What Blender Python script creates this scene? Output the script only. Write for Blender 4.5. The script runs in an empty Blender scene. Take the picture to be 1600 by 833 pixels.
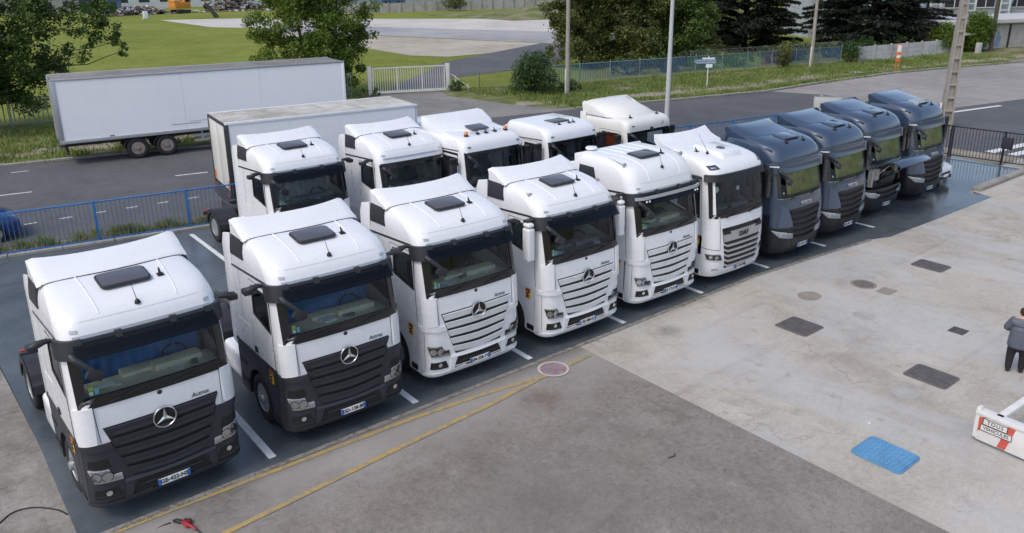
import bpy, bmesh, math, random
import numpy as np
from mathutils import Matrix, Vector
random.seed(7); RNG = np.random.default_rng(7)
PI = math.pi
scene = bpy.context.scene
COL = scene.collection

# ------------------------------------------------------------------ camera
def setup_camera():
    pitch, roll, yaw = 0.306365, -0.008086, 0.67143
    f_px, cy_px = 1243.28, 351.18
    fw = Vector((math.sin(yaw)*math.cos(pitch), math.cos(yaw)*math.cos(pitch), -math.sin(pitch)))
    r = Vector((math.cos(yaw), -math.sin(yaw), 0)); u = r.cross(fw)
    r2 = r*math.cos(roll)+u*math.sin(roll); u2 = -r*math.sin(roll)+u*math.cos(roll)
    m = Matrix((r2, u2, -fw)).transposed().to_4x4()
    m.translation = Vector((-4.43977, -12.76053, 8.52078))
    cd = bpy.data.cameras.new('camera'); co = bpy.data.objects.new('camera', cd); COL.objects.link(co)
    co.matrix_world = m
    cd.sensor_fit = 'HORIZONTAL'; cd.sensor_width = 36.0
    cd.lens = f_px/1600*36.0
    cd.shift_y = (cy_px-416.5)/1600
    cd.clip_start = 0.1; cd.clip_end = 4000
    scene.camera = co
setup_camera()

# ------------------------------------------------------------------ sky, sun, exposure
SUN_EL, SUN_AZ = math.radians(54), math.radians(190)   # azimuth measured from +X towards +Y
w = bpy.data.worlds.new('World'); scene.world = w; w.use_nodes = True
wn = w.node_tree; wn.nodes.clear()
sky = wn.nodes.new('ShaderNodeTexSky'); sky.sky_type = 'NISHITA'; sky.sun_disc = False
sky.sun_elevation = SUN_EL; sky.sun_rotation = PI/2-SUN_AZ; sky.air_density = 1.0; sky.dust_density = 3.0; sky.ozone_density = 1.0; sky.altitude = 50
# overcast: pull the blue sky most of the way to an even cloud grey
hsv = wn.nodes.new('ShaderNodeHueSaturation'); hsv.inputs['Saturation'].default_value = 0.95; hsv.inputs['Value'].default_value = 1.0
bg = wn.nodes.new('ShaderNodeBackground'); bg.inputs['Strength'].default_value = 0.15
wo = wn.nodes.new('ShaderNodeOutputWorld')
wn.links.new(sky.outputs[0], hsv.inputs['Color']); wn.links.new(hsv.outputs[0], bg.inputs[0]); wn.links.new(bg.outputs[0], wo.inputs[0])
sl = bpy.data.lights.new('sun', 'SUN'); sl.energy = 0.75; sl.angle = math.radians(18); sl.color = (1.0, 0.965, 0.92)
so = bpy.data.objects.new('sun', sl); COL.objects.link(so)
sd = Vector((math.cos(SUN_EL)*math.cos(SUN_AZ), math.cos(SUN_EL)*math.sin(SUN_AZ), math.sin(SUN_EL)))
so.rotation_euler = sd.to_track_quat('Z', 'Y').to_euler(); so.location = (0, 20, 60)
vs = scene.view_settings; vs.view_transform = 'Standard'; vs.look = 'None'; vs.exposure = 0.42; vs.gamma = 1.0; vs.use_curve_mapping = False

# ------------------------------------------------------------------ materials
MATS = {}
def nodes_of(name):
    m = bpy.data.materials.new(name); m.use_nodes = True
    nt = m.node_tree; nt.nodes.clear()
    out = nt.nodes.new('ShaderNodeOutputMaterial')
    return m, nt, out
def nd(nt, t, **kw):
    n = nt.nodes.new(t)
    for k, v in kw.items():
        if k in n.inputs: n.inputs[k].default_value = v
        else: setattr(n, k, v)
    return n
def ramp(nt, fac, stops):
    r = nt.nodes.new('ShaderNodeValToRGB'); e = r.color_ramp.elements
    while len(e) < len(stops): e.new(0.5)
    for i, (p, c) in enumerate(stops):
        e[i].position = p; e[i].color = c if len(c) == 4 else (*c, 1)
    nt.links.new(fac, r.inputs[0]); return r.outputs[0]
def mixc(nt, fac, a, b, mode='MIX'):
    n = nt.nodes.new('ShaderNodeMix'); n.data_type = 'RGBA'; n.blend_type = mode
    for s, v in ((0, fac), (6, a), (7, b)):
        if hasattr(v, 'is_output'): nt.links.new(v, n.inputs[s])
        else: n.inputs[s].default_value = v if s == 0 else ((*v, 1) if len(v) == 3 else v)
    return n.outputs[2]
def coord(nt, kind='Object', scale=(1, 1, 1), rot=0.0):
    if kind == 'World':
        s = nt.nodes.new('ShaderNodeNewGeometry').outputs['Position']
    else:
        s = nt.nodes.new('ShaderNodeTexCoord').outputs[kind]
    mp = nt.nodes.new('ShaderNodeMapping'); mp.inputs['Scale'].default_value = scale; mp.inputs['Rotation'].default_value = (0, 0, rot)
    nt.links.new(s, mp.inputs[0]); return mp.outputs[0]
def noise(nt, vec, scale, detail=4, rough=0.55, dist=0.0):
    n = nd(nt, 'ShaderNodeTexNoise', Scale=scale, Detail=detail, Roughness=rough, Distortion=dist)
    nt.links.new(vec, n.inputs['Vector']); return n.outputs[0]
def sc(c, k): return tuple(min(1, x*k) for x in c)
def mat(name, col=(0.5,)*3, rough=0.5, metal=0.0, var=0.12, scale=6.0, bump=0.0, bscale=40.0, coat=0.0, spec=0.5, alpha=None, kind='Object', rvar=0.1):
    if name in MATS: return MATS[name]
    m, nt, out = nodes_of(name)
    b = nt.nodes.new('ShaderNodeBsdfPrincipled')
    v = coord(nt, kind)
    n1 = noise(nt, v, scale, 5)
    c = ramp(nt, n1, [(0.3, sc(col, 1-var)), (0.55, col), (0.75, sc(col, 1+var*0.6))])
    nt.links.new(c, b.inputs['Base Color'])
    mr = nd(nt, 'ShaderNodeMapRange'); mr.inputs['To Min'].default_value = max(0.02, rough-rvar); mr.inputs['To Max'].default_value = min(1, rough+rvar)
    nt.links.new(noise(nt, v, scale*2.3, 3), mr.inputs[0]); nt.links.new(mr.outputs[0], b.inputs['Roughness'])
    b.inputs['Metallic'].default_value = metal; b.inputs['Specular IOR Level'].default_value = spec
    b.inputs['Coat Weight'].default_value = coat; b.inputs['Coat Roughness'].default_value = 0.08
    if bump:
        bp = nd(nt, 'ShaderNodeBump', Strength=bump, Distance=0.02)
        nt.links.new(noise(nt, v, bscale, 4), bp.inputs['Height']); nt.links.new(bp.outputs[0], b.inputs['Normal'])
    nt.links.new(b.outputs[0], out.inputs[0])
    MATS[name] = m; return m
def glass_mat(name, tint=(0.62, 0.74, 0.72), rough=0.02):
    m, nt, out = nodes_of(name)
    tr = nd(nt, 'ShaderNodeBsdfTransparent', Color=(*tint, 1)); gl = nd(nt, 'ShaderNodeBsdfGlossy', Roughness=rough)
    gl.inputs['Color'].default_value = (0.9, 0.95, 1, 1)
    fr = nd(nt, 'ShaderNodeFresnel', IOR=1.42); mx = nt.nodes.new('ShaderNodeMixShader')
    nt.links.new(fr.outputs[0], mx.inputs[0]); nt.links.new(tr.outputs[0], mx.inputs[1]); nt.links.new(gl.outputs[0], mx.inputs[2])
    nt.links.new(mx.outputs[0], out.inputs[0]); MATS[name] = m; return m
def leaf_mat(name, c1, c2, c3, scale=0.5, trans=0.25):
    m, nt, out = nodes_of(name)
    v = coord(nt, 'World')
    n = mixc(nt, 0.5, noise(nt, v, scale, 4), noise(nt, v, scale*9, 2))
    c = ramp(nt, n, [(0.35, c1), (0.5, c2), (0.66, c3)])
    b = nt.nodes.new('ShaderNodeBsdfPrincipled'); b.inputs['Roughness'].default_value = 0.5; b.inputs['Specular IOR Level'].default_value = 0.35
    nt.links.new(c, b.inputs['Base Color'])
    t = nt.nodes.new('ShaderNodeBsdfTranslucent'); nt.links.new(mixc(nt, 1.0, c, (1.0, 1.0, 0.45), 'MULTIPLY'), t.inputs[0])
    mx = nt.nodes.new('ShaderNodeMixShader'); mx.inputs[0].default_value = trans
    nt.links.new(b.outputs[0], mx.inputs[1]); nt.links.new(t.outputs[0], mx.inputs[2]); nt.links.new(mx.outputs[0], out.inputs[0])
    MATS[name] = m; return m
def ground_mat(name, base, dark, light, big=0.25, mid=1.6, fine=60, rough=0.85, rvar=0.1, bump=0.25, streak=None, spots=None, grain=0.12, extra=None, spec=0.4, crack=None, wet=None):
    """base colour broken by broad patches, mid-scale stains, streaks and fine aggregate"""
    m, nt, out = nodes_of(name)
    v = coord(nt, 'World')
    c = ramp(nt, noise(nt, v, big, 5, 0.6, 0.4), [(0.32, dark), (0.5, base), (0.68, light)])
    md = noise(nt, v, mid, 6, 0.65, 0.6)
    c = mixc(nt, ramp(nt, md, [(0.42, (0, 0, 0)), (0.72, (0.75,)*3)]), c, light)
    c = mixc(nt, ramp(nt, noise(nt, coord(nt, 'World', (1.3, 0.9, 1), 0.7), mid*0.6, 6, 0.7, 1.0), [(0.50, (0, 0, 0)), (0.75, (0.8,)*3)]), c, dark)
    if streak:
        vs_ = coord(nt, 'World', (0.12, 2.2, 1), streak[1])
        c = mixc(nt, ramp(nt, noise(nt, vs_, 1.0, 6, 0.7, 0.5), [(0.55, (0, 0, 0)), (0.78, (streak[2],)*3)]), c, streak[0])
    if spots:
        vo = nd(nt, 'ShaderNodeTexVoronoi', Scale=spots[1]); nt.links.new(v, vo.inputs['Vector'])
        c = mixc(nt, ramp(nt, vo.outputs[0], [(0.0, (spots[2],)*3), (0.055, (spots[2]*0.8,)*3), (0.09, (0, 0, 0))]), c, spots[0])
    g = ramp(nt, noise(nt, v, fine, 2, 0.7), [(0.3, (1-grain*1.6,)*3), (0.7, (1+grain,)*3)])
    c = mixc(nt, 1.0, c, g, 'MULTIPLY')
    c = mixc(nt, 1.0, c, ramp(nt, noise(nt, v, mid*6.5, 5, 0.75, 0.8), [(0.30, (1-grain*1.3,)*3), (0.5, (1, 1, 1)), (0.72, (1+grain*.9,)*3)]), 'MULTIPLY')
    if crack:
        vo = nd(nt, 'ShaderNodeTexVoronoi', Scale=crack[0]); vo.feature = 'DISTANCE_TO_EDGE'
        wv = nd(nt, 'ShaderNodeTexNoise', Scale=1.4, Detail=6.0); nt.links.new(v, wv.inputs['Vector'])
        ad = nd(nt, 'ShaderNodeVectorMath', operation='MULTIPLY_ADD'); ad.inputs[1].default_value = (1.1,)*3; nt.links.new(wv.outputs['Color'], ad.inputs[0]); nt.links.new(v, ad.inputs[2])
        nt.links.new(ad.outputs[0], vo.inputs['Vector'])
        lines = ramp(nt, vo.outputs[0], [(0.0, (1, 1, 1)), (0.006, (0, 0, 0))]); mask = ramp(nt, noise(nt, v, 0.35, 3), [(0.50, (0, 0, 0)), (0.60, (crack[1],)*3)])
        c = mixc(nt, mixc(nt, 1.0, lines, mask, 'MULTIPLY'), c, sc(dark, .55))
    if extra: c = extra(nt, v, c)
    b = nt.nodes.new('ShaderNodeBsdfPrincipled'); nt.links.new(c, b.inputs['Base Color']); b.inputs['Specular IOR Level'].default_value = spec
    mr = nd(nt, 'ShaderNodeMapRange'); mr.inputs['From Min'].default_value = 0.3; mr.inputs['From Max'].default_value = 0.7
    mr.inputs['To Min'].default_value = rough-rvar; mr.inputs['To Max'].default_value = min(1, rough+rvar)
    nt.links.new(noise(nt, v, mid*0.5, 4), mr.inputs[0])
    rsock = mr.outputs[0]
    if wet:
        sx = nd(nt, 'ShaderNodeSeparateXYZ'); nt.links.new(v, sx.inputs[0])
        ad = nd(nt, 'ShaderNodeMath', operation='MULTIPLY_ADD'); ad.inputs[1].default_value = 7.0; nt.links.new(noise(nt, v, .6, 5, .65, .6), ad.inputs[0]); nt.links.new(sx.outputs[0], ad.inputs[2])
        wr = nd(nt, 'ShaderNodeMapRange'); wr.inputs['From Min'].default_value = wet[0]+3.5; wr.inputs['From Max'].default_value = wet[1]+3.5; nt.links.new(ad.outputs[0], wr.inputs[0])
        mm = nd(nt, 'ShaderNodeMix'); mm.data_type = 'FLOAT'; nt.links.new(wr.outputs[0], mm.inputs[0]); nt.links.new(rsock, mm.inputs[2]); mm.inputs[3].default_value = wet[2]; rsock = mm.outputs[0]
    nt.links.new(rsock, b.inputs['Roughness'])
    bp = nd(nt, 'ShaderNodeBump', Strength=bump, Distance=0.01)
    nt.links.new(noise(nt, v, fine*0.7, 5, 0.7), bp.inputs['Height']); nt.links.new(bp.outputs[0], b.inputs['Normal'])
    nt.links.new(b.outputs[0], out.inputs[0]); MATS[name] = m; return m

def paint(name, col, grime, rough, amt, coat=0.4):
    m, nt, out = nodes_of(name); v = coord(nt, 'Object')
    c = ramp(nt, noise(nt, v, 1.3, 5), [(0.3, sc(col, .96)), (0.6, col)])
    st = ramp(nt, noise(nt, coord(nt, 'Object', (9, 9, .7)), 1.0, 5, .65, .3), [(0.52, (0, 0, 0)), (0.80, (amt,)*3)])
    c = mixc(nt, st, c, grime)
    sp = ramp(nt, noise(nt, v, 11, 6, .8), [(0.62, (0, 0, 0)), (0.74, (amt*.35,)*3)])
    c = mixc(nt, sp, c, grime)
    b = nt.nodes.new('ShaderNodeBsdfPrincipled'); nt.links.new(c, b.inputs['Base Color'])
    mr = nd(nt, 'ShaderNodeMapRange'); mr.inputs['To Min'].default_value = rough-.08; mr.inputs['To Max'].default_value = rough+.12
    nt.links.new(noise(nt, v, 3, 5), mr.inputs[0]); nt.links.new(mr.outputs[0], b.inputs['Roughness'])
    b.inputs['Coat Weight'].default_value = coat; b.inputs['Coat Roughness'].default_value = .06
    nt.links.new(b.outputs[0], out.inputs[0]); MATS[name] = m
paint('white_paint', (0.80, 0.81, 0.82), (0.58, 0.57, 0.55), 0.26, .16)
paint('cream_paint', (0.76, 0.75, 0.70), (0.50, 0.47, 0.40), 0.34, .40, .25)
mat('dark_plastic', (0.028, 0.030, 0.036), 0.5, var=0.2, scale=5, bump=0.04)
mat('grey_bumper', (0.034, 0.037, 0.047), 0.45, var=0.15, scale=3, bump=0.03)
mat('black', (0.012, 0.012, 0.013), 0.55, var=0.2)
mat('gloss_black', (0.010, 0.010, 0.012), 0.16, var=0.1, coat=0.3)
mat('rubber', (0.020, 0.020, 0.021), 0.8, var=0.25, scale=9, bump=0.1)
mat('chrome', (0.78, 0.79, 0.80), 0.14, metal=1.0, var=0.03)
mat('silver', (0.52, 0.53, 0.54), 0.35, metal=0.6, var=0.08)
mat('rim_steel', (0.42, 0.43, 0.44), 0.42, metal=0.55, var=0.25, scale=8)
mat('rim_rust', (0.32, 0.27, 0.23), 0.6, metal=0.2, var=0.35, scale=9)
mat('chassis', (0.05, 0.05, 0.052), 0.6, var=0.3, scale=4)
mat('iveco_blue', (0.034, 0.056, 0.098), 0.22, var=0.04, scale=1.0, coat=1.0, rvar=.03)
mat('iveco_light', (0.050, 0.078, 0.126), 0.24, var=0.04, scale=1.0, coat=0.9, rvar=.03)
mat('iveco_bumper', (0.011, 0.013, 0.018), 0.38, var=0.15, scale=3)
mat('dash_beige', (0.66, 0.63, 0.46), 0.7, var=0.15)
mat('dash_grey', (0.17, 0.175, 0.18), 0.7, var=0.2)
mat('seat_dark', (0.060, 0.064, 0.075), 0.85, var=0.25)
mat('cab_liner', (0.38, 0.38, 0.36), 0.8, var=0.1)
mat('curtain_blue', (0.028, 0.135, 0.370), 0.8, var=0.25, scale=3)
mat('curtain_grey', (0.30, 0.31, 0.32), 0.8, var=0.2)
mat('shade_olive', (0.36, 0.33, 0.13), 0.8, var=0.35, scale=3.5)
mat('amber', (0.75, 0.22, 0.02), 0.25, var=0.1, coat=0.4)
mat('red_lens', (0.45, 0.02, 0.015), 0.25, var=0.1, coat=0.4)
mat('reflector_orange', (0.75, 0.20, 0.04), 0.4, var=0.15)
mat('sticker_yellow', (0.80, 0.48, 0.02), 0.5, var=0.08)
mat('sticker_red', (0.42, 0.03, 0.03), 0.5, var=0.08)
mat('plate_white', (0.80, 0.80, 0.78), 0.4, var=0.05)
mat('plate_blue', (0.02, 0.14, 0.52), 0.4, var=0.05)
mat('paper_white', (0.72, 0.76, 0.76), 0.7, var=0.08)
mat('paper_green', (0.45, 0.60, 0.12), 0.6, var=0.08)
mat('paper_cyan', (0.25, 0.55, 0.62), 0.6, var=0.08)
mat('lamp_silver', (0.70, 0.71, 0.72), 0.2, metal=0.25, var=0.10, scale=8, coat=.5)
mat('lamp_dark', (0.035, 0.037, 0.040), 0.12, var=0.2, coat=0.8)
mat('led_white', (0.75, 0.78, 0.82), 0.2, var=0.05, coat=0.5)
mat('hatch_dark', (0.085, 0.080, 0.092), 0.3, var=0.05, scale=1.0, coat=0.3, rvar=.02)
mat('orange_belt', (0.62, 0.10, 0.02), 0.7, var=0.15)
glass_mat('glass', (0.90, 0.97, 0.95))
glass_mat('glass_dark', (0.20, 0.24, 0.25))
glass_mat('glass_visor', (0.10, 0.10, 0.11), 0.08)
glass_mat('lens', (0.85, 0.87, 0.88))

# ------------------------------------------------------------------ mesh builder
def bil(c, u, v):
    return tuple((1-v)*((1-u)*a+u*b)+v*((1-u)*d+u*e) for a, b, e, d in zip(*c))
class MB:
    def __init__(s): s.v = []; s.f = []; s.m = []
    def add(s, vs, fs, mi=0):
        b = len(s.v); s.v += [tuple(p) for p in vs]; s.f += [tuple(b+i for i in f) for f in fs]; s.m += [mi]*len(fs)
    def panel(s, f, nu=1, nv=1, off=0.0, th=0.0, mi=0):
        vs = [f(i/nu, j/nv, off) for j in range(nv+1) for i in range(nu+1)]
        fs = [(j*(nu+1)+i, j*(nu+1)+i+1, (j+1)*(nu+1)+i+1, (j+1)*(nu+1)+i) for j in range(nv) for i in range(nu)]
        if th:
            loop = [(i, 0) for i in range(nu)]+[(nu, j) for j in range(nv)]+[(i, nv) for i in range(nu, 0, -1)]+[(0, j) for j in range(nv, 0, -1)]
            b = len(vs); n = len(loop)
            vs += [f(i/nu, j/nv, off-th) for i, j in loop]
            for k in range(n):
                k2 = (k+1) % n; i, j = loop[k]; i2, j2 = loop[k2]
                fs.append((j*(nu+1)+i, b+k, b+k2, j2*(nu+1)+i2))
        s.add(vs, fs, mi)
    def box(s, c, d, mi=0, rot=None, taper=None):
        x, y, z = (q/2 for q in d); vs = []
        for sz in (-1, 1):
            t = taper if (taper and sz > 0) else 1
            for sx, sy in ((-1, -1), (1, -1), (1, 1), (-1, 1)):
                p = Vector((sx*x*t, sy*y*t, sz*z))
                if rot is not None: p = rot @ p
                vs.append((p.x+c[0], p.y+c[1], p.z+c[2]))
        s.add(vs, [(3, 2, 1, 0), (4, 5, 6, 7), (0, 1, 5, 4), (1, 2, 6, 5), (2, 3, 7, 6), (3, 0, 4, 7)], mi)
    def prism(s, poly, pl, d0, d1, mi=0):
        n = len(poly)
        vs = [pl(a, b, d0) for a, b in poly]+[pl(a, b, d1) for a, b in poly]
        s.add(vs, [tuple(range(n))[::-1], tuple(range(n, 2*n))]+[(i, (i+1) % n, n+(i+1) % n, n+i) for i in range(n)], mi)
    def tube(s, pts, r, n=8, mi=0, cap=True):
        P = [Vector(p) for p in pts]; k = len(P); rs = r if isinstance(r, (list, tuple)) else [r]*k
        vs = []; up = None
        for i in range(k):
            t = (P[min(i+1, k-1)]-P[max(i-1, 0)]).normalized()
            if up is None: up = t.orthogonal().normalized()
            else: up = (up-t*up.dot(t)); up = up.normalized() if up.length > 1e-6 else t.orthogonal().normalized()
            b = t.cross(up)
            for j in range(n):
                a = 2*PI*j/n; vs.append(tuple(P[i]+(up*math.cos(a)+b*math.sin(a))*rs[i]))
        fs = [(i*n+j, i*n+(j+1) % n, (i+1)*n+(j+1) % n, (i+1)*n+j) for i in range(k-1) for j in range(n)]
        if cap: fs += [tuple(range(n))[::-1], tuple(range((k-1)*n, k*n))]
        s.add(vs, fs, mi)
    def lathe(s, prof, pl, n=24, mi=0, closed=False):
        """prof: (radius, height); pl(x, y, h) -> point"""
        k = len(prof)
        vs = [pl(r*math.cos(2*PI*j/n), r*math.sin(2*PI*j/n), h) for r, h in prof for j in range(n)]
        fs = [(i*n+j, i*n+(j+1) % n, (i+1)*n+(j+1) % n, (i+1)*n+j) for i in range(k-1) for j in range(n)]
        if not closed:
            if prof[0][0] > 1e-4: fs.append(tuple(range(n))[::-1])
            if prof[-1][0] > 1e-4: fs.append(tuple(range((k-1)*n, k*n)))
        s.add(vs, fs, mi)
    def mesh(s, name, mats, smooth=38, bevel=0.0, seg=2, fix=True):
        me = bpy.data.meshes.new(name); me.from_pydata(s.v, [], s.f)
        for m in mats: me.materials.append(MATS[m] if isinstance(m, str) else m)
        if len(mats) > 1: me.polygons.foreach_set('material_index', s.m)
        if fix or bevel:
            bm = bmesh.new(); bm.from_mesh(me)
            bmesh.ops.remove_doubles(bm, verts=bm.verts, dist=1e-5)
            bmesh.ops.recalc_face_normals(bm, faces=bm.faces)
            if bevel:
                ed = [e for e in bm.edges if len(e.link_faces) == 2 and e.calc_face_angle(0) > 0.6]
                bmesh.ops.bevel(bm, geom=ed, offset=bevel, segments=seg, affect='EDGES', profile=0.6, clamp_overlap=True)
            bm.to_mesh(me); bm.free()
        if smooth:
            me.polygons.foreach_set('use_smooth', [True]*len(me.polygons)); me.set_sharp_from_angle(angle=math.radians(smooth))
        me.update(); return me
CACHE = {}
def obj(name, me, parent=None, loc=(0, 0, 0), rot=(0, 0, 0), scale=None):
    o = bpy.data.objects.new(name, me); COL.objects.link(o); o.parent = parent; o.location = loc; o.rotation_euler = rot
    if scale: o.scale = scale
    return o
def part(name, parent, mats, fn, key=None, loc=(0, 0, 0), rot=(0, 0, 0), label=None, **kw):
    mats = [mats] if isinstance(mats, str) else list(mats)
    k = (key, tuple(mats)) if key else None
    if k and k in CACHE: me = CACHE[k]
    else:
        b = MB(); fn(b); me = b.mesh(name, mats, **kw)
        if k: CACHE[k] = me
    o = obj(name, me, parent, loc, rot)
    if label: o['label'] = label
    return o
def tag(o, label, cat=None, group=None, kind=None):
    if label: o['label'] = label
    if cat: o['category'] = cat
    if group: o['group'] = group
    if kind: o['kind'] = kind
    return o
def thing(name, label, cat, loc=(0, 0, 0), rz=0.0, group=None):
    o = bpy.data.objects.new(name, None); COL.objects.link(o); o.location = loc; o.rotation_euler = (0, 0, rz); o.empty_display_size = 0.2
    return tag(o, label, cat, group)
TXT = {}
def text_mesh(s, size, ext=0.004, m='black', align='CENTER', bold=0.0, spacing=1.0, shear=0.0):
    k = (s, size, ext, m, align, bold, spacing, shear)
    if k in TXT: return TXT[k]
    c = bpy.data.curves.new('lettering', 'FONT'); c.body = s; c.size = size; c.extrude = ext; c.align_x = align; c.align_y = 'CENTER'
    c.offset = bold; c.space_character = spacing; c.shear = shear; c.resolution_u = 3
    o = bpy.data.objects.new('lettering', c); COL.objects.link(o)
    bpy.context.view_layer.update()
    me = bpy.data.meshes.new_from_object(o.evaluated_get(bpy.context.evaluated_depsgraph_get()))
    bpy.data.objects.remove(o); bpy.data.curves.remove(c)
    me.materials.clear(); me.materials.append(MATS[m]); TXT[k] = me; return me
def sheet(name, pts, z, m, kind='structure', label=None, parent=None, sub=0):
    b = MB(); b.add([(x, y, z) for x, y in pts], [tuple(range(len(pts)))])
    o = obj(name, b.mesh(name, [m], smooth=0), parent)
    if kind and parent is None: o['kind'] = kind
    if label: o['label'] = label
    return o
# ------------------------------------------------------------------ ground materials
def field_extra(nt, v, c):
    d = ramp(nt, noise(nt, coord(nt, 'World', (1, 0.35, 1), 0.3), 0.16, 6, 0.7, 0.8), [(0.45, (0, 0, 0)), (0.75, (0.7,)*3)])
    return mixc(nt, d, c, (0.135, 0.175, 0.032))
ground_mat('field_grass', (0.190, 0.222, 0.038), (0.140, 0.175, 0.028), (0.262, 0.268, 0.066), big=0.06, mid=0.35, fine=9, rough=0.95, rvar=0.04, bump=0.6, grain=0.22, extra=field_extra, spec=0.1)
def verge_extra(nt, v, c):
    d = ramp(nt, noise(nt, coord(nt, 'World', (0.5, 1.4, 1), 0.13), 0.33, 6, 0.7, 0.5), [(0.47, (0, 0, 0)), (0.62, (0.95,)*3)])
    return mixc(nt, d, c, (0.27, 0.235, 0.175))
ground_mat('verge', (0.121, 0.158, 0.040), (0.074, 0.105, 0.025), (0.210, 0.210, 0.084), big=0.22, mid=0.9, fine=16, rough=0.95, rvar=0.04, bump=0.6, grain=0.28, extra=verge_extra, spec=0.1)
ground_mat('dirt_path', (0.30, 0.265, 0.205), (0.21, 0.18, 0.13), (0.38, 0.345, 0.285), big=0.4, mid=1.4, fine=30, rough=0.95, rvar=0.04, bump=0.4, grain=0.2, spec=0.1)
ground_mat('lot_concrete', (0.515, 0.482, 0.431), (0.414, 0.386, 0.347), (0.605, 0.571, 0.526), big=0.05, mid=0.3, fine=6, streak=((0.25, 0.24, 0.23), -0.4, 0.5), rough=0.9)
ground_mat('lot_asphalt', (0.304, 0.304, 0.317), (0.230, 0.230, 0.243), (0.392, 0.385, 0.378), big=0.05, mid=0.3, fine=6, streak=((0.33, 0.31, 0.28), -0.4, 0.4), rough=0.9)
ground_mat('lot_dirt', (0.407, 0.358, 0.292), (0.297, 0.264, 0.187), (0.484, 0.435, 0.369), big=0.08, mid=0.4, fine=8, streak=((0.20, 0.21, 0.09), -0.5, 0.8), rough=0.95)
ground_mat('road_asphalt', (0.100, 0.102, 0.106), (0.078, 0.080, 0.085), (0.126, 0.126, 0.128), big=0.12, mid=0.8, fine=70, streak=((0.085, 0.085, 0.09), -0.15, 0.5), rough=0.82, grain=0.16)
ground_mat('road_old', (0.286, 0.263, 0.249), (0.230, 0.213, 0.202), (0.347, 0.325, 0.308), big=0.1, mid=0.6, fine=40, streak=((0.13, 0.125, 0.12), -0.15, 0.5), rough=0.88, grain=0.14)
ground_mat('apron_asphalt', (0.205, 0.195, 0.180), (0.15, 0.143, 0.132), (0.27, 0.255, 0.235), big=0.2, mid=0.8, fine=40, streak=((0.12, 0.11, 0.10), 0.5, 0.5), rough=0.9)
def slab_extra(nt, v, c):
    d = ramp(nt, noise(nt, coord(nt, 'World', (1, 1, 1), 0.2), 0.5, 7, 0.72, 0.6), [(0.52, (0, 0, 0)), (0.72, (0.55,)*3)])
    c = mixc(nt, d, c, (0.125, 0.148, 0.165))
    d2 = ramp(nt, noise(nt, v, 2.6, 7, 0.75, 1.2), [(0.60, (0, 0, 0)), (0.74, (0.5,)*3)])
    return mixc(nt, d2, c, (0.19, 0.21, 0.225))
ground_mat('slab_paint', (0.076, 0.091, 0.101), (0.058, 0.070, 0.079), (0.108, 0.124, 0.135), big=0.35, mid=1.2, fine=50, rough=0.34, rvar=0.16, bump=0.10, grain=0.11, extra=slab_extra, spec=0.6, wet=(24, 29, .10), streak=((0.040, 0.052, 0.064), PI/2, .6))
def ymask(nt, v, y0, y1, amp, sc_=1.2):
    sx = nd(nt, 'ShaderNodeSeparateXYZ'); nt.links.new(v, sx.inputs[0])
    ad = nd(nt, 'ShaderNodeMath', operation='MULTIPLY_ADD'); ad.inputs[1].default_value = amp; nt.links.new(noise(nt, v, sc_, 7, .72, .8), ad.inputs[0]); nt.links.new(sx.outputs[1], ad.inputs[2])
    wr = nd(nt, 'ShaderNodeMapRange'); wr.inputs['From Min'].default_value = y0+amp/2; wr.inputs['From Max'].default_value = y1+amp/2; nt.links.new(ad.outputs[0], wr.inputs[0]); return wr.outputs[0]
def spot(nt, v, x, y, r, amp=.5):
    d = nd(nt, 'ShaderNodeVectorMath', operation='DISTANCE'); nt.links.new(v, d.inputs[0]); d.inputs[1].default_value = (x, y, -.012)
    ad = nd(nt, 'ShaderNodeMath', operation='MULTIPLY_ADD'); ad.inputs[1].default_value = amp; nt.links.new(noise(nt, v, 2.6, 6, .75, .6), ad.inputs[0]); nt.links.new(d.outputs['Value'], ad.inputs[2])
    wr = nd(nt, 'ShaderNodeMapRange'); wr.inputs['From Min'].default_value = r+amp/2; wr.inputs['From Max'].default_value = r*.25+amp/2; nt.links.new(ad.outputs[0], wr.inputs[0])
    mk = nd(nt, 'ShaderNodeMath', operation='MULTIPLY'); nt.links.new(wr.outputs[0], mk.inputs[0]); nt.links.new(ramp(nt, noise(nt, v, 4.5, 7, .8, 1.0), [(0.34, (.15,)*3), (0.62, (1, 1, 1))]), mk.inputs[1]); return mk.outputs[0]
def fac(nt, sock, k):
    m_ = nd(nt, 'ShaderNodeMath', operation='MULTIPLY'); nt.links.new(sock, m_.inputs[0]); m_.inputs[1].default_value = k; return m_.outputs[0]
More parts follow.
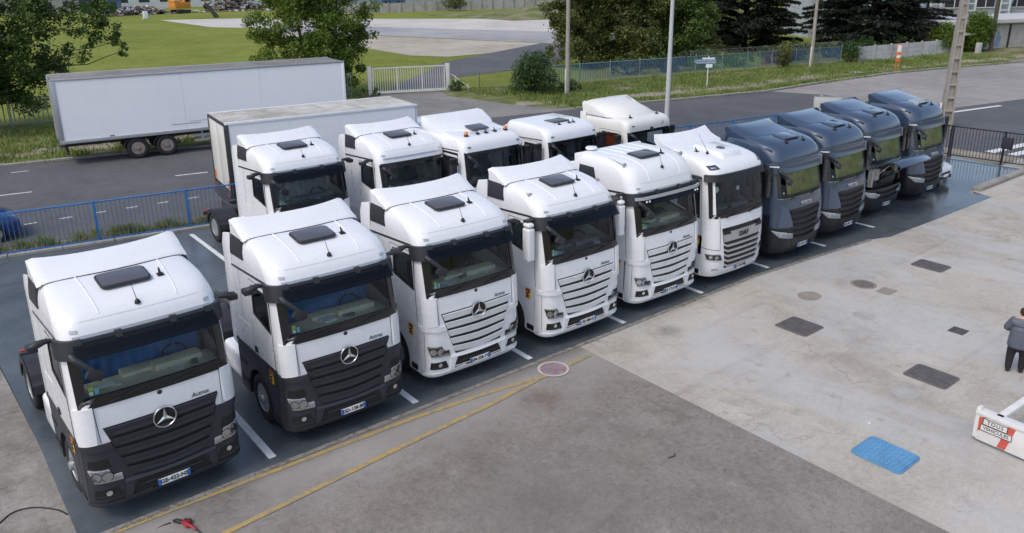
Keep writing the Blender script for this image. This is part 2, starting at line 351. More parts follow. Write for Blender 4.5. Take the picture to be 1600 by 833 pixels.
def conc_extra(nt, v, c):
    c = mixc(nt, fac(nt, spot(nt, v, 14.6, -4.4, 2.6, 2.6), .75), c, (0.475, 0.480, 0.480))
    c = mixc(nt, fac(nt, spot(nt, v, 17.5, -1.2, 2.8, 2.6), .65), c, (0.46, 0.47, 0.475))
    c = mixc(nt, fac(nt, spot(nt, v, 10.5, -2.2, 1.8, 1.8), .6), c, (0.44, 0.445, 0.445))
    c = mixc(nt, fac(nt, spot(nt, v, 11.4, -6.3, .9, 1.0), .55), c, (0.23, 0.205, 0.17))
    c = mixc(nt, fac(nt, spot(nt, v, 10.6, -8.2, 1.0, 1.2), .6), c, (0.21, 0.188, 0.16))
    c = mixc(nt, fac(nt, spot(nt, v, 9.9, -1.0, .45, .5), .8), c, (0.14, 0.13, 0.12))
    c = mixc(nt, fac(nt, spot(nt, v, 22.5, -2.0, 2.4, 2.4), .6), c, (0.24, 0.225, 0.20))
    t = ramp(nt, noise(nt, coord(nt, 'World', (0.9, 0.5, 1), 0.9), 0.42, 7, 0.7, 0.9), [(0.46, (0, 0, 0)), (0.66, (0.75,)*3)])
    c = mixc(nt, t, c, (0.45, 0.455, 0.455))
    t = ramp(nt, noise(nt, v, 0.9, 6, 0.7, 1.4), [(0.60, (0, 0, 0)), (0.74, (0.6,)*3)])
    c = mixc(nt, t, c, (0.22, 0.190, 0.150))
    t = ramp(nt, noise(nt, coord(nt, 'World', (1, 1, 1), 2.2), 0.35, 5, 0.6, 0.3), [(0.60, (0, 0, 0)), (0.75, (0.45,)*3)])
    return mixc(nt, t, c, (0.38, 0.29, 0.20))
ground_mat('yard_concrete', (0.413, 0.380, 0.321), (0.319, 0.290, 0.243), (0.496, 0.465, 0.407), big=0.28, mid=1.3, fine=45, rough=0.85, bump=0.18, grain=0.10, streak=((0.235, 0.212, 0.178), 0.35, 0.75), spots=((0.20, 0.18, 0.155), 0.9, 0.5), extra=conc_extra, crack=(0.22, .6))
def asph_extra(nt, v, c):
    c = mixc(nt, fac(nt, ymask(nt, v, -2.1, -.75, 2.4), .8), c, (0.315, 0.300, 0.280))
    c = mixc(nt, fac(nt, ymask(nt, v, -.62, -.34, .35, 3.0), .6), c, (0.150, 0.138, 0.120))
    c = mixc(nt, fac(nt, spot(nt, v, 5.25, -1.5, .60), .85), c, (0.150, 0.105, 0.078))
    c = mixc(nt, fac(nt, spot(nt, v, -1.2, -.75, .9), .8), c, (0.105, 0.095, 0.085))
    c = mixc(nt, fac(nt, spot(nt, v, 1.2, -1.0, .9), .55), c, (0.40, 0.385, 0.365))
    c = mixc(nt, fac(nt, ramp(nt, noise(nt, coord(nt, 'World', (.10, 1.6, 1), -.42), 1.0, 6, .7, .5), [(0.58, (0, 0, 0)), (0.72, (1, 1, 1))]), .35), c, (0.31, 0.295, 0.275))
    c = mixc(nt, fac(nt, spot(nt, v, 3.2, -4.2, 2.2, 2.4), .55), c, (0.165, 0.148, 0.135))
    t = ramp(nt, noise(nt, coord(nt, 'World', (0.8, 1.1, 1), 0.4), 0.55, 7, 0.72, 1.0), [(0.54, (0, 0, 0)), (0.74, (0.45,)*3)])
    c = mixc(nt, t, c, (0.275, 0.262, 0.248))
    t = ramp(nt, noise(nt, coord(nt, 'World', (1.0, 1.6, 1), 1.1), 0.8, 4, 0.6, 0.4), [(0.66, (0, 0, 0)), (0.80, (0.45,)*3)])
    return mixc(nt, t, c, (0.16, 0.12, 0.092))
ground_mat('yard_asphalt', (0.228, 0.205, 0.178), (0.178, 0.157, 0.135), (0.280, 0.255, 0.224), big=0.35, mid=1.6, fine=110, rough=0.85, bump=0.5, grain=0.24, spots=((0.34, 0.33, 0.31), 0.8, 0.5), extra=asph_extra, crack=(0.30, .5))
ground_mat('strip_concrete', (0.286, 0.270, 0.248), (0.193, 0.179, 0.163), (0.380, 0.363, 0.336), big=0.7, mid=2.2, fine=60, rough=0.88, bump=0.3, grain=0.16, streak=((0.12, 0.11, 0.095), 0.0, 0.7), spots=((0.13, 0.12, 0.10), 1.4, 0.6))
ground_mat('rough_concrete', (0.215, 0.197, 0.173), (0.131, 0.118, 0.100), (0.336, 0.320, 0.294), big=0.45, mid=1.3, fine=60, rough=0.9, bump=0.4, grain=0.18, streak=((0.09, 0.08, 0.07), 1.2, 0.6))
ground_mat('kerb_stone', (0.285, 0.270, 0.245), (0.19, 0.18, 0.16), (0.37, 0.355, 0.33), big=0.6, mid=2.5, fine=40, rough=0.9, bump=0.3, grain=0.15)
ground_mat('wall_concrete', (0.40, 0.38, 0.345), (0.30, 0.285, 0.26), (0.48, 0.465, 0.43), big=0.5, mid=1.5, fine=30, rough=0.9, bump=0.2, grain=0.1)
def wear(name, col, under, amt=0.5, scale=7.0):
    m, nt, out = nodes_of(name); v = coord(nt, 'World')
    b = nt.nodes.new('ShaderNodeBsdfPrincipled'); b.inputs['Roughness'].default_value = 0.75
    t = ramp(nt, noise(nt, v, scale, 8, 0.8, 0.8), [(amt-0.07, (0, 0, 0)), (amt+0.07, (1, 1, 1))])
    nt.links.new(mixc(nt, t, col, under), b.inputs['Base Color']); nt.links.new(b.outputs[0], out.inputs[0]); MATS[name] = m
wear('bay_white', (0.66, 0.68, 0.68), (0.26, 0.29, 0.31), 0.60)
wear('road_white', (0.68, 0.68, 0.66), (0.30, 0.30, 0.30), 0.58, 4)
wear('yellow_line', (0.45, 0.315, 0.10), (0.27, 0.235, 0.18), 0.51, 5.0)
wear('edge_grime', (0.105, 0.095, 0.080), (0.27, 0.25, 0.225), 0.47, 6.0)
wear('sign_red', (0.31, 0.15, 0.14), (0.30, 0.26, 0.24), 0.50)
wear('sign_blue', (0.16, 0.17, 0.28), (0.29, 0.22, 0.24), 0.48)
wear('sign_white', (0.52, 0.50, 0.47), (0.34, 0.32, 0.29), 0.58)

# ------------------------------------------------------------------ ground sheets, each 4 mm above the next
Z0 = -0.060
sheet('ground', [(-900, -300), (900, -300), (1500, 900), (900, 1600), (-900, 1600)], Z0, 'field_grass')
sheet('lot_concrete_ground', [(43.7, 162.3), (60.7, 154.6), (74.7, 136.1), (104.7, 104.1), (125, 92), (79.6, 77.2), (62.7, 113.8), (49.4, 120.3), (43.4, 131.1)], Z0+0.008, 'lot_concrete')
sheet('lot_asphalt_ground', [(49.1, 125.3), (62.7, 113.8), (79.6, 77.2), (90, 66), (75, 56), (64.4, 60.9), (63.8, 66.8), (53.9, 95.4), (44.2, 112.7)], Z0+0.012, 'lot_asphalt')
sheet('lot_dirt_ground', [(45.1, 109.8), (53.3, 94.2), (63.1, 66.1), (62.7, 62.5), (57.6, 60.2), (44.7, 59.9), (42.3, 64.0), (43.2, 75.0), (42.0, 100.1)], Z0+0.016, 'lot_dirt')
sheet('inner_drive', [(63.1, 66.1), (64.4, 60.9), (53.8, 49.5), (44.6, 45.8), (34.1, 44.3), (30.2, 38.6), (25.2, 40.2), (31.0, 46.0), (36.3, 50.6), (41.0, 55.5)], Z0+0.020, 'road_asphalt')
sheet('verge', [(-80, 43.5), (-0.5, 31.0), (4.6, 30.2), (8.8, 29.2), (20.5, 27.4), (31.3, 25.4), (38.1, 23.7), (47.3, 21.8), (56, 21.8), (65, 21.1), (73.5, 19.4), (82.2, 17.3), (140, 4),
      (140, 16), (98, 24.6), (86, 27.6), (70, 30), (56, 32), (49.5, 34), (40.7, 35.6), (30, 39.2), (3, 42), (-80, 56)], Z0+0.024, 'verge')
sheet('verge_path', [(28.9, 29.0), (39.0, 26.1), (52.2, 24.5), (69.3, 22.5), (90, 18.5), (90, 20.2), (69.3, 23.7), (52.3, 25.9), (39, 27.7), (30.4, 30.4)], Z0+0.028, 'dirt_path')
sheet('verge_path', [(-30, 38.3), (-0.3, 33.8), (6.5, 31.9), (16, 30.6), (20.2, 31.5), (16, 33.0), (6, 33.8), (-0.5, 35.0), (-30, 40.2)], Z0+0.028, 'dirt_path')
sheet('gate_apron', [(20.4, 27.3), (31.4, 25.3), (30.1, 27.0), (29.3, 29.6), (28.7, 33.2), (28.3, 36.0), (29.3, 38.2), (24.4, 40.0), (21.6, 37.8), (21.0, 32.0)], Z0+0.032, 'apron_asphalt')
ROADN = [(-80, 29.1), (-1.3, 16.95), (5.0, 15.97), (30.0, 12.1), (36.3, 11.1), (36.9, 3.4), (37.2, -40)]
ROADF = [(140, -60), (160, 0), (82.2, 17.2), (73.5, 19.3), (65.1, 21.0), (56, 21.7), (47.3, 21.7), (38.1, 23.6), (31.4, 25.3), (20.4, 27.3), (8.8, 29.1), (4.6, 30.1), (-0.5, 30.9), (-80, 43.4)]
sheet('road', ROADN+ROADF, Z0+0.036, 'road_asphalt')
sheet('road_old_surface', [(47.6, 21.6), (49.0, 18), (47.6, 14), (49.1, 9.75), (57, 8.2), (72, 5.6), (150, -7), (155, 0), (82.2, 17.1), (73.5, 19.2), (65.1, 20.9), (56, 21.6)], Z0+0.040, 'road_old')
# strip of pavement between fence and road
sheet('fence_strip', [(-80, 28.3), (-3.2, 16.1), (35.0, 10.15), (36.3, 11.1), (30.0, 12.1), (5.0, 15.97), (-1.3, 16.95), (-80, 29.1)], Z0+0.040, 'strip_concrete')
sheet('fence_dirt', [(35.0, 10.4), (36.9, 10.9), (37.3, -0.1), (35.2, -0.1)], Z0+0.044, 'dirt_path')
# yard
sheet('yard_concrete', [(7.55, -40), (60, -40), (37.2, 1.0), (7.55, 1.0)], Z0+0.048, 'yard_concrete')
sheet('yard_asphalt', [(-40, -40), (7.55, -40), (7.55, 1.0), (-40, 1.0)], Z0+0.048, 'yard_asphalt')
sheet('rough_ground', [(-40, -0.1), (-40, 22.4), (-3.2, 16.1), (-3.45, 8), (-3.30, 3.4), (-3.25, -0.9), (-40, -6)], Z0+0.052, 'rough_concrete')
# painted parking slab
sheet('parking_slab', [(-3.28, -0.28), (7.5, -0.16), (14.7, -0.10), (20.4, -0.55), (28.6, -0.50), (29.3, -0.02), (34.9, -0.02), (35.15, 3.5), (35.0, 10.2), (-3.2, 16.1), (-3.42, 7.6), (-3.30, 3.4)], Z0+0.060, 'slab_paint')

# ------------------------------------------------------------------ painted bay lines: one strip each
S = 3.1105
def strip(name, x0, y0, x1, y1, wd, z, m, parent=None):
    d = Vector((x1-x0, y1-y0)).normalized(); n = Vector((-d.y, d.x))*wd/2
    return sheet(name, [(x0+n.x, y0+n.y), (x0-n.x, y0-n.y), (x1-n.x, y1-n.y), (x1+n.x, y1+n.y)], z, m, parent=parent)
for i in range(8):
    strip('bay_line', i*S, 0.0, i*S+(0.01 if i != 1 else 0.03), 6.2 if i != 1 else 14.6, 0.145, Z0+0.064, 'bay_white')
for i in range(2, 6):
    strip('bay_line', i*S+0.03, 7.2, i*S+0.06, 13.6-i*0.2, 0.145, Z0+0.064, 'bay_white')
def polyline(name, pts, wd, z, m):
    b = MB(); L = []
    for i, p in enumerate(pts):
        a = Vector(pts[max(i-1, 0)]); c = Vector(pts[min(i+1, len(pts)-1)]); d = (c-a).normalized(); n = Vector((-d.y, d.x))*wd/2
        L.append(((p[0]+n.x, p[1]+n.y, z), (p[0]-n.x, p[1]-n.y, z)))
    for i in range(len(L)-1): b.add([L[i][0], L[i][1], L[i+1][1], L[i+1][0]], [(0, 1, 2, 3)])
    o = obj(name, b.mesh(name, [m], smooth=0)); o['kind'] = 'structure'; return o
polyline('yellow_line', [(-3.04, -0.36), (-1.85, -0.36), (-0.21, -0.40), (2.73, -0.46), (4.4, -0.60), (5.9, -0.80)], 0.11, Z0+0.058, 'yellow_line')
polyline('yellow_line', [(-2.6, -1.62), (-1.44, -1.52), (-0.08, -1.39), (2.22, -1.18), (4.16, -1.04), (5.80, -0.83), (7.42, -0.72)], 0.115, Z0+0.0615, 'yellow_line')
polyline('slab_edge_grime', [(-3.28, -0.30), (0, -.275), (3.5, -.235), (7.5, -.19), (11, -.16), (14.7, -.13), (17.5, -.35), (20.4, -.60)], 0.12, Z0+0.0605, 'edge_grime')
# round no-parking mark painted on the ground
nm = thing('painted_no_parking_mark', 'faded red and blue no parking disc painted on the asphalt by the yellow lines', 'ground marking', (6.30, -0.70, Z0+0.066))
def disc(b, r0, r1, z, n=40):
    vs = [(r*math.cos(2*PI*i/n), r*math.sin(2*PI*i/n), z) for r in (r0, r1) for i in range(n)]
    b.add(vs, [(i, (i+1) % n, n+(i+1) % n, n+i) for i in range(n)])
part('white_border', nm, 'sign_white', lambda b: disc(b, 0.30, 0.36, 0.000), smooth=0)
part('red_ring', nm, 'sign_red', lambda b: disc(b, 0.22, 0.305, 0.003), smooth=0)
part('blue_disc', nm, 'sign_blue', lambda b: disc(b, 0.002, 0.225, 0.006), smooth=0)
part('red_bar', nm, 'sign_red', lambda b: (b.box((0, 0, 0.009), (0.44, 0.06, 0.001), rot=Matrix.Rotation(0.8, 3, 'Z')), b.box((0, 0, 0.012), (0.44, 0.06, 0.001), rot=Matrix.Rotation(-0.8, 3, 'Z'))), smooth=0)
# road paint
for x0, y0, x1, y1 in [(-1.26, 24.97, -0.13, 24.8), (5.33, 23.75, 6.68, 23.5), (11.5, 22.7, 13, 22.45), (17.5, 21.7, 19, 21.45)]:
    strip('road_dash', x0, y0, x1, y1, 0.13, Z0+0.0415, 'road_white')
for k in range(8):
    x = -1.15+k*1.14; y = 19.74-0.03*k if k < 3 else 19.68-0.07*(k-2)
    strip('road_dash', x, y, x+0.42, y-0.01-0.02*(k > 2), 0.09, Z0+0.0415, 'road_white')
strip('road_stripe', 47.8, 8.95, 53.1, 8.0, 0.30, Z0+0.046, 'road_white')
strip('road_edge_dash', -0.3, 29.3, 0.4, 29.2, 0.10, Z0+0.0415, 'road_white')
for k in range(6):
    strip('crossing_bar', 37.6+k*0.15, 2.55-k*0.95, 42.2+k*0.1, 2.0-k*0.95, 0.46, Z0+0.0415, 'road_white')

# ------------------------------------------------------------------ kerbs
def kerb(name, pts, wd=0.22, h=0.13, seglen=1.0, z=Z0+0.03, cut=0.02):
    """kerb stones laid one by one along a line"""
    root = bpy.data.objects.new(name, None); COL.objects.link(root); root['kind'] = 'structure'
    for a, c in zip(pts[:-1], pts[1:]):
        A, B = Vector(a), Vector(c); L = (B-A).length; n = max(1, round(L/seglen)); d = (B-A)/n; ang = math.atan2(d.y, d.x)
        key = ('kerbstone', round(d.length, 2), wd, h)
        for i in range(n):
            p = A+d*(i+0.5)
            part('kerb_stone', root, 'kerb_stone', lambda b: b.box((0, 0, 0), (d.length-cut, wd, h)), key=key, loc=(p.x, p.y, z+h/2+random.uniform(-.012, .004)), rot=(0, 0, ang+random.uniform(-.008, .008)), bevel=0.02, seg=1, smooth=30)
    return root
kerb('far_kerb', [(-6, 31.85), (-0.5, 31.0), (4.6, 30.2), (8.8, 29.2), (20.4, 27.4)])
kerb('far_kerb', [(31.4, 25.45), (38.1, 23.75), (47.3, 21.85), (56, 21.85), (65.1, 21.15), (73.5, 19.45), (82.2, 17.35), (95, 14.4)], seglen=2.0)
kerb('fence_kerb', [(-5.2, 16.5), (4.0, 15.05), (12.0, 13.82), (20, 12.58), (34.9, 10.25)], wd=0.18, h=0.11, seglen=1.5, z=Z0+0.05)
kerb('slab_kerb', [(29.5, -0.16), (37.0, -0.16)], wd=0.34, h=0.16, seglen=1.5, z=Z0+0.04)
# sloping ramp lip at the front of the slab
def ramp_lip(b):
    b.add([(20.4, -0.56, 0.0), (28.6, -0.52, 0.0), (28.9, -0.92, -0.045), (22.0, -1.02, -0.045), (20.4, -0.80, -0.04), (28.75, -0.40, -0.07), (20.3, -0.40, -0.07)], [(0, 1, 2, 3, 4)])
sheet('slab_ramp', [(20.4, -0.56), (28.6, -0.52), (29.35, -0.05), (29.0, -0.95), (24.5, -0.92), (21.2, -0.85)], Z0+0.0565, 'slab_paint')
# ------------------------------------------------------------------ cab surface: horizontal slices with rounded front corners
class Surf:
    def __init__(s, rows, bow=0.06, yr=2.3):
        s.R = np.array(rows, float); s.bow = bow; s.yr = yr
    def q(s, z):
        R = s.R; return tuple(float(np.interp(z, R[:, 0], R[:, k])) for k in (1, 2, 3))
    def P(s, a, z, off=0.0):
        yf, w_, r = s.q(z); xi = w_-r; sg = 1 if a >= 0 else -1; A = abs(a); L = r*PI/2
        if A <= xi: x, y, n = A, yf, (0, -1)
        elif A <= xi+L:
            t = (A-xi)/r; x = xi+r*math.sin(t); y = yf+r*(1-math.cos(t)); n = (math.sin(t), -math.cos(t))
        else: x, y, n = w_, yf+r+(A-xi-L), (1, 0)
        y += s.bow*(x/1.25)**2
        return (sg*(x+off*n[0]), y+off*n[1], z)
    def quad(s, c):
        return lambda u, v, o: s.P(*bil(c, u, v), o)
    def side(s, sg, c):
        def f(u, v, o):
            y, z = bil(c, u, v); return (sg*(s.q(z)[1]+o), y, z)
        return f
def rect(a0, a1, z0, z1): return [(a0, z0), (a1, z0), (a1, z1), (a0, z1)]
FRONT = [-1, -.8, -.6, -.4, -.2, 0, .2, .4, .6, .8, 1]
ARC = [0, 14, 28, 42, 56, 73, 90]
def shell(b, S, zs, ys, skip, cap=True):
    """open grid over the cab surface; skip(kind, x_or_theta_or_y, zmid) drops window cells"""
    cols = []
    for y in reversed(ys): cols.append(('s', -1, y))
    for t in reversed(ARC): cols.append(('a', -1, t))
    for u in FRONT[1:-1]: cols.append(('f', 0, u))
    for t in ARC: cols.append(('a', 1, t))
    for y in ys: cols.append(('s', 1, y))
    def pt(c, z):
        yf, w_, r = S.q(z); xi = w_-r
        if c[0] == 'f': x = c[2]*xi; y = yf
        elif c[0] == 'a': t = math.radians(c[2]); x = c[1]*(xi+r*math.sin(t)); y = yf+r*(1-math.cos(t))
        else: x = c[1]*w_; return (x, max(c[2], yf+r+S.bow*(w_/1.25)**2+0.001), z)
        return (x, y+S.bow*(x/1.25)**2, z)
    n = len(cols); vs = [pt(c, z) for z in zs for c in cols]; fs = []
    for j in range(len(zs)-1):
        zm = (zs[j]+zs[j+1])/2
        for i in range(n-1):
            A, B = cols[i], cols[i+1]
            kind = 's' if 's' in (A[0], B[0]) else ('a' if 'a' == A[0] == B[0] else 'f')
            m = (A[2]+B[2])/2 if A[0] == B[0] else (A[2] if A[0] == 's' else B[2])
            if A[0] != B[0] and kind == 's': m = -1
            if skip(kind, m, zm): continue
            fs.append((j*n+i, j*n+i+1, (j+1)*n+i+1, (j+1)*n+i))
    if cap: fs.append(tuple((len(zs)-1)*n+i for i in range(n)))
    # rear wall
    for j in range(len(zs)-1): fs.append((j*n+n-1, j*n, (j+1)*n, (j+1)*n+n-1))
    b.add(vs, fs)
def ring(b, f, outer, inner, nu, off, th, mi=0):
    """four bars of a frame: outer and inner are corner lists bl br tr tl"""
    o, i = outer, inner
    for q in ([o[0], o[1], i[1], i[0]], [o[1], o[2], i[2], i[1]], [o[2], o[3], i[3], i[2]], [o[3], o[0], i[0], i[3]]):
        b.panel(f(q), nu, 2, off, th, mi)

# ------------------------------------------------------------------ shared running gear
def wheel_prof(r, w_):
    return [(r*.60, -w_/2+.015), (r*.64, -w_/2), (r*.86, -w_/2-.004), (r*.965, -w_/2+.02), (r, -w_/2+.05), (r, -w_*.2), (r*.975, -w_*.2), (r*.975, -w_*.16), (r, -w_*.16), (r, w_*.16), (r*.975, w_*.16), (r*.975, w_*.2), (r, w_*.2), (r, w_/2-.05), (r*.965, w_/2-.02), (r*.86, w_/2+.004), (r*.64, w_/2), (r*.60, w_/2-.015)]
def wheel(parent, x, y, side, r=0.5, w_=0.31, rim='rim_steel', steer=True, rz=0.0):
    pl = lambda px, py, h: (h, px, py)
    o = part('wheel', parent, 'rubber', lambda b: b.lathe(wheel_prof(r, w_), pl, 36, closed=True), key=('tyre', r, w_), loc=(x, y, r), rot=(0, 0, rz))
    def rimf(b):
        s = side; R = r*.61; h0 = s*(w_/2-.02); dep = -s*(0.03 if steer else 0.13)
        b.lathe([(R, h0), (R*.93, h0+s*.012), (R*.90, h0-s*.02), (R*.82, h0+dep-s*.02), (R*.52, h0+dep+s*.015), (R*.50, h0+dep+s*.03), (R*.30, h0+dep+s*.035), (R*.27, h0+dep+s*.09), (R*.16, h0+dep+s*.11), (0.001, h0+dep+s*.11)], pl, 36)
        for k in range(10):
            a = 2*PI*k/10; c = (h0+dep+s*.035, R*.41*math.cos(a), R*.41*math.sin(a)); b.box(c, (.035, .028, .028))
    part('rim', o, rim, rimf, key=('rim', r, w_, side, steer))
    def holes(b):
        s = side; R = r*.61; h0 = s*(w_/2-.02); dep = -s*(0.03 if steer else 0.13)
        for k in range(10):
            a = 2*PI*(k+.5)/10; rr = R*.67
            b.lathe([(R*.085, -.004), (R*.085, .004)], lambda px, py, h, a=a: (h0+dep+s*.008+h, rr*math.cos(a)+px, rr*math.sin(a)+py), 8)
    part('hand_hole', o, 'black', holes, key=('holes', r, w_, side, steer))
    return o
def chassis(t, tank='white_paint', fender='dark_plastic', axle1=1.43, axle2=5.1, rim='rim_steel'):
    def fr(b):
        for sx in (-1, 1): b.box((sx*.42, 3.5, .92), (.09, 5.6, .27))
        for y in (2.4, 3.2, 4.2, 5.6, 6.2): b.box((0, y, .92), (.84, .10, .16))
        b.box((0, 6.25, .72), (2.3, .07, .12))
        b.tube([(-1.0, axle2, .5), (1.0, axle2, .5)], .09); b.tube([(-1.0, axle1, .5), (1.0, axle1, .5)], .07)
        b.lathe([(.25, -.2), (.30, 0), (.25, .2)], lambda x, y, h: (x*.9, axle2+h, .52+y*.9), 14)
    part('chassis_frame', t, 'chassis', fr, key=('chassis', axle1, axle2), bevel=0.008, seg=1)
    part('engine_block', t, 'black', lambda b: (b.box((0, 1.25, 1.0), (.95, 1.9, .85)), b.box((0, .35, 1.0), (1.5, .25, .8))), key='engine', bevel=.05)
    def fifth(b):
        n = 20; pts = [(.45*math.cos(2*PI*i/n), .47*math.sin(2*PI*i/n)) for i in range(n)]
        b.prism(pts, lambda x, y, d: (x, axle2-.25+y, d), 1.13, 1.19); b.box((0, axle2-.25, 1.06), (.9, .4, .14))
    part('fifth_wheel', t, 'chassis', fifth, key=('fifth', axle2))
    def walk(b):
        b.box((0, 3.35, 1.09), (.85, .75, .03)); b.box((0, 2.75, 1.3), (.7, .12, .5))
    part('catwalk', t, 'silver', walk, key='catwalk')
    part('air_line', t, 'reflector_orange', lambda b: b.tube([(.25, 2.75, 1.9), (.3, 2.95, 1.55), (.25, 3.3, 1.3), (.15, 3.9, 1.25), (.1, 4.4, 1.22)], .018, 6), key='airline1')
    part('air_line', t, 'curtain_blue', lambda b: b.tube([(-.25, 2.75, 1.9), (-.3, 3.0, 1.5), (-.22, 3.4, 1.28), (-.12, 3.9, 1.24), (-.1, 4.4, 1.22)], .018, 6), key='airline2')
    for sx in (-1, 1):
        def tk(b): b.box((sx*.88, 3.0, .72), (.68, 1.05, .62))
        part('fuel_tank' if sx < 0 else 'battery_box', t, tank if sx < 0 else 'chassis', tk, key=('tank', sx), bevel=.12, seg=4)
        wheel(t, sx*1.07, axle1, sx, rim=rim); wheel(t, sx*1.06, axle2, sx, steer=False, rim=rim)
        wheel(t, sx*.73, axle2, sx, steer=False, rim=rim)
        def fen(b):
            n = 12; R = .60
            for k in range(n):
                a0 = PI*(.02+.96*k/n); a1 = PI*(.02+.96*(k+1)/n)
                pts = [(R*math.cos(a0), R*math.sin(a0)), (R*math.cos(a1), R*math.sin(a1)), ((R+.03)*math.cos(a1), (R+.03)*math.sin(a1)), ((R+.03)*math.cos(a0), (R+.03)*math.sin(a0))]
                b.prism(pts, lambda p, q_, d: (d, axle2+p, .5+q_), sx*.58, sx*1.24)
            for k in range(n):
                a0 = PI*(.02+.96*k/n); a1 = PI*(.02+.96*(k+1)/n)
                pts = [((R-.10)*math.cos(a0), (R-.10)*math.sin(a0)), ((R-.10)*math.cos(a1), (R-.10)*math.sin(a1)), ((R+.03)*math.cos(a1), (R+.03)*math.sin(a1)), ((R+.03)*math.cos(a0), (R+.03)*math.sin(a0))]
                b.prism(pts, lambda p, q_, d: (d, axle2+p, .5+q_), sx*1.22, sx*1.245)
        part('mudguard', t, fender, fen, key=('fender', sx, axle2), smooth=35)
        part('rear_lamp', t, 'red_lens', lambda b: b.box((sx*.95, 6.3, .74), (.36, .06, .13)), key=('rlamp', sx), bevel=.01)
def skirt(t, m, x=1.25, y0=.48, y1=2.45, z1=1.5, axle=1.43, key='act'):
    pts = [(y0, .33), (axle-.61, .33)]
    for k in range(13):
        a = PI*(1.06-1.12*k/12); pts.append((axle+.60*math.cos(a), .5+.60*math.sin(a)))
    pts += [(axle+.61, .36), (y1, .40), (y1, z1), (y0-.04, z1)]
    for sx in (-1, 1):
        part('side_skirt', t, m, lambda b: b.prism(pts, lambda p, q_, d: (d, p, q_), sx*(x-.10), sx*x), key=('skirt', key, sx), smooth=30)
        part('wheel_arch', t, 'black', lambda b: [b.prism([(axle+.66*math.cos(PI*k/10), .5+.64*math.sin(PI*k/10)), (axle+.66*math.cos(PI*(k+1)/10), .5+.64*math.sin(PI*(k+1)/10)), (axle+.62*math.cos(PI*(k+1)/10), .5+.60*math.sin(PI*(k+1)/10)), (axle+.62*math.cos(PI*k/10), .5+.60*math.sin(PI*k/10))], lambda p, q_, d: (d, p, q_), sx*.72, sx*(x-.02)) for k in range(10)], key=('arch', key, sx))
        def stp(b):
            b.panel(lambda u, v, o: (sx*(x+o), .50+.26*u, .36+.14*v), 1, 1, .004, 0)
            b.box((sx*(x-.02), y1-.22, .62), (.06, .36, .10)); b.box((sx*(x-.02), y1-.22, 1.02), (.06, .36, .08))
        part('step', t, 'black', stp, key=('step', key, sx), smooth=0)
def plate(t, txt, x, y, z, rz=0.0, wd=.52):
    p = part('number_plate', t, ('plate_white', 'plate_blue'), lambda b: (b.box((0, 0, 0), (wd, .012, .112), 0), b.box((-wd/2+.022, -.004, 0), (.044, .012, .108), 1), b.box((wd/2-.022, -.004, 0), (.044, .012, .108), 1)), key=('plate', wd), loc=(x, y, z), rot=(-.10, 0, rz), smooth=0)
    if txt:
        o = obj('plate_lettering', text_mesh(txt, .098, .002, 'black', bold=.002), p, (0, -.012, 0), (PI/2, 0, 0))
    return p
def sticker(t, x, y, z, sx=-1, tilt=0.0):
    def f(b):
        b.box((0, 0, 0), (.006, .17, .25), 0)
        b.box((sx*.004, 0, .085), (.006, .165, .07), 1)
        b.box((sx*.006, .01, -.03), (.006, .11, .035), 2, rot=Matrix.Rotation(.7, 3, 'X')); b.box((sx*.006, -.02, .02), (.006, .09, .03), 2, rot=Matrix.Rotation(-.5, 3, 'X')); b.box((sx*.006, .03, -.08), (.006, .06, .03), 2)
    return part('blind_spot_sticker', t, ('sticker_yellow', 'sticker_red', 'black'), f, key=('sticker', sx), loc=(x, y, z), rot=(0, 0, tilt), smooth=0)
def interior(t, S, z0, dash='dash_beige', curtain=None, back=None, seat='seat_dark', zt=3.2, wheelm='black'):
    w_ = 1.10
    part('dashboard', t, dash, lambda b: (b.box((0, .58, z0-.13), (2*w_, .56, .24)), b.box((.5, .66, z0+.04), (.8, .30, .12)), b.box((-.1, .80, z0-.15), (.55, .3, .4))), key=('dash', z0, dash), bevel=.04)
    part('cab_floor', t, 'dash_grey', lambda b: b.box((0, 1.25, 1.42), (2.3, 1.9, .05)), key='cabfloor')
    for sx in (-1, 1):
        def seatf(b):
            b.box((sx*.58, 1.18, 1.78), (.52, .52, .16)); b.box((sx*.58, 1.42, 2.16), (.50, .14, .70), rot=Matrix.Rotation(-.12, 3, 'X')); b.box((sx*.58, 1.50, 2.62), (.30, .10, .20)); b.box((sx*.58, 1.2, 1.56), (.4, .4, .3))
        part('seat', t, seat, seatf, key=('seat', sx), bevel=.05, seg=3)
    def sw(b):
        n = 20; pts = [(.55+.225*math.cos(2*PI*i/n), .86+.225*math.sin(2*PI*i/n)*.62, z0+.02+.225*math.sin(2*PI*i/n)*.75) for i in range(n+1)]
        b.tube(pts, .017, 6, cap=False); b.box((.55, .86, z0+.02), (.40, .03, .05)); b.tube([(.55, .70, z0-.1), (.55, .86, z0+.02)], .035, 8)
    part('steering_wheel', t, wheelm, sw, key=('steer', z0))
    part('cab_back_wall', t, back or 'cab_liner', lambda b: (b.box((0, 2.10, 2.25), (2.2, .06, 1.75)), b.box((0, 1.85, 1.85), (2.1, .5, .14))), key=('backwall', back), smooth=0)
    if curtain:
        def cu(b):
            n = 44
            def f(u, v, o): return (-1.02+2.04*u, 1.02+.018*math.sin(u*n*1.6)-.04*math.sin(u*PI), z0-.1+(zt-.12-z0)*v)
            b.panel(f, 90, 3)
        part('curtain', t, curtain, cu, key=('curtain', z0, curtain))
def lamp_disc(b, c, r, d=.05, mi=0, n=16):
    b.lathe([(r, 0), (r*.95, d*.3), (r*.6, d*.8), (.001, d)], lambda x, y, h: (c[0]+x, c[1]+h, c[2]+y), n, mi)
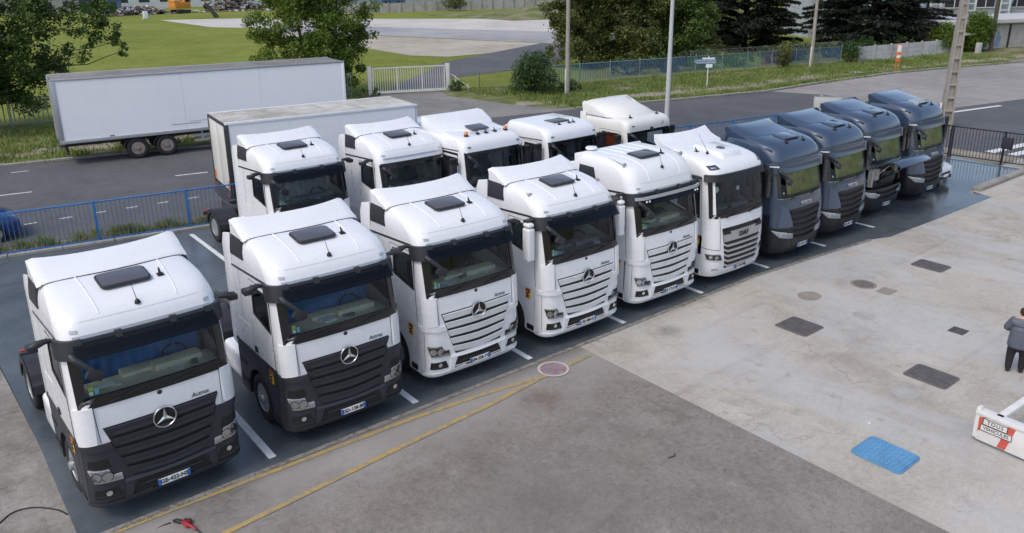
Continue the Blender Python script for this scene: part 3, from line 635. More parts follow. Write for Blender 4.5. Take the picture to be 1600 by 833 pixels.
def sdisc(b, S, a, z, r, off, mi=0, n=16, dome=.008):
    vs_ = [S.P(a+r*math.cos(2*PI*i/n), z+r*math.sin(2*PI*i/n), off) for i in range(n)]+[S.P(a, z, off+dome)]
    b.add(vs_, [(i, (i+1) % n, n) for i in range(n)], mi)
def cam_arm(t, x, y, z, sx, m='dark_plastic', ln=.34):
    def f(b):
        pts = [(sx*(x-.06), y+.02, z), (sx*(x+.12), y-.02, z+.06), (sx*(x+ln*.7), y-.04, z+.05), (sx*(x+ln), y-.04, z+.01)]
        b.tube(pts, [.035, .045, .065, .055], 8)
        b.box((sx*(x+ln*.95), y+.01, z-.01), (.15, .20, .10))
    return part('mirror_camera_arm', t, m, f, key=('camarm', x, y, z, sx, m, ln), bevel=.02, smooth=50)
def ramp_mirror(t, S, z, sx=-1, m='dark_plastic'):
    def f(b):
        p = S.P(sx*1.10, z, .10); q_ = S.P(sx*.95, z-.20, .20)
        b.tube([p, (p[0]*.97, p[1]-.10, p[2]-.05), q_, (q_[0]*.93, q_[1]-.01, q_[2]-.06)], [.06, .055, .05, .05], 8)
        b.box((q_[0]*.93, q_[1]-.01, q_[2]-.12), (.24, .09, .17), rot=Matrix.Rotation(-.5*sx, 3, 'Y'))
    part('kerb_mirror', t, m, f, key=('rampm', sx, z, m, round(S.q(z)[0], 3)), bevel=.02, smooth=50)
def wipers(t, S, z, n=2):
    for k in range(n):
        x0 = (-.75+1.0*k)
        def f(b):
            b.tube([S.P(x0, z-.06, .02), S.P(x0+.35, z+.01, .035), S.P(x0+.62, z+.03, .02)], .014, 5)
            b.panel(S.quad([(x0+.05, z+.02), (x0+.95, z+.03), (x0+.95, z+.05), (x0+.05, z+.04)]), 4, 1, .018, .012)
        part('wiper', t, 'black', f, key=('wiper', k, z, round(S.q(z)[0], 3)))
def side_glass(t, S, m, yw, trim='black', frame=None, gl='glass', key='', hz=1.62, hmat='black'):
    """door: panel with its gap lines, window rubber, glass and handle on each side. yw = (y0,y1,z_bottom_front,z_bottom_rear,z_top)"""
    y0, y1, zb0, zb1, zt = yw
    for sx in (-1, 1):
        inner = [(y0, zb0), (y1, zb1), (y1, zt), (y0+.10, zt)]
        outer = [(y0-.06, zb0-.05), (y1+.05, zb1-.05), (y1+.05, zt+.05), (y0+.02, zt+.05)]
        dfr = [(y0-.12, 1.5), (y1+.16, 1.5), (y1+.16, zt+.12), (y0-.02, zt+.12)]
        d = part('door', t, m, lambda b: ring(b, lambda c: S.side(sx, c), dfr, outer, 2, .012, .015), key=('door', key, sx), smooth=40)
        part('window_rubber', d, trim, lambda b: ring(b, lambda c: S.side(sx, c), outer, inner, 2, .016, .03), key=('drub', key, sx), smooth=40)
        part('window_glass', d, gl, lambda b: b.panel(S.side(sx, inner), 3, 3, .004), key=('dgl', key, sx), smooth=30)
        def gap(b):
            o = .016; k = .012
            for c in ([(dfr[0][0]-k, 1.5), (dfr[0][0], 1.5), (dfr[3][0], dfr[3][1]), (dfr[3][0]-k, dfr[3][1])], [(dfr[1][0], 1.5), (dfr[1][0]+k, 1.5), (dfr[2][0]+k, dfr[2][1]), (dfr[2][0], dfr[2][1])], [(dfr[3][0], dfr[3][1]), (dfr[2][0], dfr[2][1]), (dfr[2][0], dfr[2][1]+k), (dfr[3][0], dfr[3][1]+k)]):
                b.panel(S.side(sx, c), 1, 2, o-.006, .004)
        part('door_gap', d, 'black', gap, key=('dgap', key, sx), smooth=0)
        part('door_handle', d, hmat, lambda b: b.panel(S.side(sx, [(y1-.02, hz-.05), (y1+.12, hz-.07), (y1+.12, hz+.05), (y1, hz+.06)]), 2, 2, .03, .02), key=('dh', key, sx), bevel=.008)
def rrect(w_, d, r, n=4):
    out = []
    for cx, cy, a0 in ((w_/2-r, d/2-r, 0), (-w_/2+r, d/2-r, PI/2), (-w_/2+r, -d/2+r, PI), (w_/2-r, -d/2+r, 3*PI/2)):
        out += [(cx+r*math.cos(a0+PI/2*i/n), cy+r*math.sin(a0+PI/2*i/n)) for i in range(n+1)]
    return out
def hatch(t, S, x, y, z, w_=.76, d=.52, slope=.10, m='hatch_dark'):
    r = Matrix.Rotation(slope, 3, 'X')
    o = part('roof_hatch', t, 'dark_plastic', lambda b: b.prism(rrect(w_+.03, d+.03, .10), lambda p, q_, dd: (p, q_, dd), -.02, .018), key=('hatchf', w_, d), loc=(x, y, z), rot=(slope, 0, 0), bevel=.015, seg=2)
    part('hatch_glass', o, m, lambda b: b.prism(rrect(w_-.03, d-.03, .085), lambda p, q_, dd: (p, q_, dd), .0, .034), key=('hatchg', w_, d), bevel=.010, seg=2)
    return o
def antenna(t, x, y, z, h=.34, lean=.5, foot=True):
    def f(b):
        b.lathe([(.048, 0), (.045, .03), (.02, .07), (.001, .08)], lambda p, q_, hh: (p, q_, hh), 10)
        if h > .1: b.tube([(0, 0, .05), (-.02, lean*h*.5, h*.55), (-.04, lean*h, h)], [.008, .005, .004], 5)
    part('antenna', t, 'black', f, key=('ant', h, lean), loc=(x, y, z))
def fin(t, x, y, z):
    part('roof_aerial', t, 'black', lambda b: (b.box((0, 0, .01), (.10, .12, .03)), b.tube([(0, 0, .02), (0, .05, .12)], [.03, .012], 6)), key='fin', loc=(x, y, z), bevel=.008)
# ------------------------------------------------------------------ white tractor with the three-pointed star
ACT_LO = [(.28, .09, 1.215, .25), (.40, .015, 1.245, .27), (.46, 0, 1.25, .27), (.75, 0, 1.25, .27), (1.1, 0, 1.25, .27), (1.5, 0, 1.25, .26), (1.9, .03, 1.25, .24), (2.15, .06, 1.245, .235), (2.6, .14, 1.24, .23), (3.0, .21, 1.235, .23), (3.18, .24, 1.232, .24)]
ACT_STD = ACT_LO+[(3.26, .27, 1.232, .29), (3.34, .30, 1.23, .31), (3.42, .35, 1.225, .34), (3.49, .42, 1.215, .37), (3.55, .50, 1.20, .40), (3.60, .60, 1.185, .43), (3.645, .72, 1.165, .45), (3.685, .86, 1.14, .47), (3.72, 1.0, 1.11, .49), (3.75, 1.15, 1.07, .51), (3.775, 1.32, 1.02, .53), (3.795, 1.5, .95, .55)]
ACT_TALL = ACT_LO+[(3.30, .27, 1.232, .30), (3.45, .31, 1.23, .32), (3.58, .36, 1.225, .34), (3.68, .42, 1.215, .36), (3.76, .50, 1.20, .38), (3.82, .60, 1.185, .40), (3.865, .72, 1.165, .42), (3.90, .86, 1.14, .44), (3.93, 1.02, 1.10, .46), (3.95, 1.2, 1.03, .48), (3.962, 1.4, .95, .5)]
SA = {'std': Surf(ACT_STD, .06, 2.32), 'tall': Surf(ACT_TALL, .06, 2.32)}
def emblem(t, x, y, z, r=.175, back='black'):
    e = part('star_emblem', t, 'chrome', lambda b: (b.tube([(x+r*math.cos(2*PI*i/36), y, z+r*math.sin(2*PI*i/36)) for i in range(37)], .012, 8, cap=False)), key=('ering', x, y, z, r))
    part('emblem_disc', e, back, lambda b: b.lathe([(r*.99, 0), (r*.99, .012), (.001, .016)], lambda p, q_, h: (x+p, y+.02-h, z+q_), 36), key=('edisc', x, y, z, r))
    def star(b):
        for k in range(3):
            a = PI/2+2*PI*k/3; c, s = math.cos(a), math.sin(a)
            b.add([(x, y-.03, z), (x+(-.038)*s, y-.012, z+.038*c), (x+r*c*.97, y-.012, z+r*s*.97), (x+.038*s, y-.012, z-.038*c)], [(0, 1, 2), (0, 2, 3)])
        for k in range(3):
            a = PI/2+2*PI*(k+.5)/3; c, s = math.cos(a), math.sin(a)
            a0, a1 = PI/2+2*PI*k/3, PI/2+2*PI*(k+1)/3
    part('star', e, 'chrome', star, key=('star', x, y, z, r), smooth=0, fix=False)
def tractor_star(label, X, Y, rz=0.0, roof='std', body='white_paint', lower='grey_bumper', grille='grey_bumper', visor=True, plate_txt=None, curtain='curtain_blue', dash='dash_beige', mirror='cam', kerbm=True, sidelamps=False, gl='glass', slim=False, tank='white_paint', stick=True, seed=0):
    t = thing('tractor_truck', label, 'truck', (X, Y, Z0+.062), rz, 'tractor units parked on the slab')
    S = SA[roof]; dark = lower != body
    ys = [.50, .62, .9, 1.30, 1.6, 1.95, 2.32]
    zl = [.28, .36, .45, .6, .75, .95, 1.1, 1.3, 1.48]
    part('bumper', t, lower, lambda b: shell(b, S, zl, [.50], lambda k, m, z: (k == 's' and m > 0), cap=False), key=('abump', roof))
    zu = [1.48, 1.7, 1.9, 2.1, 2.22, 2.4, 2.6, 2.8, 2.97, 3.08, 3.18]+[r[0] for r in S.R if r[0] > 3.2]
    def skp(k, m, z):
        if 2.22 < z < 2.97:
            if k == 'f' or (k == 'a' and m < 28): return True
            if k == 's' and .5 < m < 1.3: return True
        return False
    part('cab_shell', t, body, lambda b: shell(b, S, zu, ys, skp), key=('ashell', roof), smooth=50)
    # windscreen surround, glass, dark band
    def surr(b):
        ring(b, S.quad, rect(-1.19, 1.19, 2.10, 3.06), [(-1.045, 2.27), (1.045, 2.27), (1.02, 2.93), (-1.02, 2.93)], 14, .014, .05)
    part('windscreen_frame', t, 'gloss_black', surr, key=('awf', roof), smooth=60)
    part('windscreen', t, gl, lambda b: b.panel(S.quad([(-1.05, 2.26), (1.05, 2.26), (1.03, 2.94), (-1.03, 2.94)]), 16, 4, -.004), key=('aws', roof), smooth=60)
    if visor:
        def vf(b):
            def f(u, v, o):
                a = -1.06+2.12*u; return S.P(a, 2.94+.24*v, .20-.17*v+o*.6)
            b.panel(f, 20, 3, 0, .015)
        part('sun_visor', t, 'glass_visor', vf, key=('avis', roof), smooth=60)
        def lip(b):
            b.panel(S.quad(rect(-1.26, 1.26, 3.14, 3.20)), 20, 1, .045, .05)
            for x in (-.42, .42): b.panel(S.quad(rect(x-.05, x+.05, 3.10, 3.23)), 1, 1, .07, .06)
            for sx in (-1, 1): b.panel(S.quad([(sx*.93, 2.93), (sx*1.42, 2.90), (sx*1.43, 3.20), (sx*.95, 3.22)]), 6, 2, .065, .06)
        part('visor_bracket', t, 'dark_plastic', lip, key=('alip', roof), smooth=45)
    else:
        part('windscreen_top_trim', t, 'gloss_black', lambda b: b.panel(S.quad(rect(-1.15, 1.15, 3.04, 3.10)), 16, 1, .012, .02), key=('atrim', roof))
    part('roof_lip', t, 'silver', lambda b: b.panel(S.quad(rect(-1.05, 1.05, 3.205, 3.25)), 16, 1, .012, .02), key=('arlip', roof), smooth=50)
    for sx in (-1, 1):
        part('marker_lamp', t, 'silver', lambda b: b.panel(S.quad(rect(sx*1.02-.05, sx*1.02+.05, 3.30, 3.345)), 2, 1, .014, .02), key=('amk', sx, roof))
        # cab corner air vanes
        def vane(b):
            b.panel(S.quad([(sx*1.02, 1.50), (sx*1.30, 1.47), (sx*1.30, 2.10), (sx*1.00, 2.12)]), 5, 4, .030, .035)
        part('corner_vane', t, body, vane, key=('avane', sx), smooth=45)
        if sx > 0: part('vane_slot', t, 'black', lambda b: [b.panel(S.quad([(sx*1.335, z), (sx*1.375, z-.01), (sx*1.375, z+.06), (sx*1.335, z+.07)]), 1, 1, .012, 0) for z in (1.55, 1.65, 1.75, 1.85, 1.95, 2.05)], key=('aslot', sx), smooth=0)
        part('side_band', t, 'gloss_black', lambda b: b.panel(S.side(sx, [(.58, 3.165), (2.30, 3.075), (2.30, 3.115), (.58, 3.21)]), 4, 1, .010, .012), key=('aband', sx, roof))
        part('roof_intake', t, 'dark_plastic', lambda b: (b.panel(lambda u, v, o: (sx*(1.215-.05*v**2+o), bil([(1.62, 3.36), (2.26, 3.34), (2.26, 3.74), (1.74, 3.73)], u, v)[0], bil([(1.62, 3.36), (2.26, 3.34), (2.26, 3.74), (1.74, 3.73)], u, v)[1]), 4, 4, .035, .09), b.panel(lambda u, v, o: (sx*(1.165-.26*v), 1.72+.54*u+.06*v, 3.74+.05*v+o), 3, 2, .03, .05)), key=('aint', sx, roof), bevel=.0, smooth=40)
        part('side_fairing', t, body, lambda b: b.prism([(2.30, 1.25), (2.72, 1.32), (2.74, 3.45), (2.66, 3.66), (2.30, 3.74)], lambda p, q_, d: (sx*(d-.03*max(0, (q_-3.2))), p, q_), 1.20, 1.238), key=('afair', sx), bevel=.012, smooth=40)
    for sx in (-1, 1):
        part('cab_seam', t, 'black', lambda b: (b.panel(S.side(sx, [(1.95, 1.52), (1.958, 1.52), (1.958, 3.08), (1.95, 3.08)]), 1, 3, .004, 0), b.panel(S.side(sx, [(2.26, 3.18), (2.268, 3.18), (2.268, 3.38), (2.26, 3.38)]), 1, 3, .006, 0)), key=('aseam', sx, roof), smooth=0)
        part('locker_door', t, body, lambda b: b.panel(S.side(sx, [(1.62, 1.62), (2.18, 1.62), (2.18, 2.02), (1.62, 2.02)]), 2, 2, .006, .006), key=('alock', sx, roof))
    part('roof_seam', t, 'silver', lambda b: b.panel(S.quad(rect(-1.30, 1.30, 3.432, 3.438)), 20, 1, .002, 0), key=('arseam', roof), smooth=0)
    side_glass(t, S, body, (.56, 1.28, 2.26, 2.42, 2.92), key='act'+roof, gl=gl)
    skirt(t, lower, key='act')
    part('skirt_rail', t, lower, lambda b: [b.panel(S.side(sx, [(.40, 1.42), (2.45, 1.42), (2.45, 1.50), (.40, 1.52)]), 2, 1, .014, .02) for sx in (-1, 1)], key='arail')
    # front grille
    gr = part('grille', t, 'black', lambda b: b.panel(S.quad([(-.60, .76), (.60, .76), (.91, 1.735), (-.91, 1.735)]), 8, 5, .006, .01), key='agr')
    wd = lambda k: .90-.30*k/5.2
    for k in range(5):
        zt_, zb_ = 1.72-.19*k, 1.72-.19*(k+1)+(.025 if grille == 'grey_bumper' else .045)
        def sl(b):
            def f(u, v, o):
                kk = k+(1-v); a = (u*2-1)*wd(kk); dip = -.055*(k/4)*(1-abs(u*2-1)**1.5)
                return S.P(a, zb_+(zt_-zb_)*v+dip, .012+.040*v+o)
            b.panel(f, 16, 2, 0, .03)
            if grille == 'grey_bumper':
                def f2(u, v, o):
                    kk = k+.55; a = (u*2-1)*(wd(kk)-.10); dip = -.055*(k/4)*(1-abs(u*2-1)**1.5)
                    return S.P(a, zb_+(zt_-zb_)*(.18+.35*v)+dip, .040+o)
                b.panel(f2, 16, 1, 0, .02)
        part('grille_slat', gr, grille, sl, key=('aslat', k, grille), smooth=35)
    e_y = S.q(1.63)[0]-.055
    emblem(t, 0, e_y, 1.63, .178)
    part('front_badge', t, 'dark_plastic', lambda b: lamp_disc(b, (0, S.q(2.04)[0]+.004, 2.04), .045, -.012), key='abadge')
    obj('model_lettering', text_mesh('Actros', .105, .003, 'dark_plastic', shear=.25), t, (.62, S.q(1.80)[0]+.008, 1.805), (PI/2-.05, 0, .03))
    # bumper furniture
    for s in (-1, 1): part('bumper_shelf', t, lower, lambda b: b.panel(S.quad([(s*.80, 1.36), (s*1.44, 1.38), (s*1.44, 1.475), (s*.84, 1.475)]), 6, 1, .034, .04), key=('ashelf', s), smooth=30)
    part('bumper_crossbar', t, lower, lambda b: b.panel(lambda u, v, o: S.P(-.74+1.48*u, .705+.055*v-.03*(1-abs(u*2-1)**2), .045-.02*v+o), 16, 1, 0, .05), key=('across',), smooth=30)
    part('bumper_chin', t, lower, lambda b: b.panel(lambda u, v, o: S.P(-1.34+2.68*u, .345+.055*v, .040-.012*v+o), 26, 1, 0, .05), key=('achin',), smooth=30)
    for s in (-1, 1):
        part('bumper_pillar', t, lower, lambda b: b.panel(S.quad([(s*.66, .40), (s*.76, .40), (s*.72, .74), (s*.58, .72)]), 2, 3, .030, .03), key=('apil', s), smooth=30)
        part('panel_gap', t, 'black', lambda b: (b.panel(S.quad([(s*.965, 1.50), (s*.975, 1.50), (s*.995, 2.10), (s*.985, 2.10)]), 1, 4, .005, 0), b.panel(S.quad([(s*1.30, .40), (s*1.308, .40), (s*1.308, 1.36), (s*1.30, 1.36)]), 1, 4, .004, 0)), key=('apgap', s), smooth=0)
    ink = part('bumper_intake', t, 'black', lambda b: b.panel(S.quad([(-.66, .40), (.66, .40), (.52, .70), (-.52, .70)]), 8, 2, .006, .01), key='aink')
    part('intake_bar', ink, 'dark_plastic', lambda b: b.panel(S.quad(rect(-.50, .50, .54, .58)), 8, 1, .02, .02), key='aibar')
    part('bumper_lip', t, lower, lambda b: [b.panel(S.quad([(s*.34, .37), (s*.74, .36), (s*.74, .42), (s*.34, .43)]), 3, 1, .035, .04) for s in (-1, 1)]+[b.panel(S.quad(rect(-1.15, 1.15, .28, .345)), 14, 1, .012, .02)], key='alip2', smooth=40)
    plate(t, plate_txt, 0, S.q(.48)[0]-.05, .485)
    for sx in (-1, 1):
        h = part('headlight', t, 'lamp_silver' if dark else 'lamp_dark', lambda b: (b.panel(S.quad([(sx*.85, .775), (sx*1.16, .80), (sx*1.24, 1.03), (sx*.93, 1.01)]), 5, 3, .012, .03), b.panel(S.quad([(sx*.745, .765), (sx*.86, .775), (sx*.89, .89), (sx*.755, .885)]), 2, 1, .012, .03)), key=('ahl', sx), smooth=40)
        def bowls(b):
            for a, z, r in ((1.12, .905, .070), (.965, .89, .078)): sdisc(b, S, sx*a, z, r, .016)
            b.panel(S.quad([(sx*.765, .785), (sx*.90, .79), (sx*.90, .83), (sx*.765, .82)]), 2, 1, .018, 0)
            b.panel(S.quad([(sx*.96, .985), (sx*1.20, 1.00), (sx*1.20, 1.02), (sx*.96, 1.005)]), 3, 1, .018, 0)
            b.panel(S.quad([(sx*.88, .79), (sx*1.12, .81), (sx*1.13, .83), (sx*.88, .81)]), 3, 1, .018, 0)
        part('lamp_ring', h, 'black', lambda b: [sdisc(b, S, sx*a, z, r, .0145, dome=0) for a, z, r in ((1.12, .905, .082), (.965, .89, .090))], key=('ahring', sx), smooth=0)
        part('reflector', h, 'chrome', bowls, key=('ahb', sx), smooth=50)
        part('lens', h, 'lens', lambda b: (b.panel(S.quad([(sx*.85, .775), (sx*1.16, .80), (sx*1.24, 1.03), (sx*.93, 1.01)]), 5, 3, .036), b.panel(S.quad([(sx*.745, .765), (sx*.86, .775), (sx*.89, .89), (sx*.755, .885)]), 2, 1, .036)), key=('ahlens', sx))
        fg = part('fog_lamp_recess', t, 'black', lambda b: b.panel(S.quad([(sx*.78, .48), (sx*1.20, .50), (sx*1.18, .66), (sx*.84, .65)]), 4, 2, .008, .01), key=('afr', sx))
        part('fog_lamp', fg, 'chrome', lambda b: sdisc(b, S, sx*.98, .585, .045, .014), key=('afl', sx))
        part('recess_bar', fg, 'dark_plastic', lambda b: b.panel(S.quad([(sx*.84, .515), (sx*1.16, .53), (sx*1.16, .55), (sx*.84, .54)]), 3, 1, .016, .01), key=('afb', sx))
        part('headlight_recess', t, 'black' if dark else body, lambda b: b.panel(S.quad([(sx*.88, 1.03), (sx*1.22, 1.05), (sx*1.22, 1.20), (sx*.92, 1.20)]), 4, 1, .004, .006), key=('ahr', sx, dark))
        part('turn_lamp', t, 'reflector_orange', lambda b: b.box((sx*1.255, .72, 1.18), (.02, .10, .05)), key=('aturn', sx), bevel=.006)
    if stick:
        sticker(t, -1.262, .70, 1.28)
    for sx in (-1, 1):
        def rrib(b):
            zs_ = [z for z in S.R[:, 0] if z > 3.44]
            b.tube([(sx*(.60+.06*i/len(zs_)), S.q(z)[0]+S.bow*(.6/1.25)**2, z+.001) for i, z in enumerate(zs_)], .011, 6)
        part('roof_crease', t, body, rrib, key=('arrib', sx, roof))
    # roof furniture
    hz = {'std': 3.735, 'tall': 3.93}[roof]
    hatch(t, S, -.03, 1.09, hz+.025, slope=.13 if roof == 'std' else .05)
    antenna(t, -.02, .44, {'std': 3.50, 'tall': 3.70}[roof], .36, .25); fin(t, .52, .95, {'std': 3.70, 'tall': 3.915}[roof])
    if roof == 'std':
        def defl(b):
            n = 24
            def sec(u):
                x = (u*2-1)*1.20; e = abs(u*2-1); back = .20*e**2.2; rise = .035*e**3
                fall = max(0, (e-.90)/.10)
                y0 = 1.46+.16*e**2-.0*fall; 
                prof = [(y0, 3.755), (y0+.03, 3.80), (y0+.14, 3.835), (y0+.27, 3.875+rise*.4), (y0+.38, 3.93+rise*.7), (2.06+back, 4.005+rise), (2.08+back, 4.01+rise), (2.09+back, 3.985+rise), (2.05+back, 3.90), (2.06+back, 3.70)]
                return [(x*(1-.00*fall), p[0], p[1]-(.045*fall**2 if i < 8 else 0)) for i, p in enumerate(prof)]
            secs = [sec(i/n) for i in range(n+1)]; k = len(secs[0])
            vs = [p for s_ in secs for p in s_]
            fs = [(i*k+j, i*k+j+1, (i+1)*k+j+1, (i+1)*k+j) for i in range(n) for j in range(k-1)]
            fs += [tuple(range(k)), tuple(n*k+j for j in range(k))[::-1]]
            b.add(vs, fs)
        d = part('roof_deflector', t, body, defl, key='adefl', smooth=50)
        part('deflector_gap', d, 'black', lambda b: b.tube([((u*2-1)*1.13, 1.455+.16*abs(u*2-1)**2, 3.795-.05*abs(u*2-1)**4) for u in [i/16 for i in range(17)]], .012, 5), key='adgap')
    else:
        part('roof_rib', t, body, lambda b: [b.box((x, 1.85, 3.965), (.06, .85, .02)) for x in (-.66, -.33, 0, .33, .66)], key='arib', bevel=.008)
        part('rear_roof_edge', t, body, lambda b: b.prism([(2.0, 3.5), (2.5, 3.5), (2.52, 3.90), (2.30, 3.96)], lambda p, q_, d: (d, p, q_), -1.18, 1.18), key='aredge', bevel=.03)
        part('satellite_dome', t, 'white_paint', lambda b: b.lathe([(.16, 0), (.165, .03), (.14, .06), (.001, .07)], lambda x, y, h: (-.75+x, 2.3+y, 3.99+h), 20), key='sat')
        part('grey_lip_bar', t, 'silver', lambda b: b.panel(S.quad(rect(-1.16, 1.16, 3.07, 3.14)), 16, 1, .17, .05), key='alipbar', smooth=60)
        for x in (-.98, -.88, .88, .98):
            part('visor_lamp', t, 'led_white', lambda b: lamp_disc(b, S.P(x, 3.03, .20), .03, -.02), key=('vl', x))
    if sidelamps:
        for sx in (-1, 1):
            y, z = (1.12, 3.62) if roof == 'std' else (1.05, 3.86)
            part('air_horn', t, 'silver', lambda b: (b.tube([(sx*1.02, y+.35, z+.06), (sx*1.06, y-.05, z+.02), (sx*1.08, y-.22, z+.0)], [.022, .024, .026], 8), b.lathe([(.026, 0), (.05, .06), (.065, .10)], lambda p, q_, h: (sx*1.08+p, y-.20-h, z+q_), 12), b.box((sx*1.03, y+.3, z+.03), (.07, .07, .08))), key=('horn', sx, roof))
    # outside fittings
    for sx in (-1, 1):
        if mirror == 'cam': cam_arm(t, 1.24, .62, 3.13, sx, 'dark_plastic')
        elif mirror == 'white':
            def mir(b):
                b.box((sx*1.47, .42, 2.62), (.20, .24, .78)); b.box((sx*1.47, .42, 3.08), (.18, .22, .10))
            o = part('door_mirror', t, body, mir, key=('mirw', sx), bevel=.06, seg=3)
            part('mirror_arm', o, 'dark_plastic', lambda b: (b.tube([(sx*1.22, .58, 3.10), (sx*1.40, .48, 3.12), (sx*1.47, .44, 3.05)], .03, 6), b.tube([(sx*1.22, .55, 2.32), (sx*1.45, .44, 2.30)], .03, 6), b.box((sx*1.40, .50, 3.13), (.2, .14, .10))), key=('mira', sx))
    if kerbm: ramp_mirror(t, S, 3.02 if visor else 3.0)
    wipers(t, S, 2.20)
    def papers(b):
        b.panel(S.quad(rect(-.99, -.93, 2.30, 2.36)), 1, 1, -.012, 0, 0); b.panel(S.quad(rect(-.99, -.92, 2.37, 2.44)), 1, 1, -.012, 0, 1); b.panel(S.quad(rect(-.91, -.85, 2.30, 2.40)), 1, 1, -.012, 0, 2)
    part('windscreen_sticker', t, ('paper_white', 'paper_green', 'paper_cyan'), papers, key=('apap', roof), smooth=0)
    interior(t, S, 2.20, dash, curtain, zt=3.05)
    rr = random.Random(seed)
    def clutter(b):
        for k in range(5):
            b.box((rr.uniform(-.9, .9), rr.uniform(.42, .6), 2.18), (rr.uniform(.10, .3), rr.uniform(.08, .2), rr.uniform(.02, .12)), k % 2, rot=Matrix.Rotation(rr.uniform(-1, 1), 3, 'Z'))
    part('dashboard_clutter', t, ('paper_white', 'dash_grey'), clutter, smooth=0)
    chassis(t, tank)
    return t
tractor_star('white tractor unit with dark grey bumper, plate GE 422 NS, leftmost of front row', -1.76, -.16, .032, plate_txt='GE-422-NS', seed=1)
tractor_star('white tractor unit with dark grey bumper, plate GD 138 BP, second in front row', 1.63, -.08, .0, plate_txt='GD-138-BP', seed=2)
tractor_star('all white star-badged tractor unit with camera mirrors, third in the front row', 4.80, .08, .0, lower='white_paint', grille='white_paint', plate_txt='GM-358-TC', curtain=None, seed=3)
tractor_star('all white star-badged tractor unit with big white door mirror, fourth in the front row', 7.99, .01, .0, lower='white_paint', grille='white_paint', plate_txt='EE-408-FJ', curtain=None, mirror='white', sidelamps=True, dash='dash_grey', seed=4)
tractor_star('white star-badged tractor unit with tall flat roof and dome, fifth in the front row', 11.08, .06, .0, roof='tall', lower='white_paint', grille='white_paint', plate_txt='EZ-172-KA', curtain=None, sidelamps=True, seed=5)
tractor_star('white star-badged tractor unit with wide black visor, leftmost of the back row', 4.89, 8.17, .028, lower='white_paint', grille='white_paint', curtain='curtain_grey', mirror='cam', dash='dash_grey', seed=6)
tractor_star('white star-badged tractor unit without visor, second from left in the back row', 8.10, 7.59, .02, lower='white_paint', grille='white_paint', visor=False, curtain=None, dash='dash_grey', seed=7)
# ------------------------------------------------------------------ the other makes of tractor unit
def basic_cab(t, S, key, body, lower, zsplit, ws, door, visor_top=None, gl='glass', skirt_top=1.5, band=True, frame='gloss_black', hmat='black', zlo=.30):
    """bumper, cab shell with openings, windscreen and doors. ws=(half width, z bottom, z top)"""
    hw, zb, zt = ws; y0, y1, zb0, zb1, zdt = door
    ys = [y0-.04, y0+.10, .9, y1+.02, 1.6, 1.95, S.yr]
    zl = [zlo, zlo+.08, .5, .75, .95, zsplit]
    part('bumper', t, lower, lambda b: shell(b, S, zl, [y0-.04], lambda k, m, z: (k == 's' and m > 0), cap=False), key=(key, 'bump'))
    zw0, zw1 = zb-.03, zt+.03
    zu = sorted(set([zsplit, 1.3, 1.5, 1.7, 1.9, zw0, zw0+.2, (zw0+zw1)/2, zw1-.2, zw1]+[r[0] for r in S.R if r[0] > zw1+.02]))
    def skp(k, m, z):
        if z < 1.45 and k == 's' and m > 0: return True
        if zw0 < z < zw1:
            if k == 'f' or (k == 'a' and m < 28): return True
            if k == 's' and y0 < m < y1: return True
        return False
    part('cab_shell', t, body, lambda b: shell(b, S, zu, ys, skp), key=(key, 'shell'), smooth=50)
    part('windscreen_frame', t, frame, lambda b: ring(b, S.quad, rect(-hw-.10, hw+.10, zb-.08, zt+.07), [(-hw, zb+.03), (hw, zb+.03), (hw-.02, zt-.03), (-hw+.02, zt-.03)], 14, .012, .05), key=(key, 'wf'), smooth=60)
    part('windscreen', t, gl, lambda b: b.panel(S.quad(rect(-hw-.01, hw+.01, zb+.02, zt-.02)), 16, 4, -.004), key=(key, 'ws'), smooth=60)
    side_glass(t, S, body, door, key=key, gl='glass_dark' if gl == 'glass_dark' else 'glass', hmat=hmat)
    skirt(t, lower if skirt_top < 1.4 else body, z1=1.5, y1=2.4, key=key)
    wipers(t, S, zb-.03)
def cyl_beacon(t, x, y, z):
    o = part('beacon', t, 'dark_plastic', lambda b: b.lathe([(.075, 0), (.08, .035), (.065, .05)], lambda p, q_, h: (p, q_, h), 16), key='beacb', loc=(x, y, z))
    part('beacon_lens', o, 'amber', lambda b: b.lathe([(.062, .05), (.06, .105), (.04, .135), (.001, .142)], lambda p, q_, h: (p, q_, h), 16), key='beacl')
def slab_mirror(t, x, y, z, sx, m='black', h=.62, w_=.26):
    o = part('door_mirror', t, m, lambda b: b.box((sx*(x+.28), y, z), (w_, .16, h)), key=('smir', x, y, z, sx, m, h), bevel=.05, seg=3)
    part('mirror_arm', o, 'black', lambda b: (b.tube([(sx*(x-.02), y+.12, z+h*.42), (sx*(x+.22), y, z+h*.42), (sx*(x+.26), y+.05, z), (sx*(x+.22), y, z-h*.42), (sx*(x-.02), y+.12, z-h*.42)], .025, 6), b.box((sx*(x+.27), y-.0, z+h*.55), (.24, .15, .24))), key=('smira', x, y, z, sx, h), bevel=.015)

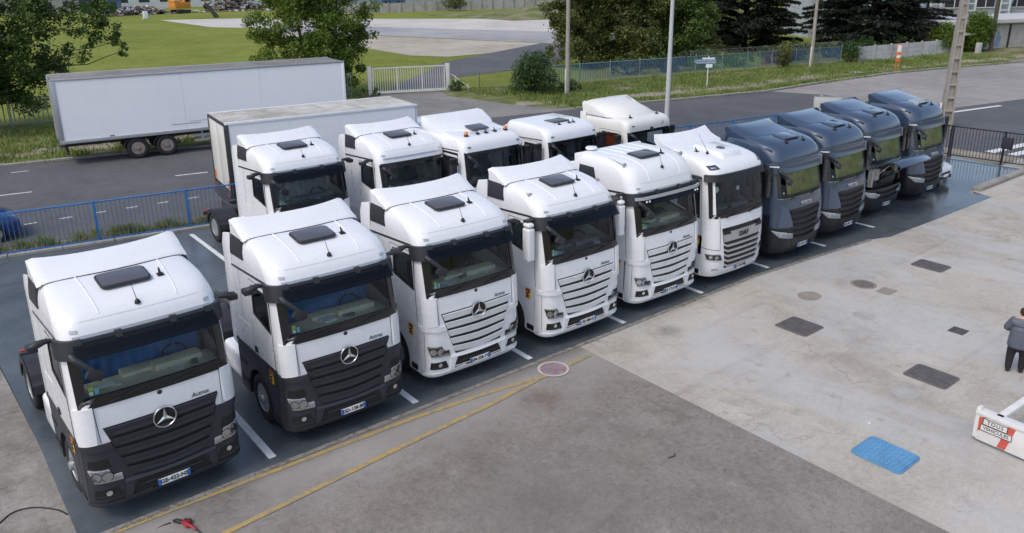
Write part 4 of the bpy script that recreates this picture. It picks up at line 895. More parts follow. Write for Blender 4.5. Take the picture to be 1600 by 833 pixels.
# --- white tractor with the silver barred grille (front row)
DAF = [(.30, .12, 1.20, .34), (.45, .04, 1.235, .37), (.8, 0, 1.25, .38), (1.3, 0, 1.25, .37), (1.8, .03, 1.25, .36), (2.1, .06, 1.25, .35), (2.6, .12, 1.245, .33), (3.05, .18, 1.24, .32), (3.20, .20, 1.235, .33), (3.32, .23, 1.23, .35), (3.42, .30, 1.215, .39), (3.50, .40, 1.195, .43), (3.56, .54, 1.17, .47), (3.61, .72, 1.14, .50), (3.65, .92, 1.10, .53), (3.69, 1.15, 1.05, .55), (3.72, 1.45, .98, .57), (3.74, 1.7, .9, .58)]
def tractor_bars(label, X, Y):
    t = thing('tractor_truck', label, 'truck', (X, Y, Z0+.062), 0.0, 'tractor units parked on the slab')
    S = Surf(DAF, .09, 2.3); k = 'daf'; W = 'white_paint'
    basic_cab(t, S, k, W, W, 1.2, (1.16, 2.10, 3.08), (.62, 1.34, 2.02, 2.30, 2.98))
    part('sun_visor', t, 'black', lambda b: b.panel(lambda u, v, o: S.P(-1.34+2.68*u, 3.05+.17*v, .085-.05*v+o), 20, 3, 0, .03), key='dvis', smooth=60)
    part('visor_edge', t, 'dark_plastic', lambda b: b.panel(S.quad(rect(-1.32, 1.32, 3.20, 3.235)), 20, 1, .05, .05), key='dvise', smooth=60)
    gr = part('grille', t, 'black', lambda b: b.panel(S.quad([(-.70, .52), (.70, .52), (.88, 1.72), (-.88, 1.72)]), 8, 5, .006, .01), key='dgr')
    part('grille_header', gr, 'silver', lambda b: b.panel(lambda u, v, o: S.P((u*2-1)*(.80+.06*v), 1.32+.28*v-.10*(1-v)*(abs(u*2-1)**4)*0+.0, .02+.02*v+o), 14, 2, 0, .03), key='dgh', smooth=40)
    part('header_notch', gr, 'black', lambda b: [b.panel(S.quad([(s*.56, 1.54), (s*.86, 1.54), (s*.88, 1.66), (s*.62, 1.66)]), 3, 1, .045, .01) for s in (-1, 1)], key='dgn', smooth=0)
    for i in range(5):
        z = 1.20-.155*i; hw = .80-.024*i
        def sl(b):
            b.panel(lambda u, v, o: S.P((u*2-1)*(hw-.10), z-.028+.056*v, .05+o), 12, 1, 0, .05)
            for s in (-1, 1): b.panel(lambda u, v, o: S.P(s*((hw-.10)+.12*u), z-.028+.056*v+.06*u, .05-.01*u+o), 3, 1, 0, .05)
        part('grille_bar', gr, 'silver', sl, key=('dbar', i), smooth=35)
    obj('front_lettering', text_mesh('DAF', .20, .008, 'black', bold=.002, spacing=1.1), t, (0, S.q(1.46)[0]-.055, 1.46), (PI/2, 0, 0))
    plate(t, 'EX-475-PM', 0, S.q(.44)[0]-.03, .46)
    for sx in (-1, 1):
        h = part('headlight', t, 'lamp_dark', lambda b: b.panel(S.quad([(sx*.84, .80), (sx*1.28, .84), (sx*1.34, 1.00), (sx*.92, .98)]), 6, 2, .010, .02), key=('dhl', sx))
        part('reflector', h, 'chrome', lambda b: (sdisc(b, S, sx*1.02, .89, .055, .014), sdisc(b, S, sx*1.18, .91, .05, .014), b.panel(S.quad([(sx*.90, .96), (sx*1.32, .98), (sx*1.32, .995), (sx*.90, .975)]), 4, 1, .016, 0)), key=('dhb', sx))
        part('lens', h, 'lens', lambda b: b.panel(S.quad([(sx*.84, .80), (sx*1.28, .84), (sx*1.34, 1.00), (sx*.92, .98)]), 6, 2, .032), key=('dhlens', sx))
        part('fog_lamp', t, 'silver', lambda b: b.panel(S.quad(rect(sx*1.02-.10, sx*1.02+.10, .50, .56)), 3, 1, .010, .02), key=('dfog', sx))
        r = part('roof_lamp', t, 'lamp_dark', lambda b: b.panel(S.quad([(sx*.86, 3.375), (sx*1.16, 3.35), (sx*1.20, 3.45), (sx*.92, 3.475)]), 4, 2, .012, .03), key=('drl', sx))
        part('lamp_bulb', r, 'chrome', lambda b: b.panel(S.quad([(sx*.94, 3.40), (sx*1.10, 3.385), (sx*1.12, 3.42), (sx*.97, 3.435)]), 3, 1, .018, 0), key=('drb', sx))
        cam_arm(t, 1.24, .62, 3.10, sx, ln=.34)
        part('side_fairing', t, W, lambda b: b.prism([(2.28, 1.2), (2.70, 1.3), (2.72, 3.5), (2.28, 3.68)], lambda p, q_, d: (sx*d, p, q_), 1.205, 1.24), key=('dfair', sx), bevel=.012)
        part('side_band', t, 'gloss_black', lambda b: b.panel(S.side(sx, [(.70, 3.14), (2.28, 3.08), (2.28, 3.11), (.70, 3.17)]), 3, 1, .010, .012), key=('dband', sx))
        part('panel_gap', t, 'black', lambda b: b.panel(S.quad([(sx*.93, 1.12), (sx*.942, 1.12), (sx*.972, 2.0), (sx*.96, 2.0)]), 1, 4, .004, 0), key=('dgap', sx), smooth=0)
        part('bumper_gap', t, 'black', lambda b: b.panel(S.quad([(sx*.92, 1.09), (sx*1.45, 1.16), (sx*1.45, 1.175), (sx*.92, 1.105)]), 6, 1, .004, 0), key=('dbgap', sx), smooth=0)
    sticker(t, -1.262, .62, 1.35)
    # roof box, hatch, deflector
    part('roof_box', t, W, lambda b: b.prism([(.52, 3.53), (.62, 3.70), (1.5, 3.80), (1.7, 3.74), (1.7, 3.6)], lambda p, q_, d: (d*(1 if p > .6 else 1), p, q_), -.40, .40), key='dbox', bevel=.02)
    part('roof_hatch', t, 'lamp_dark', lambda b: b.lathe([(.16, 0), (.15, .025), (.001, .03)], lambda x, y, h: (x*.9, .98+y*.75, 3.735+h+.10*y), 20), key='dhatch')
    antenna(t, -.62, .95, 3.66, .5, .6); fin(t, -.72, 1.25, 3.68)
    def defl(b):
        n = 20; secs = []
        for i in range(n+1):
            u = i/n*2-1; e = abs(u); x = u*1.14; y0 = 1.72+.10*e*e; bk = .16*e**2
            secs.append([(x, y0, 3.66), (x, y0+.04, 3.74), (x, y0+.22, 3.79), (x, y0+.42, 3.88), (x, 2.30+bk, 4.02+.03*e**3), (x, 2.32+bk, 4.02+.03*e**3), (x, 2.30+bk, 3.85), (x, 2.25, 3.6)])
        m = 8; b.add([p for s_ in secs for p in s_], [(i*m+j, i*m+j+1, (i+1)*m+j+1, (i+1)*m+j) for i in range(n) for j in range(m-1)]+[tuple(range(m)), tuple(n*m+j for j in range(m))[::-1]])
    part('roof_deflector', t, W, defl, key='ddefl', smooth=50)
    interior(t, S, 2.04, 'dash_grey', 'seat_dark', zt=3.1)
    part('hanging_ornament', t, 'paper_white', lambda b: (b.lathe([(.001, -.10), (.09, -.05), (.10, .03), (.05, .09), (.001, .1)], lambda x, y, h: (-.72+x, .48+y*.5, 2.72+h), 12), b.lathe([(.001, -.08), (.07, -.03), (.05, .06), (.001, .08)], lambda x, y, h: (.25+x, .48+y*.5, 2.62+h), 12)), key='dorn')
    chassis(t)
    return t
tractor_bars('white tractor unit with silver barred grille and DAF lettering, beside the dark blue ones', 14.03, -.05)

# --- dark blue tractors (right end of the front row)
IVE = [(.32, .14, 1.18, .36), (.45, .06, 1.22, .40), (.8, 0, 1.245, .42), (1.2, 0, 1.25, .42), (1.8, .05, 1.25, .40), (2.05, .10, 1.245, .38), (2.4, .18, 1.24, .36), (2.8, .27, 1.235, .35), (2.95, .29, 1.235, .35), (3.10, .27, 1.235, .36), (3.22, .29, 1.23, .38), (3.34, .34, 1.22, .40), (3.45, .42, 1.205, .43), (3.54, .53, 1.185, .46), (3.61, .68, 1.16, .49), (3.66, .85, 1.13, .51), (3.70, 1.05, 1.10, .53), (3.74, 1.3, 1.06, .55), (3.77, 1.6, 1.0, .57)]
def tractor_blue(label, X, Y, rz=0.0, flap=False, hatch_light=False):
    t = thing('tractor_truck', label, 'truck', (X, Y, Z0+.062), rz, 'tractor units parked on the slab')
    S = Surf(IVE, .11, 2.3); k = 'ive'; B = 'iveco_blue'
    if flap:
        # front flap raised: lower part only below, engine bay open
        hw, zb, zt = 1.06, 2.10, 2.80
        part('bumper', t, 'iveco_bumper', lambda b: shell(b, S, [.32, .40, .5, .75, .95, 1.12], [.60], lambda kk, m, z: (kk == 's' and m > 0), cap=False), key=(k, 'bumpf'))
        zu = sorted(set([1.12, 1.3, 1.5, 1.7, 1.9, 2.07, 2.27, 2.45, 2.63, 2.83]+[r[0] for r in S.R if r[0] > 2.85]))
        def skp(kk, m, z):
            if z < 1.45 and kk == 's' and m > 0: return True
            if z < 2.0 and (kk == 'f' or (kk == 'a' and m < 60)): return True
            if 2.07 < z < 2.83:
                if kk == 'f' or (kk == 'a' and m < 28): return True
                if kk == 's' and .64 < m < 1.34: return True
            return False
        part('cab_shell', t, B, lambda b: shell(b, S, zu, [.60, .74, .9, 1.36, 1.6, 1.95, 2.3], skp), key=(k, 'shellf'), smooth=50)
        part('windscreen_frame', t, 'gloss_black', lambda b: ring(b, S.quad, rect(-hw-.10, hw+.10, zb-.08, zt+.07), [(-hw, zb+.03), (hw, zb+.03), (hw-.02, zt-.03), (-hw+.02, zt-.03)], 14, .012, .05), key=(k, 'wf'), smooth=60)
        part('windscreen', t, 'glass', lambda b: b.panel(S.quad(rect(-hw-.01, hw+.01, zb+.02, zt-.02)), 16, 4, -.004), key=(k, 'ws'), smooth=60)
        side_glass(t, S, B, (.64, 1.34, 2.08, 2.25, 2.80), key=k, gl='glass')
        skirt(t, 'iveco_bumper', z1=1.5, y1=2.4, key=k); wipers(t, S, 2.07)
        fl = part('front_flap', t, B, lambda b: b.panel(lambda u, v, o: ((u*2-1)*1.08, .10-1.02*v-.12*math.sin(v*PI)*.3+.10*(u*2-1)**2*v, 2.06+.22*math.sin(min(1, v*1.25)*PI*.62)-.18*max(0, v-.75)*4*.5+o-.05*(u*2-1)**2), 16, 10, 0, .05), key='iflap', smooth=60)
        part('flap_lining', fl, 'black', lambda b: b.panel(lambda u, v, o: ((u*2-1)*1.0, .08-.96*v, 2.0+.18*math.sin(min(1, v*1.25)*PI*.62)-.16*max(0, v-.75)*2), 10, 6, 0, .02), key='iflapl')
        for sx in (-1, 1):
            part('flap_strut', t, 'silver', lambda b: b.tube([(sx*.92, .18, 1.5), (sx*.92, -.35, 2.08)], .014, 6), key=('istrut', sx))
        def bay(b):
            b.box((0, .34, 1.58), (2.0, .05, .85), 0); b.box((-.72, .22, 1.62), (.30, .16, .42), 1); b.box((-.98, .24, 1.50), (.16, .14, .62), 1)
            b.box((.1, .25, 1.42), (.8, .12, .4), 0); b.tube([(-.5, .2, 1.3), (-.1, .15, 1.45), (.3, .18, 1.4), (.7, .2, 1.55)], .05, 8, 0); b.box((.62, .22, 1.68), (.26, .14, .26), 2); b.tube([(-.4, .2, 1.75), (.5, .2, 1.8)], .03, 8, 1); b.box((-.2, .22, 1.70), (.16, .12, .12), 2)
        part('engine_bay', t, ('black', 'cab_liner', 'rim_rust'), bay, key='ibay', bevel=.01, seg=1)
    else:
        basic_cab(t, S, k, B, 'iveco_bumper', 1.12, (1.06, 2.10, 2.80), (.64, 1.34, 2.08, 2.25, 2.80), skirt_top=1.2)
        part('lower_trim', t, 'chrome', lambda b: b.panel(S.quad(rect(-1.18, 1.18, 2.022, 2.035)), 16, 1, .014, .01), key='itrim')
    # integrated visor hood in body colour
    part('sun_visor', t, B, lambda b: b.panel(lambda u, v, o: S.P(-1.36+2.72*u, 2.80+.28*v, .085-.05*v+o), 20, 4, 0, .03), key='ivis', smooth=60)
    def grd(b): b.panel(S.quad([(-.58, .55), (.58, .55), (.82, 1.12), (-.82, 1.12)]) if flap else S.quad([(-.56, .55), (.56, .55), (.80, 1.68), (-.80, 1.68)]), 10, 6, .008, .01)
    gr = part('grille', t, 'iveco_bumper', grd, key=('igr', flap))
    for i in range(2 if flap else 5):
        z = (.98 if flap else 1.55)-.19*i; hw = (.76 if flap else .76-.04*i)-.02*i
        part('grille_slat', gr, 'black', lambda b: b.panel(lambda u, v, o: S.P((u*2-1)*hw*(.9+.1*v), z-.05+.09*v-.05*(1-abs(u*2-1)**2), .014+.045*v+o), 12, 2, 0, .04), key=('islat', i, flap), smooth=35)
    if not flap:
        [part('grille_surround', t, 'iveco_light', lambda b: b.panel(S.quad([(s*.62, 1.14), (s*1.16, 1.16), (s*1.10, 1.84), (s*.86, 1.72)]), 4, 4, .020, .03), key=('isur', s), smooth=45) for s in (-1, 1)]
        obj('front_lettering', text_mesh('IVECO', .165, .01, 'silver', bold=.004, spacing=1.2), t, (0, S.q(1.80)[0]-.015, 1.80), (PI/2-.08, 0, 0))
    for sx in (-1, 1):
        h = part('headlight', t, 'lamp_silver', lambda b: b.panel(S.quad([(sx*.60, .76), (sx*1.10, .84), (sx*1.34, 1.05), (sx*.62, .92)]), 6, 2, .012, .02), key=('ihl', sx))
        part('reflector', h, 'led_white', lambda b: (b.panel(S.quad([(sx*.90, .965), (sx*1.30, 1.03), (sx*1.30, 1.045), (sx*.88, .985)]), 5, 1, .018, 0), b.panel(S.quad([(sx*.64, .80), (sx*.98, .85), (sx*.98, .865), (sx*.64, .815)]), 4, 1, .018, 0), sdisc(b, S, sx*.93, .905, .045, .016), sdisc(b, S, sx*1.06, .93, .045, .016)), key=('ihb', sx))
        part('lens', h, 'lens', lambda b: b.panel(S.quad([(sx*.60, .76), (sx*1.10, .84), (sx*1.34, 1.05), (sx*.62, .92)]), 6, 2, .034), key=('ihlens', sx))
        hood = part('visor_end', t, B, lambda b: b.panel(S.quad([(sx*1.02, 2.78), (sx*1.42, 2.80), (sx*1.44, 3.06), (sx*1.08, 3.06)]), 5, 3, .10, .10), key=('ivend', sx), smooth=50)
        part('visor_lamp', hood, 'led_white', lambda b: b.panel(S.quad([(sx*1.10, 2.98), (sx*1.30, 2.98), (sx*1.30, 3.02), (sx*1.10, 3.02)]), 3, 1, .11, .01), key=('ivlamp', sx))
        part('side_fairing', t, B, lambda b: b.prism([(2.26, 1.2), (2.62, 1.3), (2.64, 3.5), (2.26, 3.72)], lambda p, q_, d: (sx*d, p, q_), 1.20, 1.238), key=('ifair', sx), bevel=.012)
        slab_mirror(t, 1.23, .46, 2.48, sx, 'gloss_black', .74, .22)
        part('roof_crease', t, 'iveco_light', lambda b: b.panel(lambda u, v, o: (sx*(1.20-.05*v-.04*u), .62+1.55*u, 3.44+.16*u+.03*v+o), 8, 1, .012, .02), key=('icrease', sx), smooth=40)
    plate(t, 'GK-901-SA' if not flap else 'GK-913-SA', 0, S.q(.46)[0]-.03, .47)
    sticker(t, -1.262, .78, 1.02)
    ramp_mirror(t, S, 2.88)
    # roof module with rear spoiler
    def defl(b):
        n = 20; secs = []
        for i in range(n+1):
            u = i/n*2-1; e = abs(u); x = u*1.15; y0 = 1.20+.30*e*e; bk = .10*e**2; dr = .10*max(0, e-.75)/.25
            secs.append([(x, y0, 3.66-dr), (x, y0+.03, 3.745-dr), (x, y0+.30, 3.80-dr*.8), (x, y0+.55, 3.86-dr*.6), (x, 2.20+bk, 3.97-dr*.3), (x, 2.26+bk, 3.96-dr*.3), (x, 2.26+bk, 3.80), (x, 2.2, 3.5)])
        m = 8; b.add([p for s_ in secs for p in s_], [(i*m+j, i*m+j+1, (i+1)*m+j+1, (i+1)*m+j) for i in range(n) for j in range(m-1)]+[tuple(range(m)), tuple(n*m+j for j in range(m))[::-1]])
    part('roof_deflector', t, B, defl, key='idefl', smooth=50)
    part('roof_hatch', t, 'silver' if hatch_light else B, lambda b: b.box((0, .98, 3.70), (.66, .46, .05), rot=Matrix.Rotation(.17, 3, 'X')), key=('ihatch', hatch_light), bevel=.03, seg=2)
    part('hatch_gap', t, 'black', lambda b: b.box((0, .735, 3.655), (.70, .02, .03), rot=Matrix.Rotation(.17, 3, 'X')), key='ihgap')
    fin(t, .42, .62, 3.575); fin(t, -.42, .66, 3.585)
    interior(t, S, 2.05, 'dash_grey', None, zt=2.95)
    part('windscreen_sunshade', t, 'shade_olive', lambda b: b.panel(lambda u, v, o: ((lambda p: (p[0], p[1]+.05+.012*math.sin(u*60), p[2]))(S.P(-.80+1.84*u, 2.12+.68*v))), 60, 3), key='ishade', smooth=60)
    part('dash_paper', t, 'paper_white', lambda b: b.panel(S.quad(rect(-1.0, -.95, 2.16, 2.22)), 1, 1, -.012, 0), key='ipap', smooth=0)
    chassis(t, 'chassis')
    return t
tractor_blue('dark blue tractor unit, first of the four beside the white ones', 17.10, -.13)
tractor_blue('dark blue tractor unit, second of the four from the white ones', 20.09, .04)
tractor_blue('dark blue tractor unit with its front flap raised over the engine bay', 23.39, .44, flap=True)
tractor_blue('dark blue tractor unit with pale roof hatch, last of the front row by black railing', 26.81, .47, hatch_light=True)

# --- boxy white tractors of the back row
MANR = [(.32, .10, 1.20, .22), (.5, .03, 1.235, .24), (.9, 0, 1.25, .24), (1.6, 0, 1.25, .22), (2.1, .03, 1.25, .20), (2.7, .10, 1.245, .19), (3.0, .14, 1.24, .19)]
MAN_HI = MANR+[(3.18, .16, 1.24, .20), (3.34, .19, 1.235, .22), (3.46, .25, 1.225, .25), (3.54, .34, 1.205, .28), (3.60, .46, 1.18, .31), (3.64, .62, 1.15, .34), (3.67, .85, 1.10, .36), (3.69, 1.1, 1.03, .38), (3.70, 1.4, .95, .4)]
MAN_LO = MANR+[(3.12, .155, 1.24, .20), (3.26, .19, 1.23, .23), (3.36, .25, 1.215, .26), (3.44, .34, 1.195, .29), (3.50, .47, 1.165, .32), (3.535, .64, 1.13, .35), (3.56, .85, 1.08, .37), (3.575, 1.1, 1.0, .4)]
def tractor_box(label, X, Y, hi, body='cream_paint'):
    t = thing('tractor_truck', label, 'truck', (X, Y, Z0+.062), .03, 'tractor units parked on the slab')
    S = Surf(MAN_HI if hi else MAN_LO, .04, 2.3); k = 'man%d' % hi
    zt = 3.14 if hi else 3.02
    basic_cab(t, S, k, body, body, 1.2, (1.09, 2.20, zt), (.52, 1.30, 2.16, 2.30, 2.98 if hi else 2.92))
    for sx in (-1, 1):
        part('marker_lamp', t, 'dash_grey', lambda b: b.panel(S.quad(rect(sx*.99-.06, sx*.99+.06, zt+.20, zt+.245)), 2, 1, .012, .02), key=(k, 'mk', sx))
        slab_mirror(t, 1.23, .38, 2.58, sx, 'dark_plastic', .66, .24)
        part('mirror_shell', t, 'white_paint', lambda b: b.box((sx*1.33, .52, 2.28), (.12, .10, .22)), key=(k, 'msh', sx), bevel=.03)
        part('side_band', t, 'gloss_black', lambda b: b.panel(S.side(sx, [(.45, zt+.10), (2.28, zt+.03), (2.28, zt+.06), (.45, zt+.13)]), 3, 1, .010, .012), key=(k, 'band', sx))
        part('side_fairing', t, body, lambda b: b.prism([(2.26, 1.2), (2.66, 1.3), (2.68, zt+.25), (2.26, zt+.45)], lambda p, q_, d: (sx*d, p, q_), 1.205, 1.24), key=(k, 'fair', sx), bevel=.012)
        h = part('headlight', t, 'lamp_dark', lambda b: b.panel(S.quad([(sx*.80, .80), (sx*1.15, .82), (sx*1.2, 1.05), (sx*.86, 1.0)]), 4, 2, .010, .02), key=(k, 'hl', sx))
    gr = part('grille', t, 'dark_plastic', lambda b: b.panel(S.quad(rect(-.80, .80, .75, 1.75)), 8, 4, .008, .01), key=(k, 'gr'))
    for i in range(4):
        part('grille_slat', gr, body, lambda b: b.panel(S.quad(rect(-.78, .78, .80+.24*i, .95+.24*i)), 8, 1, .03, .03), key=(k, 'slat', i))
    ramp_mirror(t, S, zt-.02)
    cur = 'cab_liner'
    if hi:
        def defl(b):
            n = 20; secs = []
            for i in range(n+1):
                u = i/n*2-1; e = abs(u); x = u*1.17
                cut = max(0, 1-((abs(u))/.42)**6)
                y0 = .80+.55*e**1.5
                secs.append([(x, y0, 3.60), (x, y0+.05, 3.68-.03*e), (x, y0+.40, 3.76-.05*e), (x, 1.75+.05*e, 3.86-.06*e), (x, 2.18+.10*e*e, 4.03+.03*e), (x, 2.48+.06*e, 4.08), (x, 2.50+.06*e, 4.05), (x, 2.52, 3.5)])
            m = 8; b.add([p for s_ in secs for p in s_], [(i*m+j, i*m+j+1, (i+1)*m+j+1, (i+1)*m+j) for i in range(n) for j in range(m-1)]+[tuple(range(m)), tuple(n*m+j for j in range(m))[::-1]])
        part('roof_deflector', t, body, defl, key=(k, 'defl'), smooth=50)
        part('roof_hatch', t, 'hatch_dark', lambda b: b.box((.0, 1.10, 3.775), (.66, .46, .04), rot=Matrix.Rotation(.16, 3, 'X')), key=(k, 'hat'), bevel=.01)
        for sx in (-1, 1): cyl_beacon(t, sx*.80, .62, 3.64)
        part('lamp_bar', t, 'silver', lambda b: (b.tube([(-.62, .62, 3.70), (.62, .62, 3.70)], .012, 6),), key='lampbar')
        for x in (-.34, 0, .36): fin(t, x, .62, 3.655)
    else:
        part('roof_hatch', t, 'hatch_dark', lambda b: b.box((0, 1.06, 3.59), (.72, .52, .05)), key=(k, 'hat'), bevel=.02)
        for x in (.20, .40, -.28): fin(t, x, .64, 3.535)
    plate(t, 'DW-346-LT', 0, S.q(.48)[0]-.03, .5)
    interior(t, S, 2.14, 'dash_grey', None, zt=3.0)
    chassis(t)
    return t
tractor_box('white tractor unit with two orange beacons and a sloping roof deflector in back row', 10.62, 6.85, True, 'white_paint')
tractor_box('white tractor unit with low flat roof and no deflector in the back row', 14.05, 6.85, False, 'white_paint')

# --- old cream tractor with domed roof spoiler
XFR = [(.32, .10, 1.20, .20), (.5, .03, 1.235, .22), (.9, 0, 1.25, .22), (1.6, .02, 1.25, .20), (2.1, .04, 1.25, .18), (2.7, .09, 1.245, .17), (2.98, .12, 1.24, .17), (3.15, .13, 1.24, .18), (3.28, .15, 1.23, .20), (3.36, .20, 1.21, .22), (3.42, .28, 1.18, .24), (3.46, .40, 1.15, .26), (3.48, .60, 1.1, .3)]
def tractor_old(label, X, Y):
    t = thing('tractor_truck', label, 'truck', (X, Y, Z0+.062), .03, 'tractor units parked on the slab')
    S = Surf(XFR, .03, 2.25); k = 'xf'; body = 'cream_paint'
    basic_cab(t, S, k, body, body, 1.2, (1.10, 2.16, 2.97), (.50, 1.32, 2.10, 2.24, 2.92), gl='glass')
    def dome(b):
        n = 22; secs = []
        for i in range(n+1):
            u = i/n*2-1; e = abs(u); x = u*1.10; h = (1-e**3.5)
            y0 = .52+.28*e**2.4
            secs.append([(x, y0, 3.44), (x, y0+.10, 3.46+.10*h), (x, y0+.35, 3.50+.22*h), (x, y0+.75, 3.58+.27*h), (x, y0+1.15, 3.70+.22*h), (x, 2.05+.08*e, 3.86+.10*h), (x, 2.30, 3.95+.03*h), (x, 2.34, 3.93), (x, 2.36, 3.4)])
        m = 9; b.add([p for s_ in secs for p in s_], [(i*m+j, i*m+j+1, (i+1)*m+j+1, (i+1)*m+j) for i in range(n) for j in range(m-1)]+[tuple(range(m)), tuple(n*m+j for j in range(m))[::-1]])
    part('roof_dome', t, body, dome, key='xdome', smooth=60)
    for sx in (-1, 1):
        part('dome_side', t, body, lambda b: b.prism([(1.0, 3.40), (2.42, 3.40), (2.50, 3.86), (2.40, 3.94), (2.0, 3.80), (1.4, 3.56)], lambda p, q_, d: (sx*d, p, q_), 1.10, 1.19), key=('xdside', sx), bevel=.03, seg=3)
        part('side_fairing', t, body, lambda b: b.prism([(2.22, 1.2), (2.52, 1.25), (2.52, 3.55), (2.22, 3.55)], lambda p, q_, d: (sx*d, p, q_), 1.20, 1.238), key=('xfair', sx), bevel=.012)
        slab_mirror(t, 1.23, .36, 2.52, sx, 'dark_plastic', .60, .22)
        part('headlight', t, 'lamp_dark', lambda b: b.panel(S.quad(rect(sx*1.0-.16, sx*1.0+.16, .8, 1.0)), 4, 2, .010, .02), key=('xhl', sx))
        part('dome_gap', t, 'black', lambda b: b.tube([(sx*1.195, 2.4, 3.46), (sx*1.19, 1.2, 3.45), (sx*1.12, .85, 3.46)], .010, 5), key=('xgap', sx))
    gr = part('grille', t, 'dark_plastic', lambda b: b.panel(S.quad(rect(-.80, .80, .75, 1.75)), 8, 4, .008, .01), key=(k, 'gr'))
    for i in range(4): part('grille_slat', gr, body, lambda b: b.panel(S.quad(rect(-.78, .78, .80+.24*i, .95+.24*i)), 8, 1, .03, .03), key=(k, 'slat', i))
    part('front_badge', t, 'dash_grey', lambda b: b.panel(S.quad(rect(-1.0, -.85, 3.22, 3.26)), 2, 1, .008, .01), key='xbadge')
    part('marker_lamp', t, 'dark_plastic', lambda b: b.panel(S.quad(rect(-.02, .10, 3.0, 3.12)), 2, 1, .05, .06), key='xmk')
    part('rust_stain', t, 'rim_rust', lambda b: (b.panel(S.quad([(.62, 3.12), (.66, 3.12), (.67, 3.26), (.64, 3.27)]), 1, 2, .003, 0), b.panel(S.quad([(.72, 3.16), (.745, 3.14), (.75, 3.28), (.72, 3.27)]), 1, 2, .003, 0)), key='xrust', smooth=0)
    part('reflective_vest', t, 'orange_belt', lambda b: b.panel(lambda u, v, o: (-1.02, .95+.5*u, 2.15+.72*v+.02*math.sin(u*9)), 8, 3), key='xvest')
    fin(t, -.70, .50, 3.48); fin(t, .75, .50, 3.48)
    ramp_mirror(t, S, 2.96)
    interior(t, S, 2.08, 'dash_grey', None, zt=2.95); chassis(t)
    return t
tractor_old('old cream tractor unit with domed roof spoiler and rust stains in the back row', 17.48, 6.5)

